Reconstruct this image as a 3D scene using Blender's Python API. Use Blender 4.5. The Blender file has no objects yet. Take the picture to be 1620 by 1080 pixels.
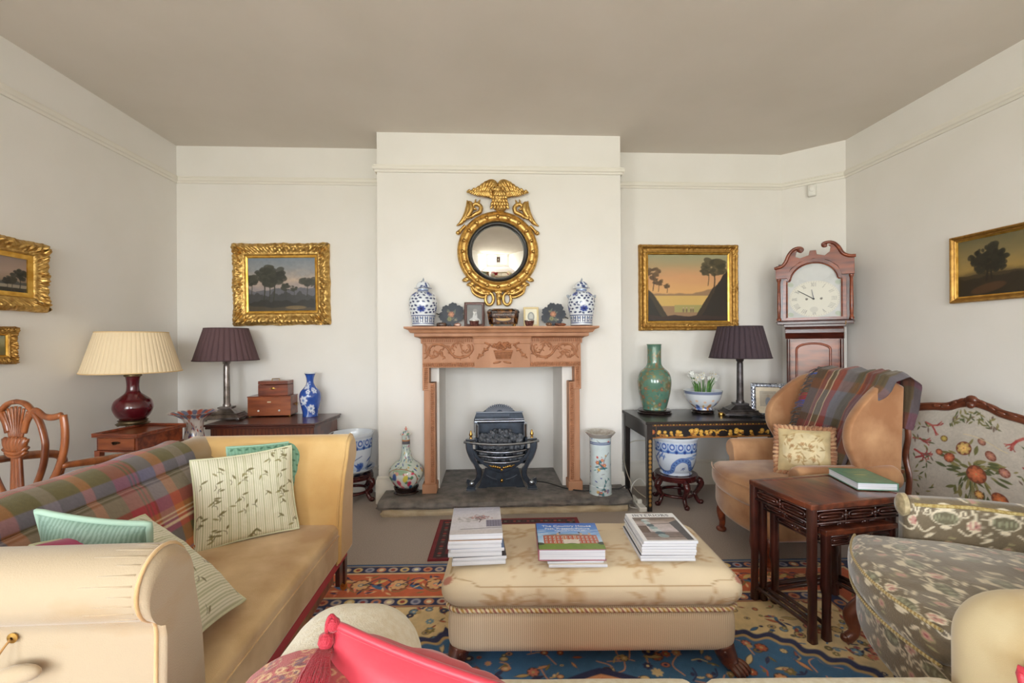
import bpy, math, random
import numpy as np
from mathutils import Vector, Matrix
random.seed(5)
RNG = np.random.default_rng(11)
PI = math.pi
COL = bpy.context.scene.collection
A = np.array
# ------------------------------------------------------------------ camera model
FPX = 720.0; YAW = math.radians(2.9); ROLL = math.radians(0.35); EYE = 1.26
FW = A([math.sin(YAW), math.cos(YAW), 0]); RT = A([math.cos(YAW), -math.sin(YAW), 0]); UP = A([0, 0, 1.0]); C0 = A([0, 0, EYE])
def ray(px, py):
    x = px - 810; y = 540 - py; c, s = math.cos(ROLL), math.sin(ROLL)
    return FW * FPX + RT * (x * c + y * s) + UP * (-x * s + y * c)
def at_y(px, py, y): d = ray(px, py); return C0 + d * (y / d[1])
def at_x(px, py, x): d = ray(px, py); return C0 + d * (x / d[0])
def at_z(px, py, z): d = ray(px, py); return C0 + d * ((z - EYE) / d[2])
# ------------------------------------------------------------------ colour
def lin1(c):
    c = c / 255.0
    return c / 12.92 if c <= 0.04045 else ((c + 0.055) / 1.055) ** 2.4
def S(r, g, b): return (lin1(r), lin1(g), lin1(b))
# ------------------------------------------------------------------ noise
def _hash(ix, iy, seed):
    n = (ix.astype(np.int64) * 374761393 + iy.astype(np.int64) * 668265263 + seed * 974711) & 0x7fffffff
    n = ((n ^ (n >> 13)) * 1274126177) & 0x7fffffff
    n = n ^ (n >> 16)
    return (n & 0xffff) / 65535.0
def vnoise(x, y, seed=0):
    x = np.asarray(x, float); y = np.asarray(y, float); x, y = np.broadcast_arrays(x, y)
    ix = np.floor(x); iy = np.floor(y); fx = x - ix; fy = y - iy
    fx = fx * fx * (3 - 2 * fx); fy = fy * fy * (3 - 2 * fy)
    a = _hash(ix, iy, seed); b = _hash(ix + 1, iy, seed); c = _hash(ix, iy + 1, seed); d = _hash(ix + 1, iy + 1, seed)
    return (a * (1 - fx) + b * fx) * (1 - fy) + (c * (1 - fx) + d * fx) * fy
def fbm(x, y, seed=0, o=4):
    s = 0; a = .5; t = 0
    for k in range(o):
        s = s + a * vnoise(np.asarray(x) * 2 ** k, np.asarray(y) * 2 ** k, seed + k * 7); t += a; a *= .5
    return s / t
def sstep(a, b, x): t = np.clip((x - a) / (b - a), 0, 1); return t * t * (3 - 2 * t)
# ------------------------------------------------------------------ raster painter (colours end up on mesh vertices)
class Cv:
    def __init__(s, w, h, col, wrap=False):
        s.w, s.h = w, h; s.a = np.empty((h, w, 3)); s.a[:] = col; s.wrap = wrap
        s.Y, s.X = np.mgrid[0:h, 0:w].astype(float)
    def _blend(s, x0, x1, y0, y1, fn, col, al=1):
        y0 = max(0, int(y0)); y1 = min(s.h, int(y1) + 2)
        if y1 <= y0: return
        rng_ = [(0, 0)]
        if s.wrap:
            if x0 < 0: rng_.append((-s.w, s.w))
            if x1 > s.w: rng_.append((s.w, -s.w))
        for sh, _ in rng_:
            xa = max(0, int(x0 - sh)); xb = min(s.w, int(x1 - sh) + 2)
            if xb <= xa: continue
            X = s.X[y0:y1, xa:xb] + sh; Y = s.Y[y0:y1, xa:xb]
            m = (np.clip(fn(X, Y), 0, 1) * al)[..., None]
            s.a[y0:y1, xa:xb] = s.a[y0:y1, xa:xb] * (1 - m) + A(col) * m
    def ell(s, cx, cy, rx, ry, ang, col, al=1, soft=1.0):
        R = max(rx, ry) + 2; ca, sa = math.cos(ang), math.sin(ang)
        def f(X, Y):
            u = ((X - cx) * ca + (Y - cy) * sa) / rx; v = (-(X - cx) * sa + (Y - cy) * ca) / ry
            return (1 - np.sqrt(u * u + v * v)) * min(rx, ry) / soft + .5
        s._blend(cx - R, cx + R, cy - R, cy + R, f, col, al)
    def leaf(s, cx, cy, l, w, ang, col, al=1):
        ca, sa = math.cos(ang), math.sin(ang); R = l + 2
        def f(X, Y):
            u = ((X - cx) * ca + (Y - cy) * sa) / l; v = (-(X - cx) * sa + (Y - cy) * ca)
            return w * np.clip(1 - u * u, 0, 1) - np.abs(v) + .3
        s._blend(cx - R, cx + R, cy - R, cy + R, f, col, al)
    def line(s, pts, w, col, al=1):
        pts = [tuple(p) for p in pts]
        for (xa, ya), (xb, yb) in zip(pts[:-1], pts[1:]):
            dx, dy = xb - xa, yb - ya; L = dx * dx + dy * dy + 1e-9
            def f(X, Y):
                t = np.clip(((X - xa) * dx + (Y - ya) * dy) / L, 0, 1)
                return w / 2 + .5 - np.hypot(X - xa - t * dx, Y - ya - t * dy)
            s._blend(min(xa, xb) - w - 1, max(xa, xb) + w + 1, min(ya, yb) - w - 1, max(ya, yb) + w + 1, f, col, al)
    def poly(s, pts, col, al=1):
        P = [tuple(p) for p in pts]; xs = [p[0] for p in P]; ys = [p[1] for p in P]
        def f(X, Y):
            ins = np.zeros(X.shape, bool); j = len(P) - 1
            for i in range(len(P)):
                xi, yi = P[i]; xj, yj = P[j]
                if yi != yj: ins ^= ((yi > Y) != (yj > Y)) & (X < (xj - xi) * (Y - yi) / (yj - yi) + xi)
                j = i
            return ins.astype(float)
        s._blend(min(xs), max(xs), min(ys), max(ys), f, col, al)
    def rect(s, x0, y0, x1, y1, col, al=1): s.poly([(x0, y0), (x1, y0), (x1, y1), (x0, y1)], col, al)
    def mask(s, m, col):
        m = np.clip(m, 0, 1)[..., None]; s.a = s.a * (1 - m) + A(col) * m
    def tint(s, amp, sc, seed=0, sx=1):
        s.a = np.clip(s.a * (1 + amp * (2 * fbm(s.X / sc * sx, s.Y / sc, seed) - 1))[..., None], 0, 1)
    def flower(s, cx, cy, r, n, c1, c2, c3=None, rot=0):
        if c3 is not None: s.ell(cx, cy, r * 1.25, r * 1.25, 0, c3)
        for k in range(n):
            a = rot + 2 * PI * k / n
            s.ell(cx + math.cos(a) * r * .6, cy + math.sin(a) * r * .6, r * .5, r * .34, a, c1)
        s.ell(cx, cy, r * .34, r * .34, 0, c2)
    def blob(s, cx, cy, r, n, col, seed=0, fl=.5):
        rr = random.Random(seed)
        for k in range(n):
            a = rr.random() * 6.28; d = r * math.sqrt(rr.random()); q = r * (.2 + .25 * rr.random())
            s.ell(cx + math.cos(a) * d, cy + math.sin(a) * d * fl, q, q * .75, rr.random() * 3, tuple(np.clip(A(col) * (.7 + .6 * rr.random()), 0, 1)), .85)
def curve_pts(P, n=24):
    """smooth Catmull-Rom through control points"""
    P = [A(p, float) for p in P]; Q = [2 * P[0] - P[1]] + P + [2 * P[-1] - P[-2]]; out = []
    m = max(2, n // (len(P) - 1))
    for i in range(1, len(Q) - 2):
        for k in range(m):
            t = k / m
            out.append(.5 * ((2 * Q[i]) + (-Q[i - 1] + Q[i + 1]) * t + (2 * Q[i - 1] - 5 * Q[i] + 4 * Q[i + 1] - Q[i + 2]) * t * t + (-Q[i - 1] + 3 * Q[i] - 3 * Q[i + 1] + Q[i + 2]) * t ** 3))
    out.append(P[-1]); return out
def spiral(cx, cy, r0, r1, a0, turns, n=20, sgn=1):
    return [(cx + (r0 + (r1 - r0) * k / n) * math.cos(a0 + sgn * turns * 2 * PI * k / n), cy + (r0 + (r1 - r0) * k / n) * math.sin(a0 + sgn * turns * 2 * PI * k / n)) for k in range(n + 1)]
# ------------------------------------------------------------------ materials
MATS = {}
def mat(name, col=(.5, .5, .5), rough=.5, metal=0.0, col2=None, ns=12.0, nst=(1, 1, 1), det=4.0, lo=.35, hi=.65, bump=0.0, bs=200.0, bst=(1, 1, 1), sheen=0.0, coat=0.0, attr=False, spec=.5, wave=None, gloss_var=0.0):
    if name in MATS: return MATS[name]
    m = bpy.data.materials.new(name); m.use_nodes = True; nt = m.node_tree; N = nt.nodes; L = nt.links
    b = N['Principled BSDF']
    b.inputs['Roughness'].default_value = rough; b.inputs['Metallic'].default_value = metal
    b.inputs['Specular IOR Level'].default_value = spec
    if sheen: b.inputs['Sheen Weight'].default_value = sheen; b.inputs['Sheen Roughness'].default_value = .4
    if coat: b.inputs['Coat Weight'].default_value = coat; b.inputs['Coat Roughness'].default_value = .12
    tc = N.new('ShaderNodeTexCoord')
    def mapped(sc):
        mp = N.new('ShaderNodeMapping'); mp.inputs['Scale'].default_value = sc; L.new(tc.outputs['Object'], mp.inputs['Vector']); return mp.outputs['Vector']
    def noise(scale, st, d):
        n = N.new('ShaderNodeTexNoise'); n.inputs['Scale'].default_value = scale; n.inputs['Detail'].default_value = d; L.new(mapped(st), n.inputs['Vector']); return n.outputs['Fac']
    base = None
    if attr:
        at = N.new('ShaderNodeAttribute'); at.attribute_name = 'Col'; base = at.outputs['Color']
    if col2 is not None or (attr and col2 is None and False):
        if wave:
            w = N.new('ShaderNodeTexWave'); w.inputs['Scale'].default_value = ns; w.inputs['Distortion'].default_value = wave; w.inputs['Detail'].default_value = det; w.inputs['Detail Scale'].default_value = 1.5
            L.new(mapped(nst), w.inputs['Vector']); f = w.outputs['Fac']
        else: f = noise(ns, nst, det)
        cr = N.new('ShaderNodeValToRGB'); cr.color_ramp.elements[0].position = lo; cr.color_ramp.elements[1].position = hi
        cr.color_ramp.elements[0].color = (*col, 1); cr.color_ramp.elements[1].color = (*col2, 1); L.new(f, cr.inputs['Fac'])
        if attr:
            mx = N.new('ShaderNodeMix'); mx.data_type = 'RGBA'; mx.blend_type = 'MULTIPLY'; mx.inputs['Factor'].default_value = 1
            L.new(base, mx.inputs['A']); L.new(cr.outputs['Color'], mx.inputs['B']); base = mx.outputs['Result']
        else: base = cr.outputs['Color']
    if base is not None: L.new(base, b.inputs['Base Color'])
    else: b.inputs['Base Color'].default_value = (*col, 1)
    if bump:
        bp = N.new('ShaderNodeBump'); bp.inputs['Strength'].default_value = bump; bp.inputs['Distance'].default_value = .01
        L.new(noise(bs, bst, 3.0), bp.inputs['Height']); L.new(bp.outputs['Normal'], b.inputs['Normal'])
    if gloss_var:
        mr = N.new('ShaderNodeMapRange'); mr.inputs['To Min'].default_value = rough - gloss_var; mr.inputs['To Max'].default_value = rough + gloss_var
        L.new(noise(9, (1, 1, 1), 3), mr.inputs['Value']); L.new(mr.outputs['Result'], b.inputs['Roughness'])
    MATS[name] = m; return m
# ------------------------------------------------------------------ mesh building
def mk(name, parts, material, parent=None, smooth=40, bevel=0, seg=2, sub=0, kind=None):
    """parts: one (V,F[,C]) or a list of them -> ONE mesh object"""
    if isinstance(parts, tuple): parts = [parts]
    Vs = []; loops = []; tot = []; off = 0; cols = []; hascol = any(len(p) > 2 and p[2] is not None for p in parts)
    for p in parts:
        V = np.asarray(p[0], float).reshape(-1, 3); Vs.append(V)
        F = p[1]
        if isinstance(F, np.ndarray): loops.append((F + off).ravel()); tot.append(np.full(len(F), F.shape[1]))
        else:
            for f in F: loops.append(np.asarray(f) + off); tot.append(np.array([len(f)]))
        if hascol: cols.append(np.asarray(p[2]).reshape(-1, 3) if len(p) > 2 and p[2] is not None else np.ones((len(V), 3)))
        off += len(V)
    V = np.concatenate(Vs); lo = np.concatenate(loops).astype(np.int32); tt = np.concatenate(tot).astype(np.int32)
    me = bpy.data.meshes.new(name)
    me.vertices.add(len(V)); me.vertices.foreach_set('co', V.astype(np.float32).ravel())
    me.loops.add(len(lo)); me.loops.foreach_set('vertex_index', lo)
    me.polygons.add(len(tt)); st = np.zeros(len(tt), np.int32); st[1:] = np.cumsum(tt)[:-1]
    me.polygons.foreach_set('loop_start', st); me.polygons.foreach_set('loop_total', tt)
    me.update(calc_edges=True); me.validate()
    if hascol:
        at = me.color_attributes.new('Col', 'FLOAT_COLOR', 'POINT'); c = np.concatenate(cols); c4 = np.ones((len(c), 4), np.float32); c4[:, :3] = c
        at.data.foreach_set('color', c4.ravel())
    me.materials.append(material)
    if smooth:
        me.polygons.foreach_set('use_smooth', np.ones(len(tt), bool))
        if smooth < 180: me.set_sharp_from_angle(angle=math.radians(smooth))
    else: me.polygons.foreach_set('use_smooth', np.zeros(len(tt), bool))
    o = bpy.data.objects.new(name, me); COL.objects.link(o)
    if parent is not None: o.parent = parent
    if kind: o['kind'] = kind
    if bevel:
        b = o.modifiers.new('b', 'BEVEL'); b.width = bevel; b.segments = seg; b.limit_method = 'ANGLE'; b.angle_limit = math.radians(45); b.harden_normals = False
    if sub: s_ = o.modifiers.new('s', 'SUBSURF'); s_.levels = sub; s_.render_levels = sub
    return o
def tag(o, label, cat, group=None):
    o['label'] = label; o['category'] = cat
    if group: o['group'] = group
    return o
def thing(name, label, cat, loc=(0, 0, 0), rz=0, group=None):
    o = bpy.data.objects.new(name, None); COL.objects.link(o); o.empty_display_size = .05
    o.location = tuple(float(v) for v in loc); o.rotation_euler = (0, 0, rz); return tag(o, label, cat, group)
def dup(root, loc, rz, label, group=None):
    r = root.copy(); COL.objects.link(r); r.location = tuple(float(v) for v in loc); r.rotation_euler = (0, 0, rz); r['label'] = label
    if group: r['group'] = group
    for ch in list(root.children):
        c = ch.copy(); COL.objects.link(c); c.parent = r
        for g in list(ch.children):
            d = g.copy(); COL.objects.link(d); d.parent = c
    return r
def struct(name, parts, material, **k): return mk(name, parts, material, kind='structure', **k)
BF = np.array([[0, 3, 2, 1], [4, 5, 6, 7], [0, 1, 5, 4], [1, 2, 6, 5], [2, 3, 7, 6], [3, 0, 4, 7]])
def box(x0, x1, y0, y1, z0, z1): return (A([[x0, y0, z0], [x1, y0, z0], [x1, y1, z0], [x0, y1, z0], [x0, y0, z1], [x1, y0, z1], [x1, y1, z1], [x0, y1, z1]], float), BF)
def cbox(cx, cy, cz, sx, sy, sz): return box(cx - sx / 2, cx + sx / 2, cy - sy / 2, cy + sy / 2, cz - sz / 2, cz + sz / 2)
def taper(c0, s0, c1, s1):
    """box between two rectangles: centre (x,y,z), size (sx,sy)"""
    v = []
    for c, s in ((c0, s0), (c1, s1)):
        for a, b in ((-1, -1), (1, -1), (1, 1), (-1, 1)): v.append((c[0] + a * s[0] / 2, c[1] + b * s[1] / 2, c[2]))
    return (A(v, float), BF)
def gridF(nu, nv, cu=False, cv=False):
    iu = np.arange(nu if cu else nu - 1); iv = np.arange(nv if cv else nv - 1); I, J = np.meshgrid(iu, iv, indexing='ij')
    I2 = (I + 1) % nu; J2 = (J + 1) % nv
    return np.stack([I * nv + J, I2 * nv + J, I2 * nv + J2, I * nv + J2], -1).reshape(-1, 4)
def surf(P, C=None, cu=False, cv=False, flip=False):
    F = gridF(P.shape[0], P.shape[1], cu, cv)
    if flip: F = F[:, ::-1]
    return (P.reshape(-1, 3), F, None if C is None else C.reshape(-1, 3))
def catmull(pts, n): return A(curve_pts(pts, n))
def lathe(prof, n=32, sx=1, sy=1, smooth_n=0, flute=None):
    P = catmull(prof, smooth_n) if smooth_n else A(prof, float)
    a = np.arange(n) * 2 * PI / n
    R = P[:, 0][:, None] * np.ones(n)[None]
    if flute: R = R * (1 + flute[1] * np.cos(a * flute[0]))[None]
    return surf(np.stack([R * np.cos(a) * sx, R * np.sin(a) * sy, P[:, 1][:, None] * np.ones(n)], -1), cv=True, flip=True)
def resample(P, n):
    P = A(P, float); d = np.r_[0, np.cumsum(np.linalg.norm(np.diff(P, axis=0), axis=1))]; t = np.linspace(0, d[-1], n)
    return np.stack([np.interp(t, d, P[:, k]) for k in range(P.shape[1])], -1)
def painted_lathe(prof, cv, smooth_n=0, z0=0, phase=0.0, scal=None):
    """outer profile bottom->top; canvas row 0 = top; canvas centre column faces -y"""
    P = resample(catmull(prof, smooth_n) if smooth_n else prof, cv.h)
    a = np.arange(cv.w) * 2 * PI / cv.w - PI / 2 - PI + phase
    R = P[:, 0][:, None] * np.ones(cv.w)[None]
    if scal is not None: R = R * (1 + scal[1] * np.cos(a * scal[0])[None] * scal[2](np.linspace(0, 1, cv.h))[:, None])
    Pt = np.stack([R * np.cos(a), R * np.sin(a), z0 + P[:, 1][:, None] * np.ones(cv.w)], -1)
    return surf(Pt, cv.a[::-1], cv=True, flip=True)
def frames(P, closed=False):
    P = A(P, float); n = len(P)
    if closed: T = np.roll(P, -1, 0) - np.roll(P, 1, 0)
    else: T = np.gradient(P, axis=0)
    T /= np.linalg.norm(T, axis=1)[:, None] + 1e-12
    N_ = np.zeros_like(P); up = A([0, 0, 1.]) if abs(T[0][2]) < .9 else A([0, 1., 0])
    N_[0] = up - T[0] * (up @ T[0]); N_[0] /= np.linalg.norm(N_[0])
    for i in range(1, n):
        v = N_[i - 1] - T[i] * (N_[i - 1] @ T[i]); l = np.linalg.norm(v); N_[i] = v / l if l > 1e-9 else N_[i - 1]
    return T, N_, np.cross(T, N_)
def tube(P, r, n=8, closed=False, flat=1.0, up=None, prof=None, sm=0):
    """r scalar or list; flat scales the radius across the normal"""
    if sm: 
        k = len(P); P = catmull(P, sm)
        if not np.isscalar(r): r = np.interp(np.linspace(0, 1, len(P)), np.linspace(0, 1, len(r)), r)
    P = A(P, float); T, N_, B = frames(P, closed)
    if up is not None:
        u = A(up, float); B = np.cross(T, u[None]); B /= np.linalg.norm(B, axis=1)[:, None] + 1e-9; N_ = np.cross(B, T)
    r = np.ones(len(P)) * r if np.isscalar(r) else np.interp(np.linspace(0, 1, len(P)), np.linspace(0, 1, len(r)), r)
    if prof is None:
        a = np.arange(n) * 2 * PI / n; pr = np.stack([np.cos(a) * flat, np.sin(a)], -1)
    else: pr = A(prof, float)
    Q = P[:, None] + r[:, None, None] * (pr[None, :, 0, None] * N_[:, None] + pr[None, :, 1, None] * B[:, None])
    V, F, _ = surf(Q, cu=closed, cv=True)
    if closed: return (V, F)
    m = len(pr); Fl = [tuple(f) for f in F] + [tuple(range(m)), tuple(range((len(P) - 1) * m, len(P) * m))[::-1]]
    Fl[-2] = Fl[-2]; return (V, Fl)
def sphere(c, r, n=14, m=8):
    rx, ry, rz = (r, r, r) if np.isscalar(r) else r
    ph = np.linspace(-PI / 2, PI / 2, m + 1); a = np.arange(n) * 2 * PI / n
    P = np.stack([c[0] + rx * np.cos(ph)[:, None] * np.cos(a), c[1] + ry * np.cos(ph)[:, None] * np.sin(a), c[2] + rz * np.sin(ph)[:, None] * np.ones(n)], -1)
    return surf(P, cv=True, flip=True)[:2]
def prism(poly, axis, a0, a1):
    """extrude a 2-D polygon along axis ('x','y','z')"""
    n = len(poly); f = {'x': lambda p, t: (t, p[0], p[1]), 'y': lambda p, t: (p[0], t, p[1]), 'z': lambda p, t: (p[0], p[1], t)}[axis]
    V = [f(p, a0) for p in poly] + [f(p, a1) for p in poly]
    F = [tuple(range(n))[::-1], tuple(range(n, 2 * n))] + [(i, (i + 1) % n, n + (i + 1) % n, n + i) for i in range(n)]
    return (A(V, float), F)
def xf(p, M):
    V = A(p[0], float); M = np.asarray(M); V2 = V @ M[:3, :3].T + M[:3, 3]; return (V2,) + tuple(p[1:])
def mv(p, x=0, y=0, z=0): return (A(p[0], float) + A([x, y, z]),) + tuple(p[1:])
def rotm(ax, a, t=(0, 0, 0)):
    M = np.eye(4); M[:3, :3] = A(Matrix.Rotation(a, 3, ax)); M[:3, 3] = t; return M
def mirx(p):
    V = A(p[0], float).copy(); V[:, 0] *= -1
    F = p[1][:, ::-1] if isinstance(p[1], np.ndarray) else [tuple(f)[::-1] for f in p[1]]
    return (V, F) + tuple(p[2:])
def rring(pts2, prof, y=0):
    """sweep a moulding profile (out, front) round a closed rectangle loop lying in x-z, front = -y; mitred"""
    n = len(pts2); V = []
    P = A(pts2, float)
    for i in range(n):
        a = P[i] - P[i - 1]; b = P[(i + 1) % n] - P[i]; a /= np.linalg.norm(a); b /= np.linalg.norm(b)
        na = A([a[1], -a[0]]); nb = A([b[1], -b[0]]); m = (na + nb); m = m / (m @ na)
        for (o, f) in prof: q = P[i] + m * o; V.append((q[0], y - f, q[1]))
    return (A(V), gridF(n, len(prof), cu=True))
def sweepline(pts, prof, closed=False):
    """sweep (side, up) profile along a horizontal polyline with mitres; side = right-hand of travel"""
    P = A(pts, float); n = len(P); V = []
    for i in range(n):
        a = (P[i] - P[i - 1])[:2] if (i > 0 or closed) else (P[1] - P[0])[:2]
        b = (P[(i + 1) % n] - P[i])[:2] if (i < n - 1 or closed) else a
        a = a / np.linalg.norm(a); b = b / np.linalg.norm(b); na = A([a[1], -a[0]]); nb = A([b[1], -b[0]]); m = na + nb; m = m / (m @ na)
        for s_, u in prof: V.append((P[i][0] + m[0] * s_, P[i][1] + m[1] * s_, P[i][2] + u))
    m = len(prof); F = [tuple(f) for f in gridF(n, m, cu=closed, cv=True)]
    if not closed: F += [tuple(range(m))[::-1], tuple(range((n - 1) * m, n * m))]
    return (A(V), F)
def pillow(w, h, t, nu=26, nv=26, cvF=None, cvB=None, pinch=.06, seed=0, puff=.55):
    """cushion in the x-z plane, thickness along y; front = -y. returns (front, back)"""
    if cvF is not None: nv, nu = cvF.h, cvF.w
    u = np.linspace(-1, 1, nu); v = np.linspace(-1, 1, nv); U, V_ = np.meshgrid(u, v)  # rows = v
    prof = ((1 - np.abs(U) ** 2.2) * (1 - np.abs(V_) ** 2.2)).clip(0) ** puff
    X = U * w / 2 * (1 - pinch * (1 - V_ ** 2)); Z = V_ * h / 2 * (1 - pinch * (1 - U ** 2))
    wr = (fbm(U * 2.5 + 5, V_ * 2.5 + 9, seed) - .5) * .16 * t * prof ** .5
    edge = (1 - np.maximum(np.abs(U), np.abs(V_)) ** 8)
    f = np.stack([X, -(t / 2 * prof + wr * edge), Z], -1); b = np.stack([X, t / 2 * prof + wr * edge * .5, Z], -1)
    return surf(f, None if cvF is None else cvF.a[::-1]), surf(b, None if cvB is None else cvB.a[::-1], flip=True)
def pillow_edge(w, h, pinch=.06, n=15):
    t = np.linspace(-1, 1, n)[:-1]; o = np.ones(n - 1)
    U = np.r_[t, o, -t, -o]; V_ = np.r_[-o, t, o, -t]
    return np.stack([U * w / 2 * (1 - pinch * (1 - V_ ** 2)), 0 * U, V_ * h / 2 * (1 - pinch * (1 - U ** 2))], -1)
def panel(cv, w, h, y=0, x0=None, z0=0):
    """flat painted panel in x-z, facing -y"""
    x0 = -w / 2 if x0 is None else x0
    X, Z = np.meshgrid(np.linspace(x0, x0 + w, cv.w), np.linspace(z0, z0 + h, cv.h))
    return surf(np.stack([X, np.full_like(X, y), Z], -1), cv.a[::-1])
def flatpanel(cv, w, h, z=0):
    X, Y = np.meshgrid(np.linspace(-w / 2, w / 2, cv.w), np.linspace(-h / 2, h / 2, cv.h))
    return surf(np.stack([X, Y, np.full_like(X, z)], -1), cv.a[::-1])
# ------------------------------------------------------------------ palette
M_wall = mat('wall_paint', S(230, 227, 222), .85, col2=S(233, 230, 226), ns=3, bump=.03, bs=90)
M_white = mat('white_gloss', S(236, 234, 230), .5)
M_ceil = mat('ceiling_paint', S(216, 209, 199), .9, col2=S(221, 214, 205), ns=2)
M_trim = mat('trim_paint', S(230, 226, 217), .55)
M_carpet = mat('carpet', S(170, 157, 148), .95, col2=S(190, 178, 169), ns=160, det=3, bump=.5, bs=420, sheen=.15)
M_gilt = mat('gilt', S(226, 190, 116), .38, .85, col2=S(150, 104, 48), ns=42, lo=.3, hi=.8, bump=.15, bs=120)
M_gilt_dull = mat('gilt_dull', S(190, 148, 78), .42, .75, col2=S(140, 98, 46), ns=35, lo=.3, hi=.8, bump=.15, bs=140)
M_gilt_bright = mat('gilt_bright', S(226, 182, 92), .28, .9, col2=S(196, 146, 60), ns=20)
M_pine = mat('carved_pine', S(188, 138, 106), .6, col2=S(170, 120, 88), ns=9, nst=(1, 1, .25), bump=.06, bs=160)
M_pine_carv = mat('pine_carving', S(178, 120, 84), .6, col2=S(150, 98, 66), ns=30)
M_pine_shade = mat('pine_groove_shade', S(150, 98, 66), .7)
M_stone = mat('hearth_stone', S(92, 89, 88), .6, col2=S(135, 129, 124), ns=14, det=10, bump=.6, bs=28)
M_plinth = mat('hearth_plaster', S(214, 199, 172), .9, col2=S(190, 170, 140), ns=10, bump=.6, bs=22)
M_iron = mat('cast_iron', S(46, 52, 62), .38, .55, col2=S(60, 68, 80), ns=20, bump=.1, bs=150)
M_steel = mat('polished_steel', S(150, 156, 166), .22, 1.0)
M_brass = mat('brass', S(190, 150, 82), .3, 1.0)
M_rib_l = mat('burnished_rib', S(140, 146, 158), .4, .3)
M_coal = mat('coal', S(62, 66, 72), .4, col2=S(108, 112, 120), ns=26, bump=.8, bs=60)
M_mahog = mat('mahogany', S(98, 42, 26), .28, col2=S(146, 72, 40), ns=5, nst=(1, 6, 6), det=6, coat=.35)
M_mahog_d = mat('dark_mahogany', S(60, 24, 18), .28, col2=S(88, 38, 26), ns=5, nst=(1, 6, 6), det=6, coat=.4)
M_flame = mat('flame_mahogany', S(84, 36, 20), .3, col2=S(108, 52, 28), ns=2.2, nst=(5, 1.2, 1.2), wave=9, det=3, coat=.3)
M_satin_red = mat('red_mahogany', S(122, 58, 30), .3, col2=S(160, 86, 46), ns=5, nst=(1, 5, 5), coat=.3)
M_satin = mat('satinwood', S(96, 46, 22), .28, col2=S(150, 84, 42), ns=5, nst=(5, 5, 1.2), det=6, coat=.3)
M_rose = mat('rosewood', S(62, 28, 20), .28, col2=S(116, 58, 36), ns=6, nst=(5, 1, 5), det=6, coat=.4)
M_rose_d = mat('rosewood_dark', S(44, 20, 16), .28, col2=S(74, 34, 26), ns=8, coat=.4)
M_red_wood = mat('red_lacquer_wood', S(58, 18, 20), .22, col2=S(82, 28, 28), ns=9, coat=.5)
M_steel_d = mat('blued_steel', S(92, 98, 110), .3, .9)
M_ebony_gl = mat('black_gloss_wood', S(30, 18, 18), .15, coat=.5)
M_ebony = mat('ebonised', S(26, 24, 25), .35)
M_black = mat('black_plastic', S(22, 22, 24), .4)
M_plastic = mat('white_plastic', S(232, 231, 226), .35)
M_cable = mat('cream_cable', S(222, 214, 196), .45)
M_porc = mat('painted_porcelain', attr=True, rough=.12, coat=.4)
M_paint = mat('painted_canvas', attr=True, rough=.42, bump=.08, bs=260)
M_print = mat('printed_paper', attr=True, rough=.35)
M_paper = mat('paper_edges', S(184, 186, 196), .75, col2=S(226, 226, 230), ns=5, nst=(.4, .4, 90), det=3)
M_cloth = mat('woven_cloth', attr=True, rough=.9, sheen=.25, bump=.3, bs=420)
M_cloth_w = mat('tapestry_weave', attr=True, rough=.9, sheen=.15, bump=.15, bs=500)
M_cutv_p = mat('cut_velvet_plain', S(150, 134, 100), .6, col2=S(196, 178, 140), ns=40, sheen=.4)
M_silk = mat('silk_cloth', attr=True, rough=.55, sheen=.2, bump=.1, bs=300)
M_wool = mat('wool_pile', attr=True, rough=.97, sheen=.15, bump=.4, bs=300)
M_velvet = mat('gold_velvet', S(198, 154, 92), .8, col2=S(220, 186, 128), ns=3.5, det=6, lo=.36, hi=.68, sheen=.5, bump=.12, bs=330)
M_velvet_seat = mat('worn_gold_velvet', S(180, 140, 90), .8, col2=S(222, 192, 146), ns=4.5, det=6, sheen=.5, bump=.12, bs=330)
M_velvet_pale = mat('pale_gold_velvet', S(172, 154, 128), .82, col2=S(164, 132, 88), ns=3.0, nst=(1, 1, 2), det=6, lo=.5, hi=.75, sheen=.4, bump=.14, bs=330)
M_tanvelvet = mat('tan_velvet', S(150, 102, 66), .8, col2=S(192, 148, 108), ns=5, det=7, lo=.35, hi=.66, sheen=.5, bump=.1, bs=330)
M_cream = mat('cream_weave', S(232, 225, 208), .9, col2=S(222, 211, 187), ns=60, bump=.3, bs=260, sheen=.2)
M_rib = mat('ribbed_beige', S(238, 220, 194), .9, col2=S(212, 188, 158), ns=42, nst=(1, 1, 1), lo=.1, hi=.7, det=0, wave=.0001, bump=.2, bs=300, sheen=.15)
M_red_silk = mat('red_silk', S(206, 62, 78), .42, col2=S(190, 50, 66), ns=4, sheen=.3, bump=.05, bs=60)
M_red_cord = mat('red_cord', S(176, 34, 54), .6, sheen=.3, bump=.5, bs=260)
M_redlin = mat('red_lining', S(176, 62, 70), .8)
M_glass = None
def window_glass():
    m = bpy.data.materials.new('window_glass'); m.use_nodes = True; nt = m.node_tree; nt.nodes.clear()
    o = nt.nodes.new('ShaderNodeOutputMaterial'); mx = nt.nodes.new('ShaderNodeMixShader'); t = nt.nodes.new('ShaderNodeBsdfTransparent'); g = nt.nodes.new('ShaderNodeBsdfGlossy')
    g.inputs['Roughness'].default_value = .02; mx.inputs[0].default_value = .06
    nt.links.new(t.outputs[0], mx.inputs[1]); nt.links.new(g.outputs[0], mx.inputs[2]); nt.links.new(mx.outputs[0], o.inputs[0]); return m
M_glass = window_glass()
M_mirror = mat('mirror_silver', (.86, .85, .8), .015, 1.0)
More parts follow.
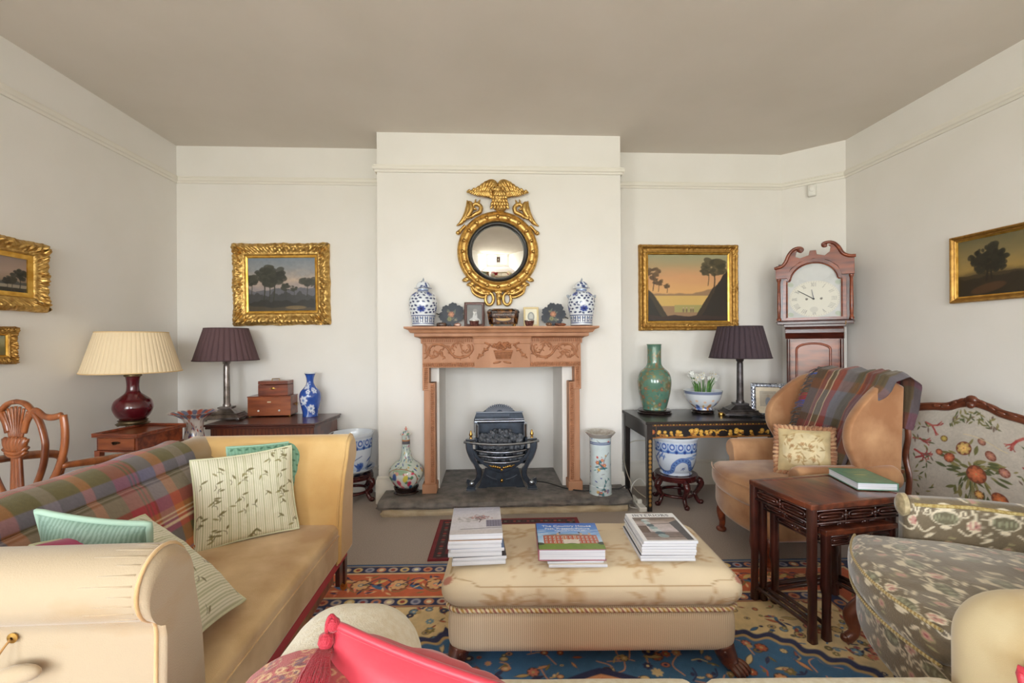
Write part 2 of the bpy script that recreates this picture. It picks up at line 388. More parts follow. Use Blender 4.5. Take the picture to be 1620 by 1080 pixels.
# ------------------------------------------------------------------ room shell
XL, XR, YB, YF, ZC, YCH = -2.58, 2.94, 3.91, -5.0, 2.90, 3.60
CHL, CHR = -0.866, 1.06
K1, K2 = (2.60, YB), (XR, 3.60)
struct('floor', box(XL - .1, XR + .1, YF - .1, YB + .3, -.1, 0), M_carpet, smooth=0)
struct('ceiling', box(XL - .1, XR + .1, YF - .1, YB + .3, ZC, ZC + .1), M_ceil, smooth=0)
W3 = (-2.5, -0.9, .45, 2.62)                                     # extra side-wall window behind the camera, added to light the lower room
struct('wall_left', [box(XL - .1, XL, W3[1], YB + .1, 0, ZC), box(XL - .1, XL, YF - .1, W3[0], 0, ZC), box(XL - .1, XL, W3[0], W3[1], 0, W3[2]), box(XL - .1, XL, W3[0], W3[1], W3[3], ZC)], M_wall, smooth=0)
struct('wall_right', box(XR, XR + .1, YF - .1, YB + .1, 0, ZC), M_wall, smooth=0)
struct('wall_back', [box(XL, CHL + .02, YB, YB + .1, 0, ZC), box(CHR - .02, XR, YB, YB + .1, 0, ZC)], M_wall, smooth=0)
struct('wall_corner', prism([K1, K2, (XR, YB)], 'z', 0, ZC), M_wall, smooth=0)
# chimney breast with its open recess
RL, RR, RT_ = at_y(695, 650, YCH)[0], at_y(889.5, 650, YCH)[0], at_y(792, 586, YCH)[2] + .12
RB = YCH + .52
struct('wall_chimney', [box(CHL, RL, YCH, RB, 0, ZC), box(RR, CHR, YCH, RB, 0, ZC), box(RL, RR, YCH, RB, RT_, ZC), box(CHL, CHR, RB, RB + .08, 0, ZC)], M_wall, smooth=0)
# front wall behind the camera, with two tall windows
W1 = (-2.35, -0.15, .5, 2.68); W2 = (0.75, 2.35, .5, 2.68)
struct('wall_front', [box(XL, W1[0], YF - .12, YF, 0, ZC), box(W1[1], W2[0], YF - .12, YF, 0, ZC), box(W2[1], XR, YF - .12, YF, 0, ZC)] +
       [box(w[0], w[1], YF - .12, YF, 0, w[2]) for w in (W1, W2)] + [box(w[0], w[1], YF - .12, YF, w[3], ZC) for w in (W1, W2)], M_wall, smooth=0)
for i, w in enumerate((W1, W2)):
    fr = []
    t = .06
    fr += [box(w[0], w[0] + t, YF - .1, YF - .04, w[2], w[3]), box(w[1] - t, w[1], YF - .1, YF - .04, w[2], w[3]), box(w[0], w[1], YF - .1, YF - .04, w[2], w[2] + t), box(w[0], w[1], YF - .1, YF - .04, w[3] - t, w[3]),
           box(w[0], w[1], YF - .1, YF - .04, (w[2] + w[3]) / 2 - .03, (w[2] + w[3]) / 2 + .03)]
    nb = 4 if i == 0 else 3
    for k in range(1, nb): x = w[0] + (w[1] - w[0]) * k / nb; fr.append(box(x - .015, x + .015, YF - .085, YF - .055, w[2], w[3]))
    o = struct('window_%d' % (i + 1), fr, M_white, smooth=0)
    g = mk('pane', box(w[0] + t, w[1] - t, YF - .074, YF - .070, w[2] + t, w[3] - t), M_glass, o, smooth=0)
    mk('window_sill', box(w[0] - .05, w[1] + .05, YF - .02, YF + .06, w[2] - .04, w[2]), M_white, o, smooth=0)
t = .06; fr = [box(XL - .08, XL - .02, W3[0], W3[0] + t, W3[2], W3[3]), box(XL - .08, XL - .02, W3[1] - t, W3[1], W3[2], W3[3])] + [box(XL - .08, XL - .02, W3[0], W3[1], z, z + t) for z in (W3[2], (W3[2] + W3[3]) / 2, W3[3] - t)] + [box(XL - .07, XL - .03, y - .015, y + .015, W3[2], W3[3]) for y in (W3[0] + .53, W3[0] + 1.07)]
o = struct('window_3', fr, M_white, smooth=0); mk('pane', box(XL - .052, XL - .048, W3[0] + t, W3[1] - t, W3[2] + t, W3[3] - t), M_glass, o, smooth=0); mk('window_sill', box(XL - .02, XL + .06, W3[0] - .05, W3[1] + .05, W3[2] - .04, W3[2]), M_white, o, smooth=0)
# picture rail and skirting
ZR = 2.615
railp = [(0, -.028), (.012, -.028), (.016, -.014), (.026, -.008), (.03, .004), (.03, .012), (.018, .018), (.022, .026), (.012, .03), (0, .03)]
E_ = .001
path_rail = [(XL + E_, YF), (XL + E_, YB - E_), (CHL - E_, YB - E_), (CHL - E_, YCH - E_), (CHR + E_, YCH - E_), (CHR + E_, YB - E_), K1, K2, (XR - E_, YF)]
def seg(i, j, prof, z): return sweepline([(p[0], p[1], z) for p in path_rail[i:j + 1]], prof)
struct('trim_1', seg(0, 2, railp, ZR), M_trim, smooth=30)
struct('trim_2', seg(2, 5, railp, ZR), M_trim, smooth=30)
struct('trim_3', seg(5, 7, railp, ZR), M_trim, smooth=30)
struct('trim_4', seg(7, 8, railp, ZR), M_trim, smooth=30)
skp = [(0, 0), (.022, 0), (.022, .17), (.018, .185), (.012, .19), (.014, .205), (.006, .215), (0, .215)]
struct('baseboard_left', seg(0, 1, skp, 0), M_trim, smooth=30)
struct('baseboard_back', [seg(1, 3, skp, 0), sweepline([(CHL + E_, YCH - E_, 0), (RL - .1, YCH - E_, 0)], skp)], M_trim, smooth=30)
struct('baseboard_right', [seg(4, 7, skp, 0)], M_trim, smooth=30)
struct('baseboard_side', seg(7, 8, skp, 0), M_trim, smooth=30)
# ------------------------------------------------------------------ camera, sky, daylight
cam = bpy.data.cameras.new('camera'); co = bpy.data.objects.new('camera', cam); COL.objects.link(co)
cam.sensor_width = 36; cam.lens = FPX / 1620 * 36; cam.clip_start = .05
c, s = math.cos(ROLL), math.sin(ROLL); r_ = RT * c - UP * s; u_ = RT * s + UP * c; b_ = -FW
co.matrix_world = Matrix(((r_[0], u_[0], b_[0], C0[0]), (r_[1], u_[1], b_[1], C0[1]), (r_[2], u_[2], b_[2], C0[2]), (0, 0, 0, 1)))
sc = bpy.context.scene; sc.camera = co
wd = bpy.data.worlds.new('sky'); sc.world = wd; wd.use_nodes = True; nt = wd.node_tree; bg = nt.nodes['Background']
tc = nt.nodes.new('ShaderNodeTexCoord'); sx = nt.nodes.new('ShaderNodeSeparateXYZ'); nt.links.new(tc.outputs['Generated'], sx.inputs[0])
cr = nt.nodes.new('ShaderNodeValToRGB'); nt.links.new(sx.outputs['Z'], cr.inputs['Fac'])
e = cr.color_ramp.elements; e[0].position = 0; e[0].color = (.46, .48, .42, 1); e[1].position = .03; e[1].color = (.90, .955, 1.0, 1)
n_ = cr.color_ramp.elements.new(.6); n_.color = (.86, .93, 1.0, 1)
nt.links.new(cr.outputs['Color'], bg.inputs['Color']); bg.inputs['Strength'].default_value = 22.5
for w in (W1, W2):
    l = bpy.data.lights.new('sky_portal', 'AREA'); l.shape = 'RECTANGLE'; l.size = w[1] - w[0]; l.size_y = w[3] - w[2]; l.cycles.is_portal = True
    lo = bpy.data.objects.new('sky_portal', l); COL.objects.link(lo); lo.location = ((w[0] + w[1]) / 2, YF - .13, (w[2] + w[3]) / 2); lo.rotation_euler = (PI / 2, 0, 0)
l = bpy.data.lights.new('sky_portal', 'AREA'); l.shape = 'RECTANGLE'; l.size = W3[3] - W3[2]; l.size_y = W3[1] - W3[0]; l.cycles.is_portal = True
lo = bpy.data.objects.new('sky_portal', l); COL.objects.link(lo); lo.location = (XL - .11, (W3[0] + W3[1]) / 2, (W3[2] + W3[3]) / 2); lo.rotation_euler = (0, -PI / 2, 0)
vs = sc.view_settings; vs.view_transform = 'Standard'; vs.look = 'None'; vs.gamma = 1; vs.exposure = 0.1; vs.use_curve_mapping = False
sc.cycles.use_denoising = True; sc.cycles.max_bounces = 10; sc.cycles.diffuse_bounces = 6; sc.cycles.sample_clamp_indirect = 8
# ================================================================== pictures on the walls
def frame_mesh(W, H, fw, dep, N=150, M=18, orn=1.0, style=0, seed=0):
    """carved frame: grid along each side x across, from the wall (t=0) up and in to the sight edge"""
    parts = []; hw, hh = W / 2, H / 2
    cs = [(-hw, -hh), (hw, -hh), (hw, hh), (-hw, hh)]; ci = [(-hw + fw, -hh + fw), (hw - fw, -hh + fw), (hw - fw, hh - fw), (-hw + fw, hh - fw)]
    for k in range(4):
        a, b = A(cs[k]), A(cs[(k + 1) % 4]); ai, bi = A(ci[k]), A(ci[(k + 1) % 4]); L = np.linalg.norm(b - a)
        s = np.linspace(0, 1, N)[:, None]; t = np.linspace(0, 1, M)[None, :]
        tt = np.clip((t - .12) / .88, 0, 1)
        if style == 0: pr = np.interp(tt, [0, .12, .3, .55, .75, .85, .92, 1], [.45, .75, 1, .8, .55, .6, .45, .3])
        elif style == 1: pr = np.interp(tt, [0, .1, .25, .45, .6, .8, .9, 1], [.7, 1, .95, .55, .5, .62, .5, .35])
        else: pr = np.interp(tt, [0, .15, .5, .7, .85, 1], [.6, 1, .85, .5, .6, .4])
        cen = np.exp(-((s - .5) * L / (fw * .6)) ** 2); cor = np.exp(-(s * L / (fw * 1.1)) ** 2) + np.exp(-((1 - s) * L / (fw * 1.1)) ** 2)
        carv = (np.sin(s * L / fw * 15 + k) * np.sin(tt * 11 + s * L / fw * 5) * .6 + (fbm(s * L / fw * 8 + k * 9, tt * 7, seed) - .5) * 1.7)
        mask = np.where(tt < .72, 1, .15) * (.35 + .9 * np.clip(cor + cen * .7, 0, 1.2))
        f = dep * (pr + orn * .32 * carv * mask + orn * .22 * np.clip(cor + .6 * cen, 0, 1) * np.exp(-((tt - .3) / .3) ** 2))
        f = np.where(t < .06, 0, f)
        out = orn * fw * .06 * (cor + .8 * cen + .25 * np.sin(s * L / fw * 6)) * (1 - tt)
        o = a + (b - a) * s; i_ = ai + (bi - ai) * s
        tc = np.where(t < .12, 0, tt)
        P = o[:, None, :] * (1 - tc[..., None]) + i_[:, None, :] * tc[..., None]
        d = (b - a) / L; nrm = A([d[1], -d[0]])
        P = P + nrm * (np.broadcast_to(out, (N, M)) * np.sin(np.pi * np.clip(s * 1, 0, 1)) ** .15)[..., None]
        parts.append(surf(np.stack([P[..., 0], -np.broadcast_to(f, (N, M)), P[..., 1]], -1))[:2])
    return parts
def picture(name, label, W, H, fw, dep, cv, loc, rz=0, m=None, orn=1.0, style=0, slip=.014, seed=0, roll=0, group=None):
    t = thing(name, label, 'painting', loc, rz, group); t.rotation_euler = (0, roll, rz)
    mk('frame', frame_mesh(W, H, fw, dep, orn=orn, style=style, seed=seed), m or M_gilt, t, smooth=60)
    iw, ih = W - 2 * fw, H - 2 * fw
    mk('slip', rring([(-iw / 2, -ih / 2), (iw / 2, -ih / 2), (iw / 2, ih / 2), (-iw / 2, ih / 2)], [(.004, dep * .28), (.004, dep * .42), (0, dep * .42), (-slip, dep * .26), (-slip, dep * .1)]), M_gilt_bright, t, smooth=30)
    mk('canvas', panel(cv, iw - slip, ih - slip, y=-dep * .14, z0=-(ih - slip) / 2), M_paint, t)
    mk('backing', box(-iw/2-.01, iw/2+.01, -.003, 0, -ih/2-.01, ih/2+.01), M_mahog_d, t, smooth=0)
    return t
def skyfill(cv, stops, seed=0, amp=.18):
    y = cv.Y / cv.h; y = y + (fbm(cv.X / 40, cv.Y / 14, seed) - .5) * amp
    P = [p for p, _ in stops]
    for k in range(3): cv.a[..., k] = np.interp(y, P, [c[k] for _, c in stops])
def ridge(cv, base, amp, sc, col, seed, fn=None):
    h = base + amp * (fbm(cv.X[0] / sc, 0 * cv.X[0] + seed, seed) - .5) * cv.h
    if fn is not None: h = h + fn(np.arange(cv.w) / cv.w) * cv.h
    cv.mask(sstep(-1, 1, cv.Y - h[None]), col)
def tree(cv, x, y, h, col, seed, w=1.0, trunk=None):
    r = random.Random(seed)
    cv.line(curve_pts([(x, y), (x + h * .04, y - h * .4), (x - h * .02, y - h * .7)], 8), max(1, h * .035), trunk or col)
    for k in range(26):
        a = r.random() * 6.28; d = math.sqrt(r.random()); q = h * (.05 + .07 * r.random())
        c = tuple(np.clip(A(col) * (.7 + .8 * r.random()), 0, 1)); cv.ell(x + math.cos(a) * d * h * .27 * w, y - h * .74 + math.sin(a) * d * h * .22, q * 1.25, q * .8, r.random() - .5, c, .9)
# -- landscape in the left alcove
c1 = Cv(150, 122, S(110, 120, 130)); skyfill(c1, [(0, S(118, 130, 142)), (.25, S(140, 142, 145)), (.45, S(186, 164, 146)), (.58, S(150, 140, 140)), (1, S(120, 112, 108))], 3)
ridge(c1, 72, .12, 22, S(96, 96, 104), 4); ridge(c1, 82, .2, 14, S(62, 62, 62), 9)
for x, y, h, sd in ((8, 84, 44, 1), (34, 100, 78, 2), (55, 100, 82, 3), (46, 96, 60, 5), (82, 92, 34, 6), (128, 88, 46, 7), (146, 90, 44, 8), (100, 88, 24, 4)): tree(c1, x, y, h, S(52, 52, 42), sd)
ridge(c1, 98, .14, 20, S(44, 42, 38), 12); ridge(c1, 110, .1, 30, S(72, 62, 46), 15); c1.ell(104, 112, 22, 4, 0, S(130, 108, 70), .7); c1.tint(.15, 6, 2)
p = [at_y(*q, YB - .03) for q in ((366, 384), (519, 385), (522, 514), (369, 514))]; cen = sum(p) / 4
picture('landscape_painting', 'gilt swept-frame landscape of dark trees under a blue-grey sky, above the brown-shaded lamp and sideboard', p[1][0] - p[0][0], (p[0][2] - p[3][2]), .105, .05, c1, (cen[0], YB - .002, cen[2]), 0, roll=-.012)
# -- lake scene in the right alcove
c2 = Cv(150, 130, S(200, 160, 110)); skyfill(c2, [(0, S(150, 150, 118)), (.18, S(172, 148, 108)), (.35, S(204, 152, 106)), (.55, S(214, 164, 104)), (.62, S(196, 150, 96)), (.8, S(190, 160, 92)), (1, S(90, 70, 50))], 13, .1)
ridge(c2, 76, .05, 20, S(150, 118, 86), 3, lambda u: -.16 * np.clip(u - .55, 0, 1) * 2); c2.rect(0, 80, 150, 100, S(204, 168, 96)); c2.rect(50, 98, 110, 112, S(160, 150, 92))
ridge(c2, 62, .06, 10, S(60, 50, 34), 5, lambda u: .02 + .60 * sstep(-.05, .42, u) + sstep(.36, .5, u) * .5); ridge(c2, 66, .05, 9, S(38, 34, 26), 8, lambda u: .0 + .62 * sstep(-.12, .36, u) + sstep(.28, .42, u) * .6)
ridge(c2, 95, .07, 9, S(58, 44, 28), 6, lambda u: .35 - .62 * sstep(.40, .95, u) - .10 * sstep(.6, 1, u)); ridge(c2, 100, .07, 9, S(40, 32, 24), 7, lambda u: .32 - .9 * sstep(.52, 1.05, u))
for x, y, h, w in ((10, 70, 46, 1.3), (20, 72, 26, 1.2), (36, 74, 18, 1)): tree(c2, x, y, h, S(88, 66, 40), int(x), w, S(70, 50, 34))
tree(c2, 122, 74, 66, S(70, 62, 38), 21, 1.15, S(66, 48, 32)); tree(c2, 112, 60, 40, S(66, 58, 36), 22, 1.2)
ridge(c2, 118, .06, 25, S(56, 38, 30), 11); c2.rect(0, 126, 150, 130, S(34, 24, 24))
for x in (66, 72, 80, 84): c2.ell(x, 108, 1.6, 4, 0, S(120, 98, 74)); c2.ell(x, 103, 1.2, 1.2, 0, S(190, 160, 130))
p = [at_y(*q, YB - .03) for q in ((1012, 387), (1168, 386), (1166, 523), (1012, 523))]; cen = sum(p) / 4
picture('lake_painting', 'gilt-framed sunset lake landscape with two trees, above the black lacquer table', p[1][0] - p[0][0], (p[0][2] - p[3][2]), .074, .045, c2, (cen[0], YB - .002, cen[2]), 0, M_gilt_dull, orn=.45, style=1, seed=4, slip=.01)
# -- left wall, large and small
c3 = Cv(140, 100, S(150, 130, 120)); skyfill(c3, [(0, S(140, 124, 116)), (.4, S(166, 142, 128)), (.6, S(150, 130, 112)), (1, S(70, 62, 50))], 23)
ridge(c3, 66, .1, 20, S(80, 80, 76), 2); c3.rect(0, 76, 140, 84, S(150, 140, 124)); ridge(c3, 84, .1, 20, S(50, 46, 38), 3); tree(c3, 118, 92, 60, S(44, 44, 38), 2); tree(c3, 100, 92, 40, S(58, 56, 46), 5); tree(c3, 90, 92, 34, S(48, 46, 40), 6)
xw = XL + .03; tr = at_x(76, 388, xw); br = at_x(72, 494, xw); H = tr[2] - br[2]; W = H * 1.3
picture('gilt_landscape', 'large landscape in a deep ornate gilt frame, high on the wall beside the cream lampshade', W, H, .082, .05, c3, (XL + .002, tr[1] - W / 2, (tr[2] + br[2]) / 2), PI / 2, orn=.9, seed=6, slip=.02)
c4 = Cv(80, 64, S(150, 146, 100)); skyfill(c4, [(0, S(140, 150, 130)), (.4, S(156, 150, 110)), (.6, S(120, 112, 66)), (1, S(96, 88, 56))], 33)
c4.ell(46, 34, 14, 6, 0, S(66, 44, 32)); c4.ell(60, 28, 5, 3, -.6, S(66, 44, 32))
for x in (36, 40, 54, 58): c4.line([(x, 36), (x + 1, 48)], 2, S(58, 40, 30))
tr = at_x(30, 517, xw); br = at_x(30, 575, xw); H = tr[2] - br[2]; W = H * 1.2
picture('horse_picture', 'small gilt-framed picture hung under the large ornate landscape, near the shield-back chair', W, H, .042, .03, c4, (XL + .002, tr[1] - W / 2, (tr[2] + br[2]) / 2), PI / 2, M_gilt_dull, orn=1.2, seed=8, slip=.006)
# -- right wall
c5 = Cv(150, 104, S(120, 110, 70)); skyfill(c5, [(0, S(104, 96, 66)), (.3, S(134, 118, 76)), (.52, S(160, 132, 74)), (.62, S(110, 92, 54)), (1, S(48, 36, 22))], 43)
ridge(c5, 64, .06, 30, S(64, 52, 32), 2); ridge(c5, 70, .1, 18, S(44, 36, 24), 4); c5.ell(50, 90, 28, 8, -.2, S(84, 56, 34), .7)
c5.line([(48, 76), (50, 50)], 4, S(34, 28, 20)); c5.line([(56, 74), (54, 50)], 3, S(34, 28, 20)); [c5.blob(x, y, q_, 26, S(36, 34, 24), x, .8) for x, y, q_ in ((36, 34, 15), (50, 44, 20), (64, 40, 15), (58, 24, 14), (44, 52, 14), (66, 52, 12))]
xr = XR - .02; tl = at_x(1503, 377, xr); bl = at_x(1508, 480, xr); H = tl[2] - bl[2]; W = H * 1.4
picture('oak_painting', 'landscape with one big dark oak in a slim gilt frame, above the tapestry fire screen', W, H, .03, .03, c5, (XR - .002, tl[1] - W / 2, (tl[2] + bl[2]) / 2), -PI / 2, M_gilt_dull, orn=.12, style=2, slip=.008)
# motion sensor in the corner
q = at_y(1286, 302, 3.75); t_ = (q[0] - K1[0]) / (K2[0] - K1[0]); ang = math.atan2(-(K1[1] - K2[1]), K2[0] - K1[0])
s_ = thing('motion_sensor', 'small white motion sensor on the corner wall above the longcase clock', 'sensor', (K1[0] + (K2[0] - K1[0]) * t_ - .002, K1[1] + (K2[1] - K1[1]) * t_ - .002, q[2]), ang)
mk('body', cbox(0, -.02, 0, .062, .04, .1), M_plastic, s_, bevel=.012, seg=3); mk('lens', mv(sphere((0, 0, 0), (.022, .012, .028)), 0, -.038, .012), M_white, s_)
# portrait on the window wall, seen only in the convex mirror
c6 = Cv(60, 76, S(50, 44, 40)); c6.ell(30, 60, 20, 24, 0, S(84, 76, 70)); c6.ell(30, 30, 8, 10, 0, S(190, 170, 150)); c6.ell(30, 44, 6, 5, 0, S(200, 196, 188))
picture('dark_portrait', 'dark framed portrait on the window wall, seen only reflected in the convex mirror', .95, 1.25, .12, .06, c6, (.30, YF + .002, 1.62), PI, M_mahog_d, orn=.1, style=1)
# ================================================================== mantelpiece
YM = 3.50
def mx(px): return at_y(px, 550, YM)[0]
def mz(py): return at_y(795, py, YM)[2]
CXM = mx(794.5); MP = 1 / (mx(795.5) - mx(794.5))          # px per metre at the frieze
ZSH = mz(516.5); HZ = .112                                  # shelf top, hearth top
mant = thing('mantelpiece', 'carved natural pine mantelpiece with flower-basket tablet, around the fireplace opening', 'mantelpiece', (CXM, 0, 0))
def hx(px): return px / MP
zA, zB = mz(543), mz(572)
hwf = hx(126)
crown = [(0, 0), (.006, .004), (.008, .052), (.022, .066), (.046, .076), (.05, .082), (.05, .112)]
zc = ZSH - zA; cr_ = [(s_, u * (zc - .05) / .112) for s_, u in crown] + [(.075, zc - .046), (.088, zc - .026), (.112, zc - .016), (.116, zc - .012), (.116, zc), (0, zc)]
pth = [(-hwf, YCH, zA), (-hwf, YM, zA), (hwf, YM, zA), (hwf, YCH, zA)]
mk('shelf', [sweepline(pth, cr_), box(-hwf, hwf, YM, YCH - .002, zA, ZSH)], M_pine, mant, smooth=25)
mk('frieze', [box(-hwf + .004, hwf - .004, YM, YCH - .002, zB - .005, zA + .01)] + [box(sg * hx(45) if sg > 0 else -hwf + .006, hwf - .006 if sg > 0 else -hx(45), YM - .006, YM, zA - .012, zA) for sg in (1, -1)], M_pine, mant, smooth=0)
tabc = [(0, 0), (.004, .004), (.006, .04), (.016, .056), (.03, .066), (.034, .09)]
mk('tablet', [box(-hx(43.5), hx(43.5), YM - .022, YM, mz(581), zA + .006), sweepline([(-hx(43.5), YM, zA - .004), (-hx(43.5), YM - .022, zA - .004), (hx(43.5), YM - .022, zA - .004), (hx(43.5), YM, zA - .004)], tabc[:4] + [(.022, .07), (0, .07)])], M_pine, mant, smooth=25)
lm = [(.0, 0), (.0, .012), (.008, .02), (.014, .028), (.008, .038), (.0, .044)]
# architrave with ears, jambs, blocks
def carved(p0, p1, w, y, n):
    """bead-and-leaf strip from p0 to p1 (x,z) in relief"""
    P = []
    for k in range(n):
        f = (k + .5) / n; x, z = p0[0] + (p1[0] - p0[0]) * f, p0[1] + (p1[1] - p0[1]) * f; L = math.hypot(p1[0] - p0[0], p1[1] - p0[1]) / n
        an = math.atan2(p1[1] - p0[1], p1[0] - p0[0])
        for sg in (1, -1):
            P.append(xf(sphere((0, 0, 0), (L * .55, .006, w * .2), 8, 4), rotm('Y', -(an + sg * .6), (x - sg * math.sin(an) * w * .18, y, z + sg * math.cos(an) * w * .18))))
    return P
zE, zS = mz(616), mz(604)
arch = [box(-hx(125), hx(125), YM - .012, YCH - .002, mz(580.5), zB)]
for sg in (-1, 1):
    X = lambda a, b: (sg * hx(a), sg * hx(b)) if sg > 0 else (sg * hx(b), sg * hx(a))
    jb = []
    x0, x1 = X(114.5, 125); jb.append(box(x0, x1, YM - .012, YCH - .002, zE, mz(580)))
    x0, x1 = X(113, 123); jb.append(box(x0, x1, YM - .004, YCH - .002, HZ, zE + .01))
    x0, x1 = X(105.5, 114); jb.append(box(x0, x1, YM - .014, YCH - .002, HZ, zS))
    x0, x1 = X(106, 121); jb.append(box(x0, x1, YM - .016, YCH - .01, zE, zS))
    mk('jamb', jb, M_pine, mant, smooth=0, bevel=.003, seg=1)
    x0, x1 = X(103.5, 126); mk('plinth_block', box(x0, x1, YM - .03, YCH - .002, HZ, mz(762)), M_pine, mant, smooth=0, bevel=.004)
    relief = carved((sg * hx(44), mz(576)), (sg * hx(124), mz(576)), hx(8), YM - .014, 24) + carved((sg * hx(119.5), zE + .01), (sg * hx(119.5), mz(580)), hx(8), YM - .014, 11) + carved((sg * hx(109.8), mz(760)), (sg * hx(109.8), zS - .01), hx(7), YM - .016, 46)
    mk('leaf_moulding', relief, M_pine_carv, mant, smooth=180)
    mk('fluting', [box(x - .0045, x + .0045, YM - .0155, YM + .01, zA + .012, zA + .05) for x in sg * np.linspace(hx(48), hwf - .01, 24)], M_pine_shade, mant, smooth=0)  # darker pine bars stand in for the shade inside the flute grooves
mk('architrave', arch, M_pine, mant, smooth=0, bevel=.003, seg=1)
def Q(X, Y): return (640 + X * 320 / 1620 - 794.5) / MP, mz(510 + Y * 90 / 456)
def rel(pts, r, y=YM - .004, n=26): return tube([(Q(*p)[0], y, Q(*p)[1]) for p in curve_pts(pts, n)], r, 6)
carv = []
for sg in (0, 1):
    T = (lambda L: L) if not sg else (lambda L: [(2 * 782 - x, y) for x, y in L])
    carv += [rel(T([(165, 285), (185, 265), (195, 225), (225, 180), (290, 172), (345, 200), (385, 255), (440, 278), (510, 262), (548, 215), (540, 170)]), [.004, .008, .009, .008, .009, .008, .004]),
             rel(T([(205, 215), (200, 250), (235, 275), (270, 260), (262, 228), (235, 230), (238, 250)]), [.008, .007, .005, .003]), rel(T([(262, 240), (300, 235), (300, 262), (330, 285)]), [.006, .008, .003]),
             rel(T([(400, 225), (385, 190), (410, 165), (450, 168), (455, 200), (470, 228)]), [.004, .008, .007, .003]), rel(T([(470, 228), (500, 240), (525, 215), (520, 178), (500, 180)]), [.004, .007, .006, .005]),
             rel(T([(165, 165), (180, 190), (175, 225), (190, 250)]), [.008, .006, .003]), rel(T([(345, 200), (320, 195), (310, 215), (300, 210)]), [.006, .006, .003]), rel(T([(365, 235), (372, 200), (340, 180)]), [.006, .006, .002]), rel(T([(420, 170), (445, 150), (480, 165)]), [.003, .007, .003])]
yT = YM - .026
for sg in (0, 1):
    for P_ in ([(165, 285), (195, 225), (225, 180), (290, 172), (345, 200), (385, 255), (440, 278), (510, 262), (548, 215)], [(400, 225), (410, 165), (450, 168), (470, 228), (525, 215), (500, 180)], [(205, 215), (235, 275), (262, 228), (300, 245), (330, 285)]):
        for k, p in enumerate(curve_pts(P_, 16)[1:-1]):
            X = p[0] if not sg else 2 * 782 - p[0]; x, z = Q(X + (9 if k % 2 else -9), p[1] + (12 if k % 3 else -12)); carv.append(xf(sphere((0, 0, 0), (.012, .006, .0045), 8, 4), rotm('Y', k * 1.3 + sg, (x, YM - .003, z))))
for k in range(20):
    a = k * 2.39; f = math.sqrt((k + .5) / 20); x, z = Q(780 + math.cos(a) * 78 * f, 185 + math.sin(a) * 26 * f)
    carv.append(sphere((x, yT, z), (.0135, .012, .012), 8, 5)); carv.append(sphere((x, yT - .008, z), (.005, .008, .005), 6, 4))
for sg in (1, -1):
    for k in range(7):
        x, z = Q(780 + sg * (110 + k * 13), 195 + k * 14 + 8 * math.sin(k * 2)); carv.append(xf(sphere((0, 0, 0), (.017, .008, .008), 8, 4), rotm('Y', sg * .9 + k, (x, yT, z))))
    for k in range(4):
        x, z = Q(780 + sg * (95 + k * 12), 180 - 6 * k); carv.append(sphere((x, yT, z), (.01, .01, .008), 8, 4))
    x, z = Q(780 + sg * 40, 318); carv.append(xf(sphere((0, 0, 0), (.034, .01, .009), 10, 4), rotm('Y', sg * .2, (x, yT, z))))
bk = [Q(712, 222), Q(866, 222), Q(846, 292), Q(732, 292)]; carv.append(prism(bk[::-1], 'y', yT - .006, yT + .006))
for k in range(6): z = Q(0, 232 + k * 11)[1]; x0, x1 = Q(716 + k * 3.5, 0)[0], Q(862 - k * 3.5, 0)[0]; carv.append(tube([(x0 + (x1 - x0) * f, yT - .008 - .002 * math.sin(f * 40 + k * 3.14), z) for f in np.linspace(0, 1, 16)], .0045, 5))
mk('carving', carv, M_pine_carv, mant, smooth=180)
# ================================================================== convex mirror
YW = YCH - .001
MS = .00105 * 1.0
ctr = at_y(787.9, 397.4, YCH - .05); mir = thing('convex_mirror', 'round convex mirror in a gilt ball-studded frame topped by a spread-winged eagle', 'mirror', (ctr[0], YW, ctr[2]))
RX = rotm('X', PI / 2)
mk('frame_ring', xf(lathe([(.20, .0), (.300, 0), (.314, .01), (.318, .03), (.312, .045), (.302, .05), (.298, .044), (.292, .046), (.285, .036), (.265, .03), (.252, .036), (.247, .046), (.24, .048), (.232, .04), (.22, .03)], 96), RX), M_gilt, mir, smooth=50)
mk('ebonised_slip', xf(lathe([(.236, .034), (.234, .046), (.228, .05), (.222, .046), (.215, .046), (.208, .036), (.205, .03)], 96), RX), M_ebony, mir, smooth=40)
Rg = .21; bulge = .036; Rs = (Rg * Rg + bulge * bulge) / (2 * bulge)
mk('convex_glass', xf(lathe([(r, .026 + math.sqrt(Rs * Rs - r * r) - (Rs - bulge)) for r in np.linspace(Rg, 1e-4, 40)], 96), RX), M_mirror, mir, smooth=180)
for k in range(20):
    a = 2 * PI * (k + .5 - .5) / 20 + PI / 2; mk('ball', sphere((.276 * math.cos(a), -.045, .276 * math.sin(a)), .0145, 12, 8), M_gilt, mir, smooth=180)
def G(X, Y): return ((X - 418) * MS, (597 - Y) * MS)
def gt(pts, r, y=-.03, flat=1.0, n=24, dy=0): P = curve_pts(pts, n); return tube([(G(*p)[0], y + dy * k / len(P), G(*p)[1]) for k, p in enumerate(P)], r, 8)
def feather(X, Y, l, w, ang, y): return xf(sphere((0, 0, 0), (l * MS, .008, w * MS), 10, 6), rotm('Y', ang, (G(X, Y)[0], y, G(X, Y)[1])))
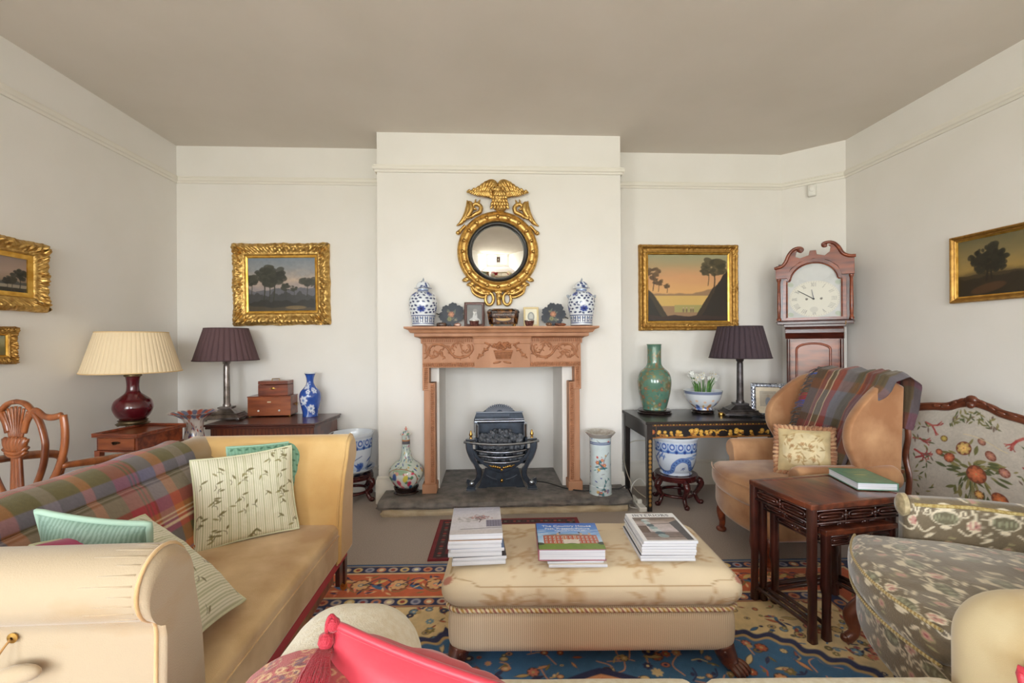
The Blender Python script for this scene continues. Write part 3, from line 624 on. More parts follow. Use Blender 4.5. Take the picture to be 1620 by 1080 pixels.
body = [xf(sphere((0, 0, 0), (.062, .045, .075), 16, 10), rotm('X', .25, (G(430, 205)[0], -.055, G(430, 205)[1]))), xf(sphere((0, 0, 0), (.055, .03, .05), 12, 8), rotm('X', 0, (G(438, 258)[0], -.04, G(438, 258)[1]))),
        sphere((G(418, 150)[0], -.08, G(418, 150)[1]), (.026, .03, .028), 12, 8), sphere((G(410, 175)[0], -.072, G(410, 175)[1]), (.032, .032, .035), 12, 8), gt([(402, 148), (386, 154), (384, 166)], [.013, .009, .002], -.092)]
for r_i, (yy, n, w) in enumerate(((185, 5, 40), (205, 6, 52), (228, 6, 56), (250, 7, 64), (272, 6, 70))):
    for k in range(n): f = (k + .5) / n * 2 - 1; body.append(feather(432 + f * w, yy + abs(f) * -6, 22, 11, PI / 2 - f * .5, -.085 - .018 * (1 - f * f) + r_i * .008))
eagle = mk('eagle', body, M_gilt, mir, smooth=180)
for sg in (1, -1):
    W_ = []
    m_ = lambda X: 418 + sg * (X - 418)
    lead = curve_pts([(470, 140), (440, 100), (462, 78), (510, 90), (560, 125), (625, 152)], 30)
    trail = curve_pts([(462, 205), (500, 196), (540, 190), (585, 182), (640, 158)], 30)
    for row, (ln, w, n) in enumerate(((1.0, 11, 15), (.66, 11, 13), (.36, 11, 11))):
        for k in range(n):
            f = k / (n - 1); P = lead[int(f * (len(lead) - 1))]; T_ = trail[int(f * (len(trail) - 1))]; E2 = P + (T_ - P) * ln; c_ = (P + E2) / 2; dX, dY = E2 - P
            W_.append(feather(m_(c_[0]), c_[1], math.hypot(dX, dY) / 2 + 9, w, math.atan2(dY, sg * dX), -.05 - row * .006 - .01 * (1 - f)))
    W_.append(gt([(m_(x), y) for x, y in [(468, 150), (438, 105), (462, 80), (510, 94), (560, 128), (618, 153)]], [.02, .024, .022, .016, .01, .004], -.045))
    mk('wing', W_, M_gilt, eagle, smooth=180)
    m2 = lambda L: [(418 + sg * (x - 418), y) for x, y in L]
    sc_ = [gt(m2([(725, 405), (690, 380), (655, 330), (640, 270), (645, 215)]), [.004, .016, .024, .02, .004]), gt(m2([(640, 225), (620, 240), (615, 285), (640, 330), (672, 375)]), [.004, .016, .02, .018, .01], -.042),
           gt(m2([(622, 345), (590, 318), (552, 300), (545, 262), (575, 240), (600, 252), (592, 280), (574, 278)]), [.012, .018, .018, .015, .011, .008]), gt(m2([(565, 245), (558, 225), (550, 208)]), [.01, .009, .003]), gt(m2([(580, 240), (584, 222), (580, 205)]), [.009, .008, .003]),
           gt(m2([(712, 455), (690, 430), (660, 400)]), [.018, .012, .012], -.02), sphere((sg * (715 - 418) * MS, -.025, (597 - 456) * MS), .017, 10, 8), gt(m2([(655, 340), (640, 350), (610, 338)]), [.012, .014, .006], -.05)]
    mk('scroll', sc_, M_gilt, mir, smooth=180)
    lf = []
    for k, (a, l) in enumerate(((-.72, 34), (-.88, 36), (-1.04, 36), (-1.2, 32), (-1.34, 26))):
        X, Y = 418 + sg * 312 * math.cos(a), 597 - 312 * math.sin(a); lf.append(feather(X + sg * 2, Y, l, 17, (1 if sg > 0 else -1) * (-(a + PI / 2) + PI + .5) * -1, -.03)); lf.append(feather(X + sg * 8, Y + 10, l * .6, 10, (1 if sg > 0 else -1) * (.4 + a), -.045))
    lf += [gt(m2([(632, 830), (590, 880), (530, 910), (480, 905)]), [.006, .016, .016, .01], -.035), gt(m2([(625, 850), (600, 905), (545, 935), (500, 930)]), [.006, .012, .012, .008], -.03)]
    lf += [tube([(G(*p)[0], -.03, G(*p)[1]) for p in [(418 + sg * (66 + 30 * math.cos(a)), 948 + 46 * math.sin(a)) for a in np.linspace(0, 2 * PI, 21)[:-1]]], .013, 7, closed=True)]
    if sg > 0: lf += [gt([(420, 893), (424, 930), (420, 960), (424, 995)], [.02, .026, .016, .02], -.034), gt([(395, 905), (420, 898), (445, 905)], .014, -.04)]
    mk('leaf_apron', lf, M_gilt, mir, smooth=180)
# ================================================================== things on the mantel shelf
YS = 3.485; PXM = .00486
def shelf_x(px): return at_y(px, 510, YS)[0]
WB, BL, BD, BLL = S(226, 232, 240), S(44, 62, 124), S(26, 38, 92), S(110, 138, 190)
def jar_cv(seed):
    c = Cv(150, 104, WB, True); r = random.Random(seed)
    for y in range(24, 76, 8):
        for k in range(17): c.ell((k + (y // 8 % 2) * .5) * 150 / 17 + r.uniform(-1.5, 1.5), y + r.uniform(-2, 2), 3.1, 2.1, r.uniform(-1, 1), S(46, 58, 104))
    for x in (37, 75, 112, 150):
        for y, s_ in ((64, 7), (26, 6.5)):
            X = x + (18 if y < 40 else 0); c.flower(X, y, s_, 7, S(52, 72, 150), BD, S(196, 206, 226))
    c.rect(0, 8, 150, 18, S(150, 168, 200)); c.rect(0, 11, 150, 15, BL)
    for k in range(30): c.ell(k * 5, 13, 1.5, 1.6, 0, WB)
    c.rect(0, 79, 150, 80.5, BL); c.rect(0, 97, 150, 98.5, BL)
    for k in range(15):
        X = k * 10 + 5; c.rect(X - 3.6, 82, X - 1.2, 96, BD); c.rect(X + 1.2, 82, X + 3.6, 96, BD); c.ell(X, 86, 1.2, 2.5, 0, BLL); c.ell(X, 93, 1, 1.8, 0, BL)
    return c
def lid_cv(seed):
    c = Cv(72, 28, WB, True); r = random.Random(seed)
    for k in range(40): c.ell(r.random() * 72, 4 + r.random() * 18, 2.6, 1.8, r.random() * 3, S(52, 72, 128))
    c.rect(0, 24, 72, 28, S(100, 110, 130)); return c
for px, lab, hand in ((669.5, 'blue and white lidded ginger jar without handles, at one end of the mantel shelf', 0), (920, 'blue and white lidded ginger jar with small side handles, on the mantel shelf', 1)):
    j = thing('ginger_jar', lab, 'jar', (shelf_x(px), YS, ZSH))
    k = PXM
    mk('base_ring', lathe([(0, 0), (17.5 * k, 0), (17.8 * k, .8 * k), (17 * k, 1.6 * k), (0, 1.6 * k)], 40), M_mahog_d, j)
    mk('body', painted_lathe([(16.5 * k, 1.6 * k), (17.3 * k, 3 * k), (17.6 * k, 8 * k), (18.2 * k, 14 * k), (20 * k, 24 * k), (21.6 * k, 33 * k), (21.4 * k, 41 * k), (19 * k, 48 * k), (14 * k, 53 * k), (9.5 * k, 55 * k), (8.5 * k, 56 * k), (8.2 * k, 60.2 * k), (5 * k, 60.2 * k)], jar_cv(3 + hand), 80), M_porc, j, smooth=180)
    ld = mk('lid', painted_lathe([(6 * k, 59.6 * k), (13.2 * k, 59.7 * k), (13.4 * k, 60.6 * k), (10.8 * k, 62 * k), (10.3 * k, 65 * k), (7.8 * k, 69 * k), (3.5 * k, 71 * k), (.1 * k, 71.4 * k)], lid_cv(hand), 40), M_porc, j, smooth=60)
    mk('finial', [mv(sphere((0, 0, 0), (2.0 * k, 1.8 * k, 1.6 * k), 10, 6), 0, 0, 71.8 * k), mv(sphere((0, 0, 0), (1.5 * k, 1.3 * k, 1.5 * k), 10, 6), .6 * k, 0, 74.2 * k), mv(sphere((0, 0, 0), (.7 * k, .8 * k, 1 * k), 8, 5), .9 * k, 0, 75.9 * k)], mat('lid_lion', S(120, 132, 150), .2, col2=S(200, 205, 212), ns=120), ld, smooth=180)
    if hand:
        for sg in (1, -1): mk('handle', [sphere((sg * 21 * k, -.002, 47 * k), (2.4 * k, 2.4 * k, 2.8 * k), 10, 6), sphere((sg * 22.6 * k, -.002, 48.6 * k), (1.4 * k, 1.4 * k, 1.4 * k), 8, 5)], mat('lid_lion'), j, smooth=180)
# papier-mache hand screens
def screen_cv(seed):
    c = Cv(96, 96, S(52, 57, 68)); c.tint(.35, 22, seed); r = random.Random(seed)
    for k in range(9): c.leaf(48 + r.uniform(-16, 14), 50 + r.uniform(-18, 22), 9, 3, r.random() * 3, S(96, 104, 92))
    c.flower(46, 46, 9, 6, S(176, 120, 92), S(196, 148, 106), S(120, 84, 70)); c.flower(40, 62, 7, 6, S(130, 132, 92), S(96, 92, 60), S(84, 88, 70)); c.ell(62, 66, 4, 3, .4, S(150, 142, 128)); c.ell(34, 36, 4, 3, 1, S(116, 110, 90)); return c
def polar_panel(cv, Rf, th, n=72, m=22):
    a = np.arange(n) * 2 * PI / n; R = Rf(a); f = np.linspace(0, 1, m)[:, None]; X = f * R * np.cos(a); Z = f * R * np.sin(a); R0 = R.max()
    ix = np.clip(((X / R0 + 1) / 2 * (cv.w - 1)).astype(int), 0, cv.w - 1); iy = np.clip(((1 - (Z / R0 + 1) / 2) * (cv.h - 1)).astype(int), 0, cv.h - 1); C = cv.a[iy, ix]
    fr = surf(np.stack([X, np.full_like(X, -th / 2), Z], -1), C, cv=True); bk_ = surf(np.stack([X, np.full_like(X, th / 2), Z], -1), C * .6, cv=True, flip=True)
    ed = surf(np.stack([np.stack([R * np.cos(a), np.full(n, -th / 2), R * np.sin(a)], -1), np.stack([R * np.cos(a), np.full(n, th / 2), R * np.sin(a)], -1)], 0), np.ones((2, n, 3)) * .02, cv=True)
    return [fr, bk_, ed]
for px, py, sg, lab in ((714, 494, -1, 'dark scalloped flower-painted hand screen between the dark framed print and a ginger jar'), (876, 493, 1, 'dark scalloped flower-painted hand screen beside the ginger jar with side handles')):
    q = at_y(px, py, YS + .04); R0 = .098
    t = thing('hand_screen', lab, 'hand screen', (q[0], YS + .045, ZSH)); t.rotation_euler = (-.16, 0, 0)
    Rf = lambda a: R0 * (.80 + .06 * np.cos(2 * a - 1.4) + .19 * np.abs(np.sin(3.5 * a + .6 + sg)) ** .7 + .035 * np.cos(21 * a))
    mk('leaf_panel', [mv(p, 0, 0, .096) for p in polar_panel(screen_cv(5 + sg), Rf, .004)], M_paint, t, smooth=30)
    mk('handle', tube([(sg * .05, .004, .09 + .0), (sg * .09, .006, .078 if sg > 0 else .1), (sg * .118, .01, .066 if sg > 0 else .108)], [.005, .004, .0045], 8), M_ebony, t)
def photo_frame(name, label, w, h, fw, m, cv, loc, rz=0, tilt=.12, dep=.012, mm=None, cat='photo frame', prof=None):
    t = thing(name, label, cat, loc, rz); t.rotation_euler = (-tilt, 0, rz)
    c_ = [(-w / 2 + fw, fw), (w / 2 - fw, fw), (w / 2 - fw, h - fw), (-w / 2 + fw, h - fw)]
    mk('frame', [rring(c_, prof or [(0, .0), (0, dep * .7), (fw * .3, dep), (fw * .7, dep), (fw, dep * .6), (fw, -.004)], 0)], m, t, smooth=35)
    mk('print', panel(cv, w - 2 * fw + .002, h - 2 * fw + .002, y=-dep * .3, z0=fw - .001), M_print, t)
    mk('back_board', box(-w / 2 + .004, w / 2 - .004, -.001, .004, .003, h - .003), M_ebony, t, smooth=0)
    mk('strut', prism([(.004, h * .55), (.004 + h * .38, tilt * h * .3 + .004), (.004 + h * .36, tilt * h * .3 + .003), (.004, h * .5)], 'x', -.02, .02), M_ebony, t, smooth=0); return t
pc = Cv(60, 76, S(120, 120, 120)); pc.tint(.2, 20, 1); pc.ell(30, 70, 24, 22, 0, S(188, 188, 188)); pc.ell(31, 50, 9, 22, .1, S(200, 200, 200)); pc.ell(31, 28, 7, 9, 0, S(214, 212, 208)); pc.ell(32, 22, 8, 6, 0, S(150, 148, 146)); pc.ell(34, 36, 3, 6, 0, S(170, 170, 170))
photo_frame('portrait_print', 'dark wood framed grey print of a veiled figure, beside the tortoiseshell box', .155, .19, .02, M_mahog_d, pc, (shelf_x(750.5), YS + .02, ZSH))
pc = Cv(60, 72, S(228, 222, 200)); pc.ell(29, 36, 17, 22, 0, S(150, 152, 148)); pc.ell(29, 34, 10, 14, 0, S(190, 190, 184)); pc.ell(29, 52, 12, 8, 0, S(120, 122, 120))
photo_frame('miniature_print', 'small cream framed print of an oval portrait, behind a dark cup on the mantel shelf', .118, .152, .014, mat('cream_frame', S(226, 206, 158), .5), pc, (shelf_x(841), YS + .03, ZSH))
# tortoiseshell box
bx = thing('tortoiseshell_box', 'tortoiseshell tea caddy with canted corners and a pale inlaid front panel, under the mirror', 'box', (shelf_x(796), YS, ZSH))
def octa(w, d, c, z): return [(-w / 2 + c, -d / 2, z), (w / 2 - c, -d / 2, z), (w / 2, -d / 2 + c, z), (w / 2, d / 2 - c, z), (w / 2 - c, d / 2, z), (-w / 2 + c, d / 2, z), (-w / 2, d / 2 - c, z), (-w / 2, -d / 2 + c, z)]
def octaloft(L): V = sum([octa(*l) for l in L], []); n = len(L); F = [tuple(f) for f in gridF(n, 8, cv=True)] + [tuple(range(8))[::-1], tuple(range((n - 1) * 8, n * 8))]; return (A(V), F)
M_tort = mat('tortoiseshell', S(40, 22, 16), .15, col2=S(150, 96, 44), ns=38, lo=.45, hi=.8, coat=.5)
mk('body', octaloft([(.215, .1, .03, .016), (.235, .12, .034, .075), (.238, .122, .034, .1)]), M_tort, bx, smooth=0, bevel=.002, seg=1)
mk('lid', octaloft([(.244, .128, .034, .101), (.246, .13, .034, .112), (.232, .118, .034, .126), (.2, .09, .03, .134)]), M_tort, bx, smooth=0, bevel=.002, seg=1)
pn = Cv(70, 36, S(70, 40, 34)); pn.ell(35, 19, 26, 11, 0, S(196, 160, 104)); pn.ell(35, 7, 6, 5, 0, S(60, 34, 30)); [pn.ell(4 + k * 6.2, 3, 1.6, 1.2, 0, S(200, 190, 176)) for k in range(11)]; [pn.ell(3, 8 + 6 * k, 1.5, 1.5, 0, S(180, 170, 160)) for k in range(5)]; [pn.ell(67, 8 + 6 * k, 1.5, 1.5, 0, S(180, 170, 160)) for k in range(5)]
mk('inlay_panel', xf(panel(pn, .155, .062, 0, z0=0), rotm('X', .14, (0, -.0535, .032))), M_paint, bx)
for sx_ in (1, -1):
    for sy_ in (1, -1): mk('foot', sphere((sx_ * .085, sy_ * .04, .009), (.011, .011, .009), 10, 6), M_brass, bx)
# small bits
M_cup = mat('brown_lustre', S(70, 36, 34), .15, .3, col2=S(126, 84, 78), ns=60)
def cup(px, lab):
    t = thing('small_cup', lab, 'cup', (shelf_x(px), YS - .055, ZSH)); mk('bowl', lathe([(0, .004), (.018, 0), (.025, .002), (.033, .02), (.036, .038), (.037, .042), (.034, .042), (.031, .02), (.02, .007), (0, .006)], 28), M_cup, t, smooth=50)
    mk('rim_band', lathe([(.0365, .038), (.038, .04), (.0375, .045), (.035, .044)], 28), mat('silver', S(190, 186, 182), .25, 1.0), t)
cup(750.5, 'small brown lustre cup with a silver rim, in front of the dark framed print'); cup(836.5, 'small brown lustre cup with a silver rim, in front of the cream framed print')
t = tag(mk('snuff_box', lathe([(0, 0), (.026, 0), (.03, .004), (.03, .022), (.026, .028), (.018, .03), (.016, .026), (0, .026)], 28, sx=1.25), mat('dark_agate', S(38, 28, 26), .2, col2=S(96, 72, 60), ns=30), smooth=50), 'small dark oval dish at the foot of the plain ginger jar', 'dish'); t.location = (shelf_x(699.5), YS - .05, ZSH)
t = tag(mk('shell_box', [sphere((0, 0, .012), (.029, .018, .016), 18, 10)] + [sphere((.02 * math.cos(a), -.014, .012 + .012 * math.sin(a)), .005, 6, 4) for a in np.linspace(.2, 2.9, 6)], mat('copper_shell', S(176, 120, 96), .2, .6, col2=S(226, 200, 190), ns=60), smooth=180), 'small coppery shell trinket, in front of the hand screen next to the dark framed print', 'trinket'); t.location = (shelf_x(724.5), YS - .05, ZSH)
t = tag(mk('pebble', sphere((0, 0, .014), (.024, .02, .015), 16, 9), mat('brown_agate', S(84, 56, 40), .25, col2=S(140, 104, 80), ns=40), smooth=180), 'small round brown agate pebble, first ornament after the cream framed print', 'trinket'); t.location = (shelf_x(867), YS - .05, ZSH)
t = tag(mk('agate_dish', [sphere((0, 0, .012), (.043, .024, .0125), 20, 9), sphere((-.036, -.012, .012), (.012, .01, .012), 10, 6)], mat('red_agate', S(74, 36, 26), .18, col2=S(132, 74, 48), ns=30), smooth=180), 'oval reddish agate dish at the foot of the handled ginger jar', 'dish'); t.location = (shelf_x(885.5), YS - .05, ZSH)
# ================================================================== hearth, grate, hearth ornaments
h0, h1 = at_y(597, 795, 3.3)[0], at_y(1001, 790, 3.3)[0]
def slab(x0, x1, y0, y1, z0, z1, amp, seed, nx=90, nz=7, ny=16):
    """rough-edged stone: top grid and broken front edge"""
    t = np.linspace(0, 1, nx)
    edge = amp * (fbm(t * 14, t * 0 + seed, seed) - .5) * 2
    X, Yt = np.meshgrid(x0 + (x1 - x0) * t, np.linspace(0, 1, ny), indexing='ij')
    fy = y0 + edge; Yg = fy[:, None] + (y1 - fy)[:, None] * Yt
    Zt = z1 + .004 * (fbm(X * 9, Yg * 9, seed + 3) - .5) - .012 * np.exp(-(Yt * 12) ** 2)
    top = surf(np.stack([X, Yg, Zt], -1))[:2]
    vz = np.linspace(0, 1, nz)[None, :]; bulge = amp * 1.2 * (fbm(t[:, None] * 22, vz * 2, seed + 9) - .5) * 2 - .012 * np.sin(vz * PI)
    fr = np.stack([np.repeat(X[:, :1], nz, 1), fy[:, None] + bulge * np.sin(vz * PI) ** .5, Zt[:, :1] * (1 - vz) + (z0 - amp * .6 * fbm(t[:, None] * 9, vz * 0, seed + 5)) * vz], -1)
    fr[0, :, 0] += .01 * np.sin(vz[0] * 9); parts = [top, surf(fr)[:2]]
    for i in (0, -1):
        P = np.stack([np.stack([np.full(ny, X[i, 0]), Yg[i], Zt[i]], -1), np.stack([np.full(ny, X[i, 0]), Yg[i], np.full(ny, z0)], -1)], 0); parts.append(surf(P)[:2])
    return parts
hearth = thing('hearth', 'rough grey stone hearth slab with a broken front edge on a pale plastered base', 'hearth', (0, 0, 0))
mk('slab', slab(h0, h1, 3.30, YCH - .0, .062, HZ, .016, 4) + [box(h0 + .01, h1 - .01, 3.36, YCH, .05, HZ - .006), box(RL + .002, RR - .002, YCH - .01, RB - .002, .03, HZ)], M_stone, hearth, smooth=50)
mk('plinth', slab(h0 + .02, h1 - .03, 3.325, YCH - .02, 0.0, .066, .012, 8), M_plinth, hearth, smooth=60)
# ------------------------------------------------------------------ fire grate
YG = 3.60; gc = at_y(793.5, 760, YG)[0]; gp = 1 / (at_y(794.5, 700, YG)[0] - at_y(793.5, 700, YG)[0])
gr = thing('fire_grate', 'black cast iron and steel dog grate with a fan-topped back and curved bars', 'fire grate', (gc, YG, HZ))
def gz(Y): return (1012 - Y) / 7.2 / gp          # zoom-crop rows -> metres above the hearth
def gx(X): return (X - 530) / 7.2 / gp
fan = [(-.19, gz(240)), (-.185, gz(190)), (-.13, gz(178)), (-.08, gz(140)), (-.04, gz(105)), (0, gz(94)), (.04, gz(105)), (.08, gz(140)), (.13, gz(178)), (.185, gz(190)), (.19, gz(240))]
mk('back_plate', [prism([(gx(215), gz(420)), (gx(215), gz(270)), (gx(240), gz(200)), (gx(245), gz(182)), (gx(320), gz(180)), (gx(390), gz(135)), (gx(460), gz(102)), (gx(515), gz(94)), (gx(570), gz(102)), (gx(640), gz(135)), (gx(700), gz(180)), (gx(775), gz(182)), (gx(782), gz(200)), (gx(805), gz(270)), (gx(805), gz(420))][::-1], 'y', .10, .125)], M_iron, gr, smooth=0, bevel=.003)
mk('fan_rib', [tube([(gx(515) + .025 * math.cos(a), .094, gz(184) + .02 * math.sin(a)), (gx(515) + (.115 * math.cos(a)), .09, gz(184) + .068 * math.sin(a) * (1 if True else 0))], [.003, .006], 5) for a in np.linspace(.25, PI - .25, 15)] + [tube([(gx(240), .097, gz(184)), (gx(790), .097, gz(184))], .005, 6)], M_rib_l, gr, smooth=60)
mk('frieze_band', [box(gx(245) + k * .0108, gx(245) + k * .0108 + .006, .094, .102, gz(232), gz(208)) for k in range(25)], M_steel_d, gr, smooth=0)
mk('hood_rail', [tube([(gx(222), .085, gz(288)), (gx(800), .085, gz(288))], .013, 10), tube([(gx(228), .088, gz(262)), (gx(798), .088, gz(262))], .006, 8)], M_steel, gr, smooth=60)
for sg in (1, -1):
    P = [(.0, gz(290)), (.0, gz(330)), (-.01, gz(380)), (-.03, gz(440))]
    mk('cheek', prism([(gx(530) + sg * .19, .09), (gx(530) + sg * .215, .07), (gx(530) + sg * .2, -.02), (gx(530) + sg * .175, -.03)], 'z', gz(450), gz(292)), M_steel, gr, smooth=0, bevel=.008)
    mk('finial', mv(lathe([(.0, 0), (.012, 0), (.013, .008), (.007, .014), (.013, .024), (.014, .036), (.007, .046), (.009, .052), (.004, .064), (0, .066)], 14), gx(530) + sg * .238, -.045, gz(445)), M_brass, gr, smooth=60)
    # cabriole front leg: flat scrolled plate
    out = [(395, 480), (388, 560), (350, 660), (300, 740), (278, 810), (290, 870), (330, 905), (378, 880), (392, 920), (375, 960), (392, 985), (392, 1010), (300, 1010), (290, 960), (240, 900), (222, 830), (228, 770), (250, 745)]
    inn = [(250, 745), (300, 640), (320, 560), (322, 480)]
    poly = [(sg * x / 7.2 / gp, gz(y)) for x, y in out + inn[1:]]
    mk('leg', prism(poly if sg < 0 else poly[::-1], 'y', -.075, -.055), M_iron, gr, smooth=0, bevel=.003)
    mk('leg_trim', [tube([(sg * x / 7.2 / gp, -.077, gz(y)) for x, y in curve_pts(out[:10], 30)], .0042, 6), tube([(sg * x / 7.2 / gp, -.077, gz(y)) for x, y in curve_pts([(300, 1000), (290, 960), (240, 900), (222, 830), (228, 770), (250, 745), (300, 640)], 30)], .0042, 6),
                    xf(lathe([(0, .012), (.012, .01), (.022, .004), (.024, 0), (0, 0)], 16), rotm('X', PI / 2, (sg * 335 / 7.2 / gp, -.075, gz(940)))), cbox(sg * 340 / 7.2 / gp, -.07, gz(1002), .075, .05, .012)], M_steel, gr, smooth=60)
def bowed(z, hw, r, dep=.06, yb=-.03, n=20): return tube([(x, yb - dep * (1 - (x / hw) ** 2), z - .012 * (1 - (x / hw) ** 2)) for x in np.linspace(-hw, hw, n)], r, 8)
for Y, w in ((575, .225), (630, .21), (690, .19)): mk('fire_bar', bowed(gz(Y), w, .0095), M_steel, gr, smooth=180)
mk('top_rail', [tube([(x, -.05 - .06 * (1 - (x / .29) ** 2), gz(480) - .012 * (1 - (x / .29) ** 2)) for x in np.linspace(-.29, .29, 24)], .012, 8, flat=.9), prism([(-.28, -.03), (-.27, .02), (-.2, .02), (-.2, -.05)], 'z', gz(480), gz(455)), prism([(.28, -.03), (.2, -.05), (.2, .02), (.27, .02)], 'z', gz(480), gz(455))], M_steel, gr, smooth=40)
mk('basket', [box(-.19, .19, -.03, .1, gz(740), gz(725)), box(-.2, .2, .085, .1, gz(740), gz(300)), box(-.205, -.19, -.02, .1, gz(740), gz(450)), box(.19, .205, -.02, .1, gz(740), gz(450))], M_iron, gr, smooth=0)
ap = [(-.24, gz(560)), (-.2, gz(650)), (-.14, gz(730)), (-.06, gz(800)), (0, gz(826)), (.06, gz(800)), (.14, gz(730)), (.2, gz(650)), (.24, gz(560)), (.22, gz(560)), (.17, gz(660)), (.1, gz(716)), (0, gz(728)), (-.1, gz(716)), (-.17, gz(660)), (-.22, gz(560))]
mk('apron', [prism(ap, 'y', -.066, -.05), tube([(x, -.068, z) for x, z in curve_pts(ap[:9], 40)], .003, 6)], M_iron, gr, smooth=40)
mk('gilt_swag', [sphere((.016 * k, -.07, gz(775) + .004 * abs(k) - (.012 if k == 0 else 0)), (.011, .006, .011), 8, 5) for k in range(-4, 5)] + [tube([(sg * .07, -.068, gz(765)), (sg * .085, -.068, gz(745)), (sg * .1, -.068, gz(738))], [.006, .004], 6) for sg in (1, -1)], M_brass, gr, smooth=180)
mk('ash_front', [prism([(-.185, gz(1000)), (-.17, gz(960)), (-.13, gz(780)), (.13, gz(780)), (.17, gz(960)), (.185, gz(1000)), (.12, gz(1000)), (.11, gz(990)), (-.11, gz(990)), (-.12, gz(1000))][::-1], 'y', -.05, -.03)], M_iron, gr, smooth=0)
[mk('swag_line', tube([(sg * (.03 + .09 * f), -.052, gz(905) + .035 * f ** 1.6 ) for f in np.linspace(0, 1, 10)], .004, 6), M_steel_d, gr, smooth=180) for sg in (1, -1)]
mk('knob', mv(sphere((0, 0, 0), (.012, .014, .016), 12, 8), 0, -.06, gz(915)), M_brass, gr, smooth=180)
# coals, each a lump of its own
def lump(seed, r):
    P, F = sphere((0, 0, 0), r, 9, 6); rr = np.random.default_rng(seed); P = P + rr.normal(0, r * .16, P.shape); P[:9] = P[:9].mean(0); P[-9:] = P[-9:].mean(0); return (P, F)
base_l = [mk('coal_lump', lump(k, .024), M_coal, smooth=0) for k in range(4)]
CG = 'coal lumps heaped in the grate'; CLB = 'faceted grey-black coal lump heaped in the fire grate basket'
n = 0
for lay, (zz, cnt) in enumerate(((gz(690), 12), (gz(620), 13), (gz(545), 14), (gz(480), 14), (gz(430), 12), (gz(385), 6))):
    for k in range(cnt):
        o = base_l[n] if n < 4 else base_l[n % 4].copy()
        if n >= 4: COL.objects.link(o)
        f = (k + .5) / cnt * 2 - 1; w = .165 if lay < 5 else .08
        o.location = (gc + f * w + random.uniform(-.006, .006), YG + (random.uniform(-.04, .0) if lay < 4 else random.uniform(-.02, .045)) + (.012 if k % 2 else 0), HZ + zz + random.uniform(-.006, .01) - (.012 * abs(f) if lay >= 4 else 0))
        o.rotation_euler = (random.random() * 6, random.random() * 6, random.random() * 6); sc_ = random.uniform(.8, 1.15); o.scale = (sc_, sc_, sc_ * .9); tag(o, CLB, 'coal', CG); n += 1
# ------------------------------------------------------------------ hearth vases
def fam_cv(w, h, seed, ground, panel=None, n=70, pal=None, wrap=True):
    c = Cv(w, h, ground, wrap); r = random.Random(seed); pal = pal or [S(200, 70, 100), S(70, 140, 110), S(60, 90, 160), S(222, 190, 90), S(190, 90, 60)]
    for k in range(n):
        x, y = r.random() * w, r.random() * h; q = r.random()
        if q < .5: c.leaf(x, y, r.uniform(2, 5), 1.2, r.random() * 3, pal[1] if r.random() < .6 else pal[2])
        elif q < .8: c.ell(x, y, r.uniform(1, 2.6), r.uniform(1, 2), r.random() * 3, r.choice(pal))
        else: c.line([(x, y), (x + r.uniform(-6, 6), y + r.uniform(-4, 4))], .8, S(90, 80, 80))
    return c
cc = fam_cv(150, 110, 4, S(206, 220, 214), n=420)
def medal(cx):
    cc.ell(cx, 78, 27, 24, 0, S(150, 110, 60)); cc.ell(cx, 78, 25.5, 22.5, 0, S(220, 226, 222)); r = random.Random(int(cx))
    cc.ell(cx, 60, 12, 4, 0, S(150, 180, 150)); cc.ell(cx, 94, 14, 4, 0, S(80, 130, 150))
    for _ in range(26): cc.ell(cx + r.uniform(-19, 19), 78 + r.uniform(-17, 17), r.uniform(1.5, 3), r.uniform(1.5, 3), 0, r.choice([S(206, 60, 100), S(226, 160, 160), S(70, 130, 170), S(214, 190, 90), S(90, 150, 110), S(236, 226, 220)]))
    for dx, dy, c_ in ((-15, 6, S(206, 60, 100)), (-2, 0, S(214, 84, 110)), (8, -8, S(222, 206, 90)), (14, 2, S(206, 60, 96)), (-8, -10, S(70, 100, 170)), (2, 10, S(226, 140, 150)), (-18, -4, S(70, 150, 120)), (18, 10, S(60, 120, 160))):
        cc.ell(cx + dx, 78 + dy, 3.4, 6, r.uniform(-.4, .4), c_); cc.ell(cx + dx, 78 + dy - 7, 1.6, 1.8, 0, S(236, 214, 196))
medal(70); medal(145)
cc.rect(0, 8, 150, 15, S(96, 96, 104)); cc.rect(0, 8, 150, 9.5, S(190, 130, 80))
q = at_z(640, 783, HZ); bx_ = (q[0], q[1] + .075); k = .00475
st = tag(mk('vase_stand', lathe([(0, 0), (19 * k, 0), (20.5 * k, 1.2 * k), (19.5 * k, 3 * k), (17 * k, 4 * k), (19 * k, 6.5 * k), (20 * k, 10 * k), (18.5 * k, 10.5 * k), (17.5 * k, 7 * k), (0, 6.5 * k)], 40), M_ebony_gl, smooth=50), 'glossy dark round wooden stand under the famille rose bottle on the hearth', 'stand'); st.location = (bx_[0], bx_[1], HZ)
bt = thing('porcelain_bottle', 'famille rose bottle vase with lid and figure medallion, on the hearth slab', 'vase', (bx_[0], bx_[1], HZ + 6.5 * k))
mk('body', painted_lathe([(0.1 * k, 0), (12 * k, 0), (13 * k, 2 * k), (20 * k, 8 * k), (26 * k, 18 * k), (27.4 * k, 26 * k), (25 * k, 34 * k), (18 * k, 41 * k), (11 * k, 47 * k), (8 * k, 56 * k), (6.6 * k, 68 * k), (6.3 * k, 82 * k), (6.4 * k, 86 * k)], cc, 90), M_porc, bt, smooth=180)
lc = fam_cv(50, 16, 7, S(216, 220, 210), n=30); lc.rect(0, 12, 50, 16, S(180, 120, 80))
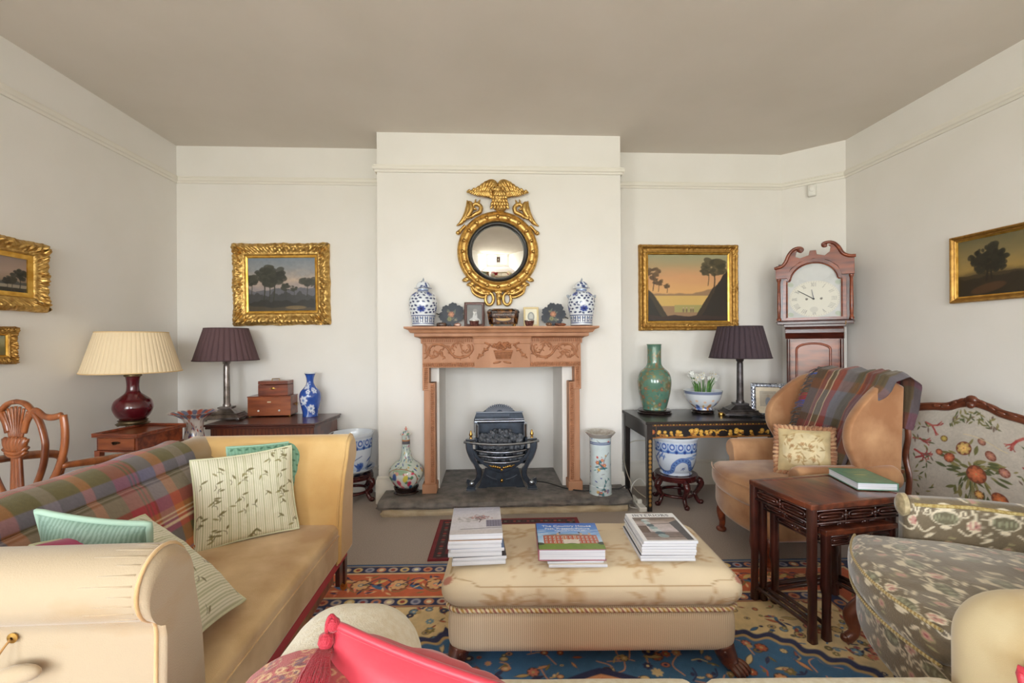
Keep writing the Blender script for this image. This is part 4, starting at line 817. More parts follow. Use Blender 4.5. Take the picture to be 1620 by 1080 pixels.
ld = mk('lid', painted_lathe([(5 * k, 85.4 * k), (9 * k, 86 * k), (9.3 * k, 87.2 * k), (6 * k, 89 * k), (4.5 * k, 91.5 * k), (.1 * k, 92.6 * k)], lc), M_porc, bt, smooth=50)
mk('finial', [mv(sphere((0, 0, 0), (2 * k, 2 * k, 2.4 * k), 10, 7), 0, 0, 95 * k), mv(sphere((0, 0, 0), (.9 * k, .9 * k, 1.3 * k), 8, 5), 0, 0, 98 * k)], mat('coral_knob', S(200, 130, 120), .2), ld, smooth=180)
cc = fam_cv(120, 150, 9, S(206, 220, 224), n=60, pal=[S(200, 80, 70), S(80, 150, 150), S(60, 80, 160), S(214, 170, 90), S(90, 110, 180)])
r = random.Random(3)
for cx in (20, 60, 100):
    for cy, c_ in ((62, S(196, 90, 60)), (112, S(56, 70, 150))):
        cc.line(curve_pts([(cx - 10, cy + 16), (cx, cy + 2), (cx + 4, cy - 12), (cx + 12, cy - 22)], 10), 1, S(80, 80, 90)); [cc.flower(cx + r.uniform(-10, 10), cy + r.uniform(-16, 14), r.uniform(2.5, 4.5), 6, r.choice([c_, S(70, 90, 170), S(200, 100, 80), S(210, 170, 90)]), S(230, 200, 120)) for _ in range(6)]; [cc.leaf(cx + r.uniform(-12, 12), cy + r.uniform(-18, 16), 5, 1.6, r.random() * 3, S(60, 120, 130)) for _ in range(8)]
cc.rect(0, 128, 120, 129.5, S(120, 140, 170)); [cc.flower(x, 139, 5, 7, S(210, 110, 60), S(230, 190, 90), S(90, 160, 150)) for x in (20, 60, 100)]; cc.rect(0, 20, 120, 25, S(70, 90, 140)); cc.rect(0, 22, 120, 23, S(210, 220, 226)); cc.rect(0, 0, 120, 12, S(170, 166, 160)); cc.tint(.1, 8)
q = at_z(954, 784, HZ); k = .00478
cv_ = thing('cylinder_vase', 'tall pale cylindrical famille verte vase with flared rim, standing on the hearth', 'vase', (q[0], q[1] + .075, HZ))
mk('body', painted_lathe([(.1 * k, 0), (17 * k, 0), (17.6 * k, 1 * k), (17.4 * k, 12 * k), (17 * k, 14 * k), (16.6 * k, 16 * k), (16.4 * k, 50 * k), (16.8 * k, 84 * k), (18 * k, 89 * k), (21.5 * k, 93 * k), (23.5 * k, 95.5 * k)], cc, 60), M_porc, cv_, smooth=180)
mk('rim', lathe([(23.3 * k, 95.2 * k), (23.8 * k, 96 * k), (23 * k, 96.6 * k), (20 * k, 94 * k), (16 * k, 88 * k), (15 * k, 70 * k), (15 * k, 10 * k), (0, 8 * k)], 48), mat('glaze_grey', S(186, 182, 176), .2, col2=S(160, 152, 142), ns=30, coat=.3), cv_, smooth=60)
# ------------------------------------------------------------------ jardinieres on carved stands
def wood_stand(R, H):
    """local: top plate at z=H; five curved legs and a ring stretcher"""
    P = {}
    P['top'] = lathe([(0, H - .03), (R * .8, H - .03), (R * .86, H - .045), (R * .98, H - .04), (R * 1.0, H - .02), (R * .94, H - .012), (R * .97, H - .004), (R * .95, H), (0, H - .004)], 40)
    P['leg'] = []
    for k in range(5):
        a = 2 * PI * k / 5 - PI / 2 + (.0)
        L = [(R * .88, H - .03), (R * 1.05, H - .055), (R * 1.12, H * .66), (R * .98, H * .46), (R * .86, H * .3), (R * .96, H * .12), (R * 1.1, H * .04), (R * 1.18, .012)]
        t = tube([(x * math.cos(a), x * math.sin(a), z) for x, z in L], [.021, .027, .024, .019, .016, .016, .02, .012], 10, sm=28)
        P['leg'].append([t, sphere((R * 1.12 * math.cos(a), R * 1.12 * math.sin(a), .016), (.02, .02, .016), 10, 6), sphere((R * .84 * math.cos(a), R * .84 * math.sin(a), H * .32), .02, 10, 6), sphere((R * 1.06 * math.cos(a), R * 1.06 * math.sin(a), H - .05), (.028, .028, .022), 10, 6)])
    P['stretcher'] = tube([(R * .74 * math.cos(a), R * .74 * math.sin(a), H * .32) for a in np.linspace(0, 2 * PI, 41)[:-1]], .012, 8, closed=True); return P
def build_stand(lab, loc, R, H, rz=0):
    t = thing('jardiniere_stand', lab, 'stand', loc, rz); P = wood_stand(R, H)
    mk('top', P['top'], M_red_wood, t, smooth=50); [mk('leg', l, M_red_wood, t, smooth=180) for l in P['leg']]; mk('stretcher', P['stretcher'], M_red_wood, t, smooth=180); return t
def jard_cv(kind):
    c = Cv(220, 96, S(222, 230, 242), True); B1, B2, B3 = S(70, 104, 184), S(110, 146, 208), S(48, 74, 150)
    c.a[:] = A(S(222, 230, 242)) * (1 - .25 * (c.Y / c.h)[..., None]) + A(S(180, 206, 240)) * .25 * (c.Y / c.h)[..., None]
    c.rect(0, 10, 220, 27, B2)
    for k in range(16): x = k * 13.75 + 7; c.ell(x, 15, 6.2, 8, 0, S(206, 220, 240)); c.ell(x, 15, 4.6, 6, 0, B1); c.ell(x, 15, 2.4, 3, 0, S(214, 224, 242)); c.ell(x + 6.9, 24, 2.5, 3, 0, B3)
    r = random.Random(kind)
    if kind == 0:
        for x0 in (110, 0, 220):
            P = curve_pts([(x0 - 48, 46), (x0 - 40, 58), (x0 - 26, 66), (x0 - 10, 62), (x0 - 4, 48), (x0 + 8, 38), (x0 + 22, 42), (x0 + 30, 56), (x0 + 40, 56), (x0 + 48, 42)], 50)
            c.line(P, 8, B1); c.line(P, 5.5, B2); [c.ell(*P[i], 1.6, 1.2, 0, B3) for i in range(0, len(P), 2)]
            c.ell(x0 - 46, 44, 9, 6.5, .5, B1); c.ell(x0 - 50, 42, 4, 3, 0, B2)
            for k in range(7): c.leaf(x0 - 40 + k * 3, 36 - (k % 3) * 3, 7, 1.4, -.6 - k * .1, B1)
            for px_, py_ in ((-22, 72), (12, 54), (34, 68), (-2, 72)): [c.line([(x0 + px_, py_), (x0 + px_ + 5 * math.cos(a), py_ + 5 * math.sin(a))], 1.2, B3) for a in (-.3, .4, 1.2, 2.2)]
            for k in range(12): c.ell(x0 + r.uniform(-54, 54), r.choice((36, 78, 74, 34)) + r.uniform(-3, 3), r.uniform(4, 8), 2, r.uniform(-.3, .3), B2, .8)
    else:
        for x0 in (40, 110, 180):
            [c.flower(x0 + r.uniform(-24, 24), r.uniform(38, 72), r.uniform(5, 9), 8, B1, B3, S(150, 176, 220)) for _ in range(4)]; [c.leaf(x0 + r.uniform(-30, 30), r.uniform(34, 78), r.uniform(5, 9), 2.2, r.random() * 3, B1) for _ in range(14)]; c.line(curve_pts([(x0 - 26, 76), (x0 - 6, 60), (x0 + 6, 48), (x0 + 24, 38)], 14), 1.4, B3)
    for k in range(30): c.ell(k * 7.4, 90 + r.uniform(-3, 3), 5, 3, 0, B2, .7)
    return c
def jardiniere(lab, loc, R, H, kind, rz=0):
    t = thing('jardiniere', lab, 'plant pot', loc, rz)
    mk('body', painted_lathe([(.02, 0.0), (R * .66, 0), (R * .68, .01), (R * .66, .02), (R * .74, H * .15), (R * .86, H * .38), (R * .9, H * .62), (R * .93, H * .88), (R * .985, H * .96), (R, H)], jard_cv(kind), 70), M_porc, t, smooth=180)
    mk('rim', lathe([(R, H - .002), (R * 1.0, H + .006), (R * .96, H + .006), (R * .9, H * .9), (R * .84, H * .5), (R * .6, .03), (0, .025)], 60), mat('white_glaze', S(226, 232, 240), .12, coat=.4), t, smooth=60); return t
s1 = at_z(568, 802, 0); sL = (at_y(557, 740, s1[1] + .19)[0], s1[1] + .19)
build_stand('dark red carved stand under the blue and white pot and saucer beside the sofa end', (sL[0], sL[1], 0), .165, .215)
pl = Cv(160, 30, S(222, 228, 236), True); [pl.ell(k * 8, 6 + (k % 2) * 4, 3.4, 2.6, 0, S(70, 100, 150)) for k in range(20)]; [pl.ell(k * 16, 20, 5, 3, 0, S(110, 140, 180)) for k in range(10)]
sa = mk('saucer', painted_lathe([(.02, 0), (.12, .0), (.125, .008), (.17, .03), (.182, .044), (.178, .047), (.13, .018), (.02, .014)], pl), M_porc, smooth=60); tag(sa, 'blue and white porcelain saucer dish under the pot at the sofa end', 'saucer'); sa.location = (sL[0], sL[1], .216)
jardiniere('blue and white flower-painted pot on a saucer and carved stand, beside the sofa end', (sL[0], sL[1], .231), .172, .30, 1, .1)
s2 = at_z(1061, 808, 0); sR = (at_y(1069, 740, s2[1] + .19)[0], s2[1] + .19)
build_stand('dark red carved stand standing under the black lacquer table', (sR[0], sR[1], 0), .165, .23, .05)
jardiniere('blue and white dragon-painted pot on its stand under the black lacquer table', (sR[0], sR[1], .231), .172, .285, 0, -.36)
# ------------------------------------------------------------------ cables
g_end = (gc + .3, YG - .02, HZ + .006)
tag(mk('black_cable', tube([(gc + .28, YG + .02, HZ + .03), (gc + .36, YG - .02, HZ + .03), (gc + .5, YG - .1, HZ + .008), (gc + .63, YG - .16, HZ + .006), (gc + .78, 3.475, HZ + .006), (h1 - .06, 3.46, HZ + .01), (h1 - .01, 3.44, HZ + .035), (h1 + .03, 3.44, .09), (h1 + .05, 3.46, .036)], .005, 6, sm=60), M_black, smooth=180), 'black cable running from the fire grate across the hearth to the power strip', 'cable')
a_, b_2 = at_z(995, 783, .03), at_z(1015, 804, .03); an = math.atan2(b_2[1] - a_[1], b_2[0] - a_[0]); L_ = math.hypot(*(b_2 - a_)[:2])
ps = thing('power_strip', 'white power strip on the carpet at the end of the hearth', 'power strip', ((a_ + b_2)[0] / 2 + .015, (a_ + b_2)[1] / 2, 0), an)
mk('body', box(-L_ / 2, L_ / 2, -.028, .028, 0, .035), M_plastic, ps, bevel=.007); mk('socket', [cbox(x, 0, .036, .03, .03, .004) for x in (-.06, -.015, .03)], M_white, ps, bevel=.001)
mk('plug', [cbox(.05, 0, .05, .035, .04, .03)], M_plastic, ps, bevel=.006)
def loops(name, lab, pts, m): tag(mk(name, tube(pts, .004, 6, sm=60), m, smooth=180), lab, 'cable')
cx_, cy_ = (a_ + b_2)[0] / 2 + .03, (a_ + b_2)[1] / 2
loops('white_cable', 'white looped cable tangled around the power strip on the carpet', [(cx_ - .05, cy_ + .05, .04), (cx_ - .03, cy_ + .06, .14), (cx_ + .05, cy_ + .1, .17), (cx_ + .1, cy_ + .06, .08), (cx_ + .06, cy_ - .02, .02), (cx_ - .02, cy_ - .07, .006), (cx_ - .08, cy_ - .04, .006), (cx_ - .07, cy_ + .0, .01)], M_plastic)
loops('lamp_flex', 'cream lamp flex hanging behind the black lacquer table to the carpet', [(1.75, 3.87, .64), (1.6, 3.885, .45), (1.4, 3.885, .4), (1.22, 3.88, .38), (1.15, 3.85, .25), (1.18, 3.7, .06), (cx_ + .12, cy_ + .06, .006), (cx_ + .075, cy_ - .01, .02)], M_cable)
# ================================================================== left side: chair, tables, lamps, sideboard
def shade_part(R0, R1, H, z, n_p, depth, m, mt, parent, th=.003, band=.006):
    """pleated drum: R0 top, R1 bottom"""
    a = np.arange(n_p * 6) * 2 * PI / (n_p * 6); ph = (a * n_p / (2 * PI)) % 1
    pl = depth * (np.interp(ph, [0, .12, .5, .88, 1], [-1, .6, 1, .6, -1]))
    t = np.linspace(0, 1, 6)[:, None]; R = R1 + (R0 - R1) * t + pl[None] * (.55 + .45 * (1 - t))
    P = np.stack([R * np.cos(a), R * np.sin(a), z + H * t * np.ones_like(a)], -1)
    Pi = np.stack([(R - th) * np.cos(a), (R - th) * np.sin(a), z + H * t * np.ones_like(a)], -1)
    s_ = mk('lamp_shade', [surf(P, cv=True, flip=True)[:2], surf(Pi, cv=True)[:2]], m, parent, smooth=60)
    mk('trim_band', [lathe([(R1 + depth - .001, z - .001), (R1 + depth + .002, z), (R1 + depth + .002, z + band), (R1 + depth - .001, z + band)], 64), lathe([(R0 + depth * .5 - .001, z + H - band), (R0 + depth * .5 + .002, z + H - band), (R0 + depth * .5 + .002, z + H), (R0 + depth * .5 - .003, z + H + .001)], 64)], mt, s_, smooth=40)
    mk('shade_ring', [tube([(R0 * math.cos(q), R0 * math.sin(q), z + H - .012) for q in np.linspace(0, 2 * PI, 33)[:-1]], .002, 5, closed=True)] + [tube([(.012 * math.cos(q), .012 * math.sin(q), z + H - .02), (R0 * math.cos(q), R0 * math.sin(q), z + H - .012)], .002, 5) for q in (.5, .5 + 2.09, .5 + 4.19)], M_brass, s_, smooth=60)
    return s_
def shade_mat(name, col, tr):
    m = mat(name, col, .85, bump=.1, bs=300); b = m.node_tree.nodes['Principled BSDF']; b.inputs['Transmission Weight'].default_value = 0
    return m
M_shade_c = shade_mat('cream_pleat', S(234, 214, 180), .3); M_shade_ct = mat('cream_band', S(222, 190, 138), .8)
M_shade_p = shade_mat('plum_pleat', S(96, 72, 76), 0); M_shade_pt = mat('plum_band', S(70, 50, 54), .8)
M_shade_d = shade_mat('dark_plum_pleat', S(66, 52, 60), 0); M_shade_dt = mat('dark_plum_band', S(48, 38, 44), .8)
# ---- cream-shaded lamp on its mahogany table
TZ = .735; fl = at_z(148, 686, TZ); frt = at_z(216, 687, TZ); brt = at_z(270, 669, TZ)
tw = np.linalg.norm((frt - fl)[:2]); td = .34; rz = math.atan2(frt[1] - fl[1], frt[0] - fl[0])
tb = thing('side_table', 'small mahogany table with a frieze drawer, standing by the wall under the cream-shaded lamp', 'side table', ((fl[0] + frt[0]) / 2 - math.sin(rz) * td / 2 * 1.0, (fl[1] + frt[1]) / 2 + math.cos(rz) * td / 2, 0), rz)
mk('top', [box(-tw / 2 - .008, tw / 2 + .008, -td / 2 - .008, td / 2 + .008, TZ - .022, TZ - .012), box(-tw / 2 - .008, tw / 2 + .008, -td / 2 - .008, -td / 2, TZ - .012, TZ + .003), box(-tw / 2 - .008, tw / 2 + .008, td / 2, td / 2 + .008, TZ - .012, TZ + .003), box(-tw / 2 - .008, -tw / 2, -td / 2, td / 2, TZ - .012, TZ + .003), box(tw / 2, tw / 2 + .008, -td / 2, td / 2, TZ - .012, TZ + .003)], M_mahog, tb, smooth=0, bevel=.003)
mk('apron', [box(-tw / 2 + .006, tw / 2 - .006, -td / 2 + .012, td / 2 - .006, TZ - .1, TZ - .02), box(-tw / 2, tw / 2, -td / 2 + .004, td / 2, TZ - .108, TZ - .1)], M_mahog, tb, smooth=0, bevel=.002)
dr = mk('drawer', box(-tw / 2 + .022, tw / 2 - .022, -td / 2 + .006, -td / 2 + .02, TZ - .094, TZ - .026), M_satin_red, tb, smooth=0, bevel=.002)
mk('drawer_pull', [tube([(-.02, -td / 2 + .003, TZ - .052), (0, -td / 2 - .008, TZ - .06), (.02, -td / 2 + .003, TZ - .052)], .003, 6, sm=10)] + [sphere((x, -td / 2 + .004, TZ - .052), .005, 8, 5) for x in (-.02, .02)] + [prism([(-.032, TZ - .052), (-.01, TZ - .045), (.01, TZ - .045), (.032, TZ - .052), (.01, TZ - .058), (-.01, TZ - .058)][::-1], 'y', -td / 2 + .003, -td / 2 + .006)], mat('dark_brass', S(70, 50, 34), .35, .8), dr, smooth=50)
for sx_ in (1, -1):
    for sy_ in (1, -1): mk('leg', taper((sx_ * (tw / 2 - .018), sy_ * (td / 2 - .018), TZ - .1), (.034, .034), (sx_ * (tw / 2 - .016), sy_ * (td / 2 - .016), 0), (.02, .02)), M_mahog, tb, smooth=0, bevel=.002)
lp = thing('table_lamp', 'table lamp with a dark red bottle-vase base and wide cream pleated shade', 'lamp', (0, 0, 0))
q = at_z(205, 674, TZ - .01); lx, ly = q[0], q[1] + .03; lp.location = (lx, ly, TZ - .011)
kk = 1 / (at_y(206, 600, ly)[0] - at_y(205, 600, ly)[0]); L = lambda p: p / kk
M_ox = mat('oxblood_glaze', S(92, 14, 28), .1, col2=S(70, 10, 20), ns=4, coat=.6)
mk('base', [lathe([(0, .012), (L(22), .012), (L(23), .016), (L(21), .022), (L(19), .024), (L(19), .032), (L(20.5), .038), (L(18), .042), (0, .042)], 36)] + [sphere((L(20) * math.cos(a), L(20) * math.sin(a), .008), .011, 8, 5) for a in (.3, 1.87, 3.44, 5.0)], mat('antique_brass', S(120, 104, 78), .35, .9), lp, smooth=40)
mk('body', lathe([(L(16), .04), (L(22), L(16)), (L(26.5), L(26)), (L(27), L(33)), (L(24), L(42)), (L(16), L(49)), (L(10), L(55)), (L(8.5), L(64)), (L(9), L(74)), (L(10.5), L(82))], 48, smooth_n=40), M_ox, lp, smooth=180)
mk('collar', lathe([(L(11), L(81)), (L(12), L(82)), (L(12), L(84)), (L(8), L(85.5)), (L(7), L(90)), (L(2), L(92)), (L(2), L(150)), (0, L(150))], 30), mat('antique_brass'), lp, smooth=40)
shade_part(L(47.5), L(66), L(66), L(88), 60, .0022, M_shade_c, M_shade_ct, lp)
# ---- shield-back elbow chair, back to the room
chz = 1.03; cpt = at_y(22, 640, 2.05)
ch = thing('shield_chair', 'polished mahogany armchair with a carved shield back, behind the tartan-draped sofa', 'chair', (cpt[0] + .01, 2.05, 0), -.12)
cs_ = 1 / 353.0  # crop scale (6x at 2.02 m) -> metres
def K(X, Y): return ((X - 140) / 6 * 1.0 / 353.0 , 1.26 - ((600 + Y / 6) - 539) / 353.0)
def kt(P, r, y=0, n=8, dy=0, flat=.75): return tube([(K(*p)[0], y + dy * (i / len(P)), K(*p)[1]) for i, p in enumerate(P)], r, n, flat=flat)
sh = curve_pts([(145, 150), (220, 165), (285, 215), (345, 240), (400, 280), (480, 285), (595, 270)], 30)
shR = curve_pts([(595, 268), (612, 400), (605, 560), (560, 720), (490, 860), (400, 980), (300, 1080), (145, 1180)], 40)
m2 = lambda P: [(290 - x, y) for x, y in P]
mk('back_frame', [kt(curve_pts([(145, 150), (230, 170), (310, 250), (370, 340), (410, 470), (420, 560), (400, 720), (330, 900), (240, 1040), (145, 1100)], 50), .014), kt(m2(curve_pts([(145, 150), (230, 170), (310, 250), (370, 340), (410, 470), (420, 560), (400, 720), (330, 900), (240, 1040), (145, 1100)], 50)), .014),
                  kt(curve_pts([(220, 430), (250, 330), (300, 260), (345, 230), (420, 280), (500, 290), (590, 270)], 30), .014, -.004), kt(m2(curve_pts([(220, 430), (250, 330), (300, 260), (345, 230), (420, 280), (500, 290), (590, 270)], 30)), .014, -.004), kt(shR, .0155), kt(m2(shR), .0155)], M_satin, ch, smooth=180)
sp = []
for k, f in enumerate(np.linspace(-1, 1, 9)):
    sp.append(kt(curve_pts([(145 + f * 55, 470), (145 + f * 85, 380), (145 + f * 158, 190 + 85 * f * f)], 12), [.0075, .0048, .0062], -.004))
sp += [kt(curve_pts([(140 + f * 36, 640), (142 + f * 44, 760), (145 + f * 60, 1010)], 10), .012) for f in (-.7, 0, .7)]
sp += [xf(sphere((0, 0, 0), (.017, .014, .034), 12, 8), rotm('Y', f * .3, (K(145 + f * 78, 0)[0], -.008, K(0, 535)[1]))) for f in np.linspace(-1, 1, 6)]
sp += [kt([(40, 575), (90, 610), (150, 618), (210, 605), (262, 560)], .012, -.008), kt([(55, 610), (95, 640), (150, 648), (205, 636), (250, 600)], .011, -.006), kt([(215, 500), (255, 510), (275, 485)], [.012, .01, .004], -.006), kt(m2([(215, 500), (255, 510), (275, 485)]), [.012, .01, .004], -.006)]
mk('splat', sp, M_satin, ch, smooth=180)
for sg in (1, -1):
    xp = sg * .225
    mk('arm', tube([(sg * (K(575, 0)[0]), .0, .745), (sg * (K(600, 0)[0] + .02), .12, .735), (sg * (K(600, 0)[0] + .04), .26, .72), (sg * (K(600, 0)[0] + .02), .36, .70), (sg * (K(600, 0)[0] - .0), .38, .66), (sg * K(590, 0)[0], .36, .6), (sg * K(590, 0)[0], .34, .45)], [.013, .017, .02, .02, .018, .015, .015], 8, sm=36), M_satin, ch, smooth=180)
    mk('leg', taper((sg * .2, .42, .42), (.04, .04), (sg * .2, .43, 0), (.028, .028)), M_satin, ch, smooth=0, bevel=.003)
    mk('leg', tube([(sg * .17, .02, .62), (sg * .18, .01, .42), (sg * .19, -.04, .0)], [.016, .02, .014], 8, sm=12), M_satin, ch, smooth=180)
mk('seat_rail', box(-.22, .22, .01, .45, .36, .43), M_satin, ch, smooth=0, bevel=.01); mk('seat', box(-.21, .21, .02, .44, .42, .47), mat('seat_fabric', S(150, 128, 96), .9), ch, smooth=0, bevel=.025, seg=4)
# ---- sideboard (fold-over card table) in the left alcove
SZ = .668; b0 = at_z(318, 674, SZ); b1 = at_z(502, 667, SZ); b2 = at_z(530, 657, SZ)
x0, x1, xb = b0[0] - .0, b1[0], b2[0]; y0 = (b0[1] + b1[1]) / 2; yb = YB - .03
cut = min(b2[1], yb - .05)
sb = thing('card_table', 'mahogany card table with canted corners in the left alcove, holding the boxes and lamp', 'table', ((x0 + x1) / 2, y0, 0)); ox, oy = (x0 + x1) / 2, y0
def topo(g): return [(x0 - ox - g, -g), (x1 - ox + g * .5, -g), (xb - ox + g, cut - oy - g * .3), (xb - ox + g, yb - oy), (x0 - ox - g, yb - oy)]
mk('top', [prism(topo(.012), 'z', SZ - .016, SZ), prism(topo(.006), 'z', SZ - .034, SZ - .018)], M_mahog_d, sb, smooth=0, bevel=.004)
mk('frieze', prism(topo(-.02), 'z', SZ - .135, SZ - .034), M_flame, sb, smooth=0); mk('lower_moulding', prism(topo(-.012), 'z', SZ - .15, SZ - .135), M_mahog_d, sb, smooth=0, bevel=.003)
for xx, yy in ((x0 - ox + .03, .05), (x1 - ox - .03, .05), (x0 - ox + .02, yb - oy - .06), (xb - ox - .06, yb - oy - .06)):
    mk('leg', mv(lathe([(0, 0), (.02, 0), (.024, .03), (.018, .06), (.03, .3), (.033, .44), (.04, .46), (.03, .475), (.036, .49), (.036, SZ - .14), (0, SZ - .14)], 20), xx, yy), M_mahog, sb, smooth=50)
def column_lamp(lab, px, pyb, Z, pT, pB, hwT, hwB, m, mt, mc, yext=.05):
    """square stepped base, fluted column, pleated shade; sizes from picture rows"""
    q = at_z(px, pyb, Z); y = min(q[1] + yext, 3.66) if px < 800 else q[1] + yext; k = 1 / (at_y(px + 1, pyb, y)[0] - at_y(px, pyb, y)[0]); X = at_y(px, pyb, y)[0]
    zt = at_y(px, pT, y)[2] - Z; zb = at_y(px, pB, y)[2] - Z
    t = thing('table_lamp', lab, 'lamp', (X, y, Z), .12 if X < 0 else -.22)
    w = 27 / k
    mk('base', [box(-w, w, -w * .82, w * .82, .012, .024), taper((0, 0, .024), (2 * w * .92, 2 * w * .76), (0, 0, .046), (w * 1.5, w * 1.3)), box(-w * .78, w * .78, -w * .66, w * .66, .046, .052), taper((0, 0, .052), (w * 1.36, w * 1.16), (0, 0, .085), (w * .72, w * .66)), box(-w * .38, w * .38, -w * .36, w * .36, .085, .1)] + [mv(sphere((0, 0, 0), (.014, .014, .008), 10, 5), sx_ * w * .86, sy_ * w * .7, .007) for sx_ in (1, -1) for sy_ in (1, -1)], mc, t, smooth=0, bevel=.002)
    mk('column', [lathe([(5.6 / k, .1), (5.8 / k, .115), (4.8 / k, .122), (4.4 / k, zb - .05), (4.0 / k, zb - .03), (5.4 / k, zb - .02), (5.4 / k, zb - .008), (7 / k, zb), (7 / k, zb + .008), (0, zb + .008)], 48, flute=(16, .03)), tube([(0, 0, zb), (0, 0, zt)], .006, 8)], mc, t, smooth=60)
    shade_part(hwT / k, hwB / k, zt - zb, zb, 30, .0062, m, mt, t); return t
M_pewter = mat('tarnished_plate', S(168, 160, 156), .3, .85, col2=S(104, 96, 94), ns=14); M_pewter_d = mat('dark_plate', S(104, 100, 102), .35, .8, col2=S(60, 56, 58), ns=14)
column_lamp('column lamp with a brown pleated shade, on the mahogany card table', 359, 661, SZ, 519, 570, 31, 46, M_shade_p, M_shade_pt, M_pewter)
# ---- boxes
q0, q1 = at_z(390, 660, SZ), at_z(457, 659, SZ); w = q1[0] - q0[0]; yb_ = q0[1] + .012; hgt = at_y(390, 629, q0[1])[2] - SZ
wb = thing('writing_box', 'flat mahogany box with two ivory knobs, lower of the two boxes on the card table', 'box', ((q0[0] + q1[0]) / 2, yb_ + .1, SZ), .06)
mk('case', box(-w / 2, w / 2, -.1, .12, .008, hgt), M_satin_red, wb, smooth=0, bevel=.003); mk('lid', box(-w / 2 - .003, w / 2 + .003, -.103, .123, hgt, hgt + .008), M_mahog, wb, smooth=0, bevel=.002)
for x in (-w * .24, w * .24): mk('knob', xf(lathe([(0, .012), (.007, .01), (.008, .006), (.004, 0), (0, 0)], 14), rotm('X', PI / 2, (x, -.1, hgt * .32))), M_plastic, wb, smooth=60)
mk('escutcheon', cbox(0, -.1015, hgt * .76, .028, .003, .01), mat('bone', S(214, 196, 160), .4), wb, bevel=.001); mk('side_handle', tube([(w / 2 + .004, -.02, hgt * .62), (w / 2 + .014, .0, hgt * .5), (w / 2 + .004, .03, hgt * .62)], .004, 6, sm=8), M_brass, wb)
for sx_ in (1, -1):
    for sy_ in (-.085, .105): mk('foot', sphere((sx_ * (w / 2 - .012), sy_, .005), (.008, .008, .005), 8, 5), M_brass, wb)
Z2 = SZ + hgt + .008; q0, q1 = at_z(407, 628.5, Z2), at_z(452, 628, Z2); yq = yb_ + .03; k = 1 / (at_y(431, 620, yq)[0] - at_y(430, 620, yq)[0])
c2_ = thing('tea_caddy', 'small dark mahogany caddy with an oval brass plate, sitting on the writing box', 'box', (at_y(431, 620, yq)[0], yq + .06, Z2), .06); w = 46 / k; hgt2 = 24 / k
mk('case', box(-w / 2, w / 2, -.06, .07, 0, hgt2 * .74), M_mahog, c2_, smooth=0, bevel=.003); mk('lid', box(-w / 2, w / 2, -.06, .07, hgt2 * .76, hgt2), M_mahog, c2_, smooth=0, bevel=.003)
mk('brass_plate', [mv(xf(sphere((0, 0, 0), (.016, .011, .003), 14, 6), rotm('X', PI / 2)), 0, -.061, hgt2 * .5), cbox(0, -.0615, hgt2 * .5, .05, .002, .004)], M_brass, c2_, smooth=60); mk('bail_handle', tube([(-.03, 0, hgt2), (-.028, 0, hgt2 + .014), (.028, 0, hgt2 + .014), (.03, 0, hgt2)], .004, 6), M_brass, c2_)
# ---- blue bottle vase
vc = Cv(110, 90, S(46, 84, 168), True); r = random.Random(4); vc.tint(.35, 8, 3)
for k in range(26):
    x, y = r.random() * 110, 12 + r.random() * 70
    if r.random() < .6: vc.flower(x, y, r.uniform(3, 6), 6, S(214, 222, 238), S(90, 120, 190))
    else: vc.line(curve_pts([(x, y), (x + 4, y + 5), (x + 12, y + 4)], 8), 1, S(190, 204, 232))
for x0 in (55, 0, 110): vc.line(curve_pts([(x0 - 6, 85), (x0 + 2, 66), (x0 - 6, 50), (x0 + 4, 36), (x0, 20)], 16), 1.6, S(200, 212, 236)); vc.flower(x0 - 6, 48, 7, 7, S(226, 232, 244), S(120, 146, 200)); vc.flower(x0 + 8, 62, 6.5, 7, S(226, 232, 244), S(120, 146, 200)); vc.flower(x0 + 2, 33, 4, 6, S(226, 232, 244), S(120, 146, 200))
vc.rect(0, 86, 110, 90, S(220, 226, 236)); vc.rect(0, 0, 110, 3, S(40, 60, 120))
q = at_z(491.5, 660, SZ); yv = q[1] + .06; k = 1 / (at_y(492, 640, yv)[0] - at_y(491, 640, yv)[0])
v = thing('blue_vase', 'bottle vase in deep blue with white prunus blossom, on the card table beside the boxes', 'vase', (at_y(491, 660, yv)[0], yv, SZ))
mk('body', painted_lathe([(x / k, z / k) for x, z in ((.1, 0), (11, 0), (11.5, 2), (12, 8), (15, 22), (16.3, 32), (14.5, 40), (9, 47), (5.6, 53), (5.4, 60), (7, 66), (8.6, 69.5))], vc, 70), M_porc, v, smooth=180)
mk('rim', lathe([(8.5 / k, 69 / k), (8.8 / k, 70 / k), (8 / k, 70 / k), (5 / k, 62 / k), (4.6 / k, 52 / k), (0, 50 / k)], 40), mat('white_glaze'), v, smooth=60)
# ---- scalloped Imari vase standing on the floor behind the sofa
ic = fam_cv(160, 120, 12, S(206, 196, 190), n=420, pal=[S(170, 66, 48), S(60, 70, 120), S(150, 70, 50), S(196, 160, 110), S(40, 50, 96)]); ic.tint(.2, 10)
for k in range(24): ic.ell(k * 6.7, 6, 3.6, 5, 0, S(176, 84, 64) if k % 2 else S(96, 100, 130))
[ic.flower(k * 20 + 8, 34 + (k % 2) * 10, 6, 6, S(190, 74, 54), S(220, 190, 140), S(60, 70, 120)) for k in range(8)]
ip = at_y(307, 660, 3.24); k = 1 / (at_y(315, 660, 3.24)[0] - at_y(314, 660, 3.24)[0]); zr = at_y(314, 651, 3.24)[2]
iv = thing('scalloped_vase', 'large Imari vase with a wide frilled rim, on the floor beside the card table', 'vase', (ip[0], 3.24, 0))
sf = lambda t: np.clip((t - .8) / .2, 0, 1) ** 1.5
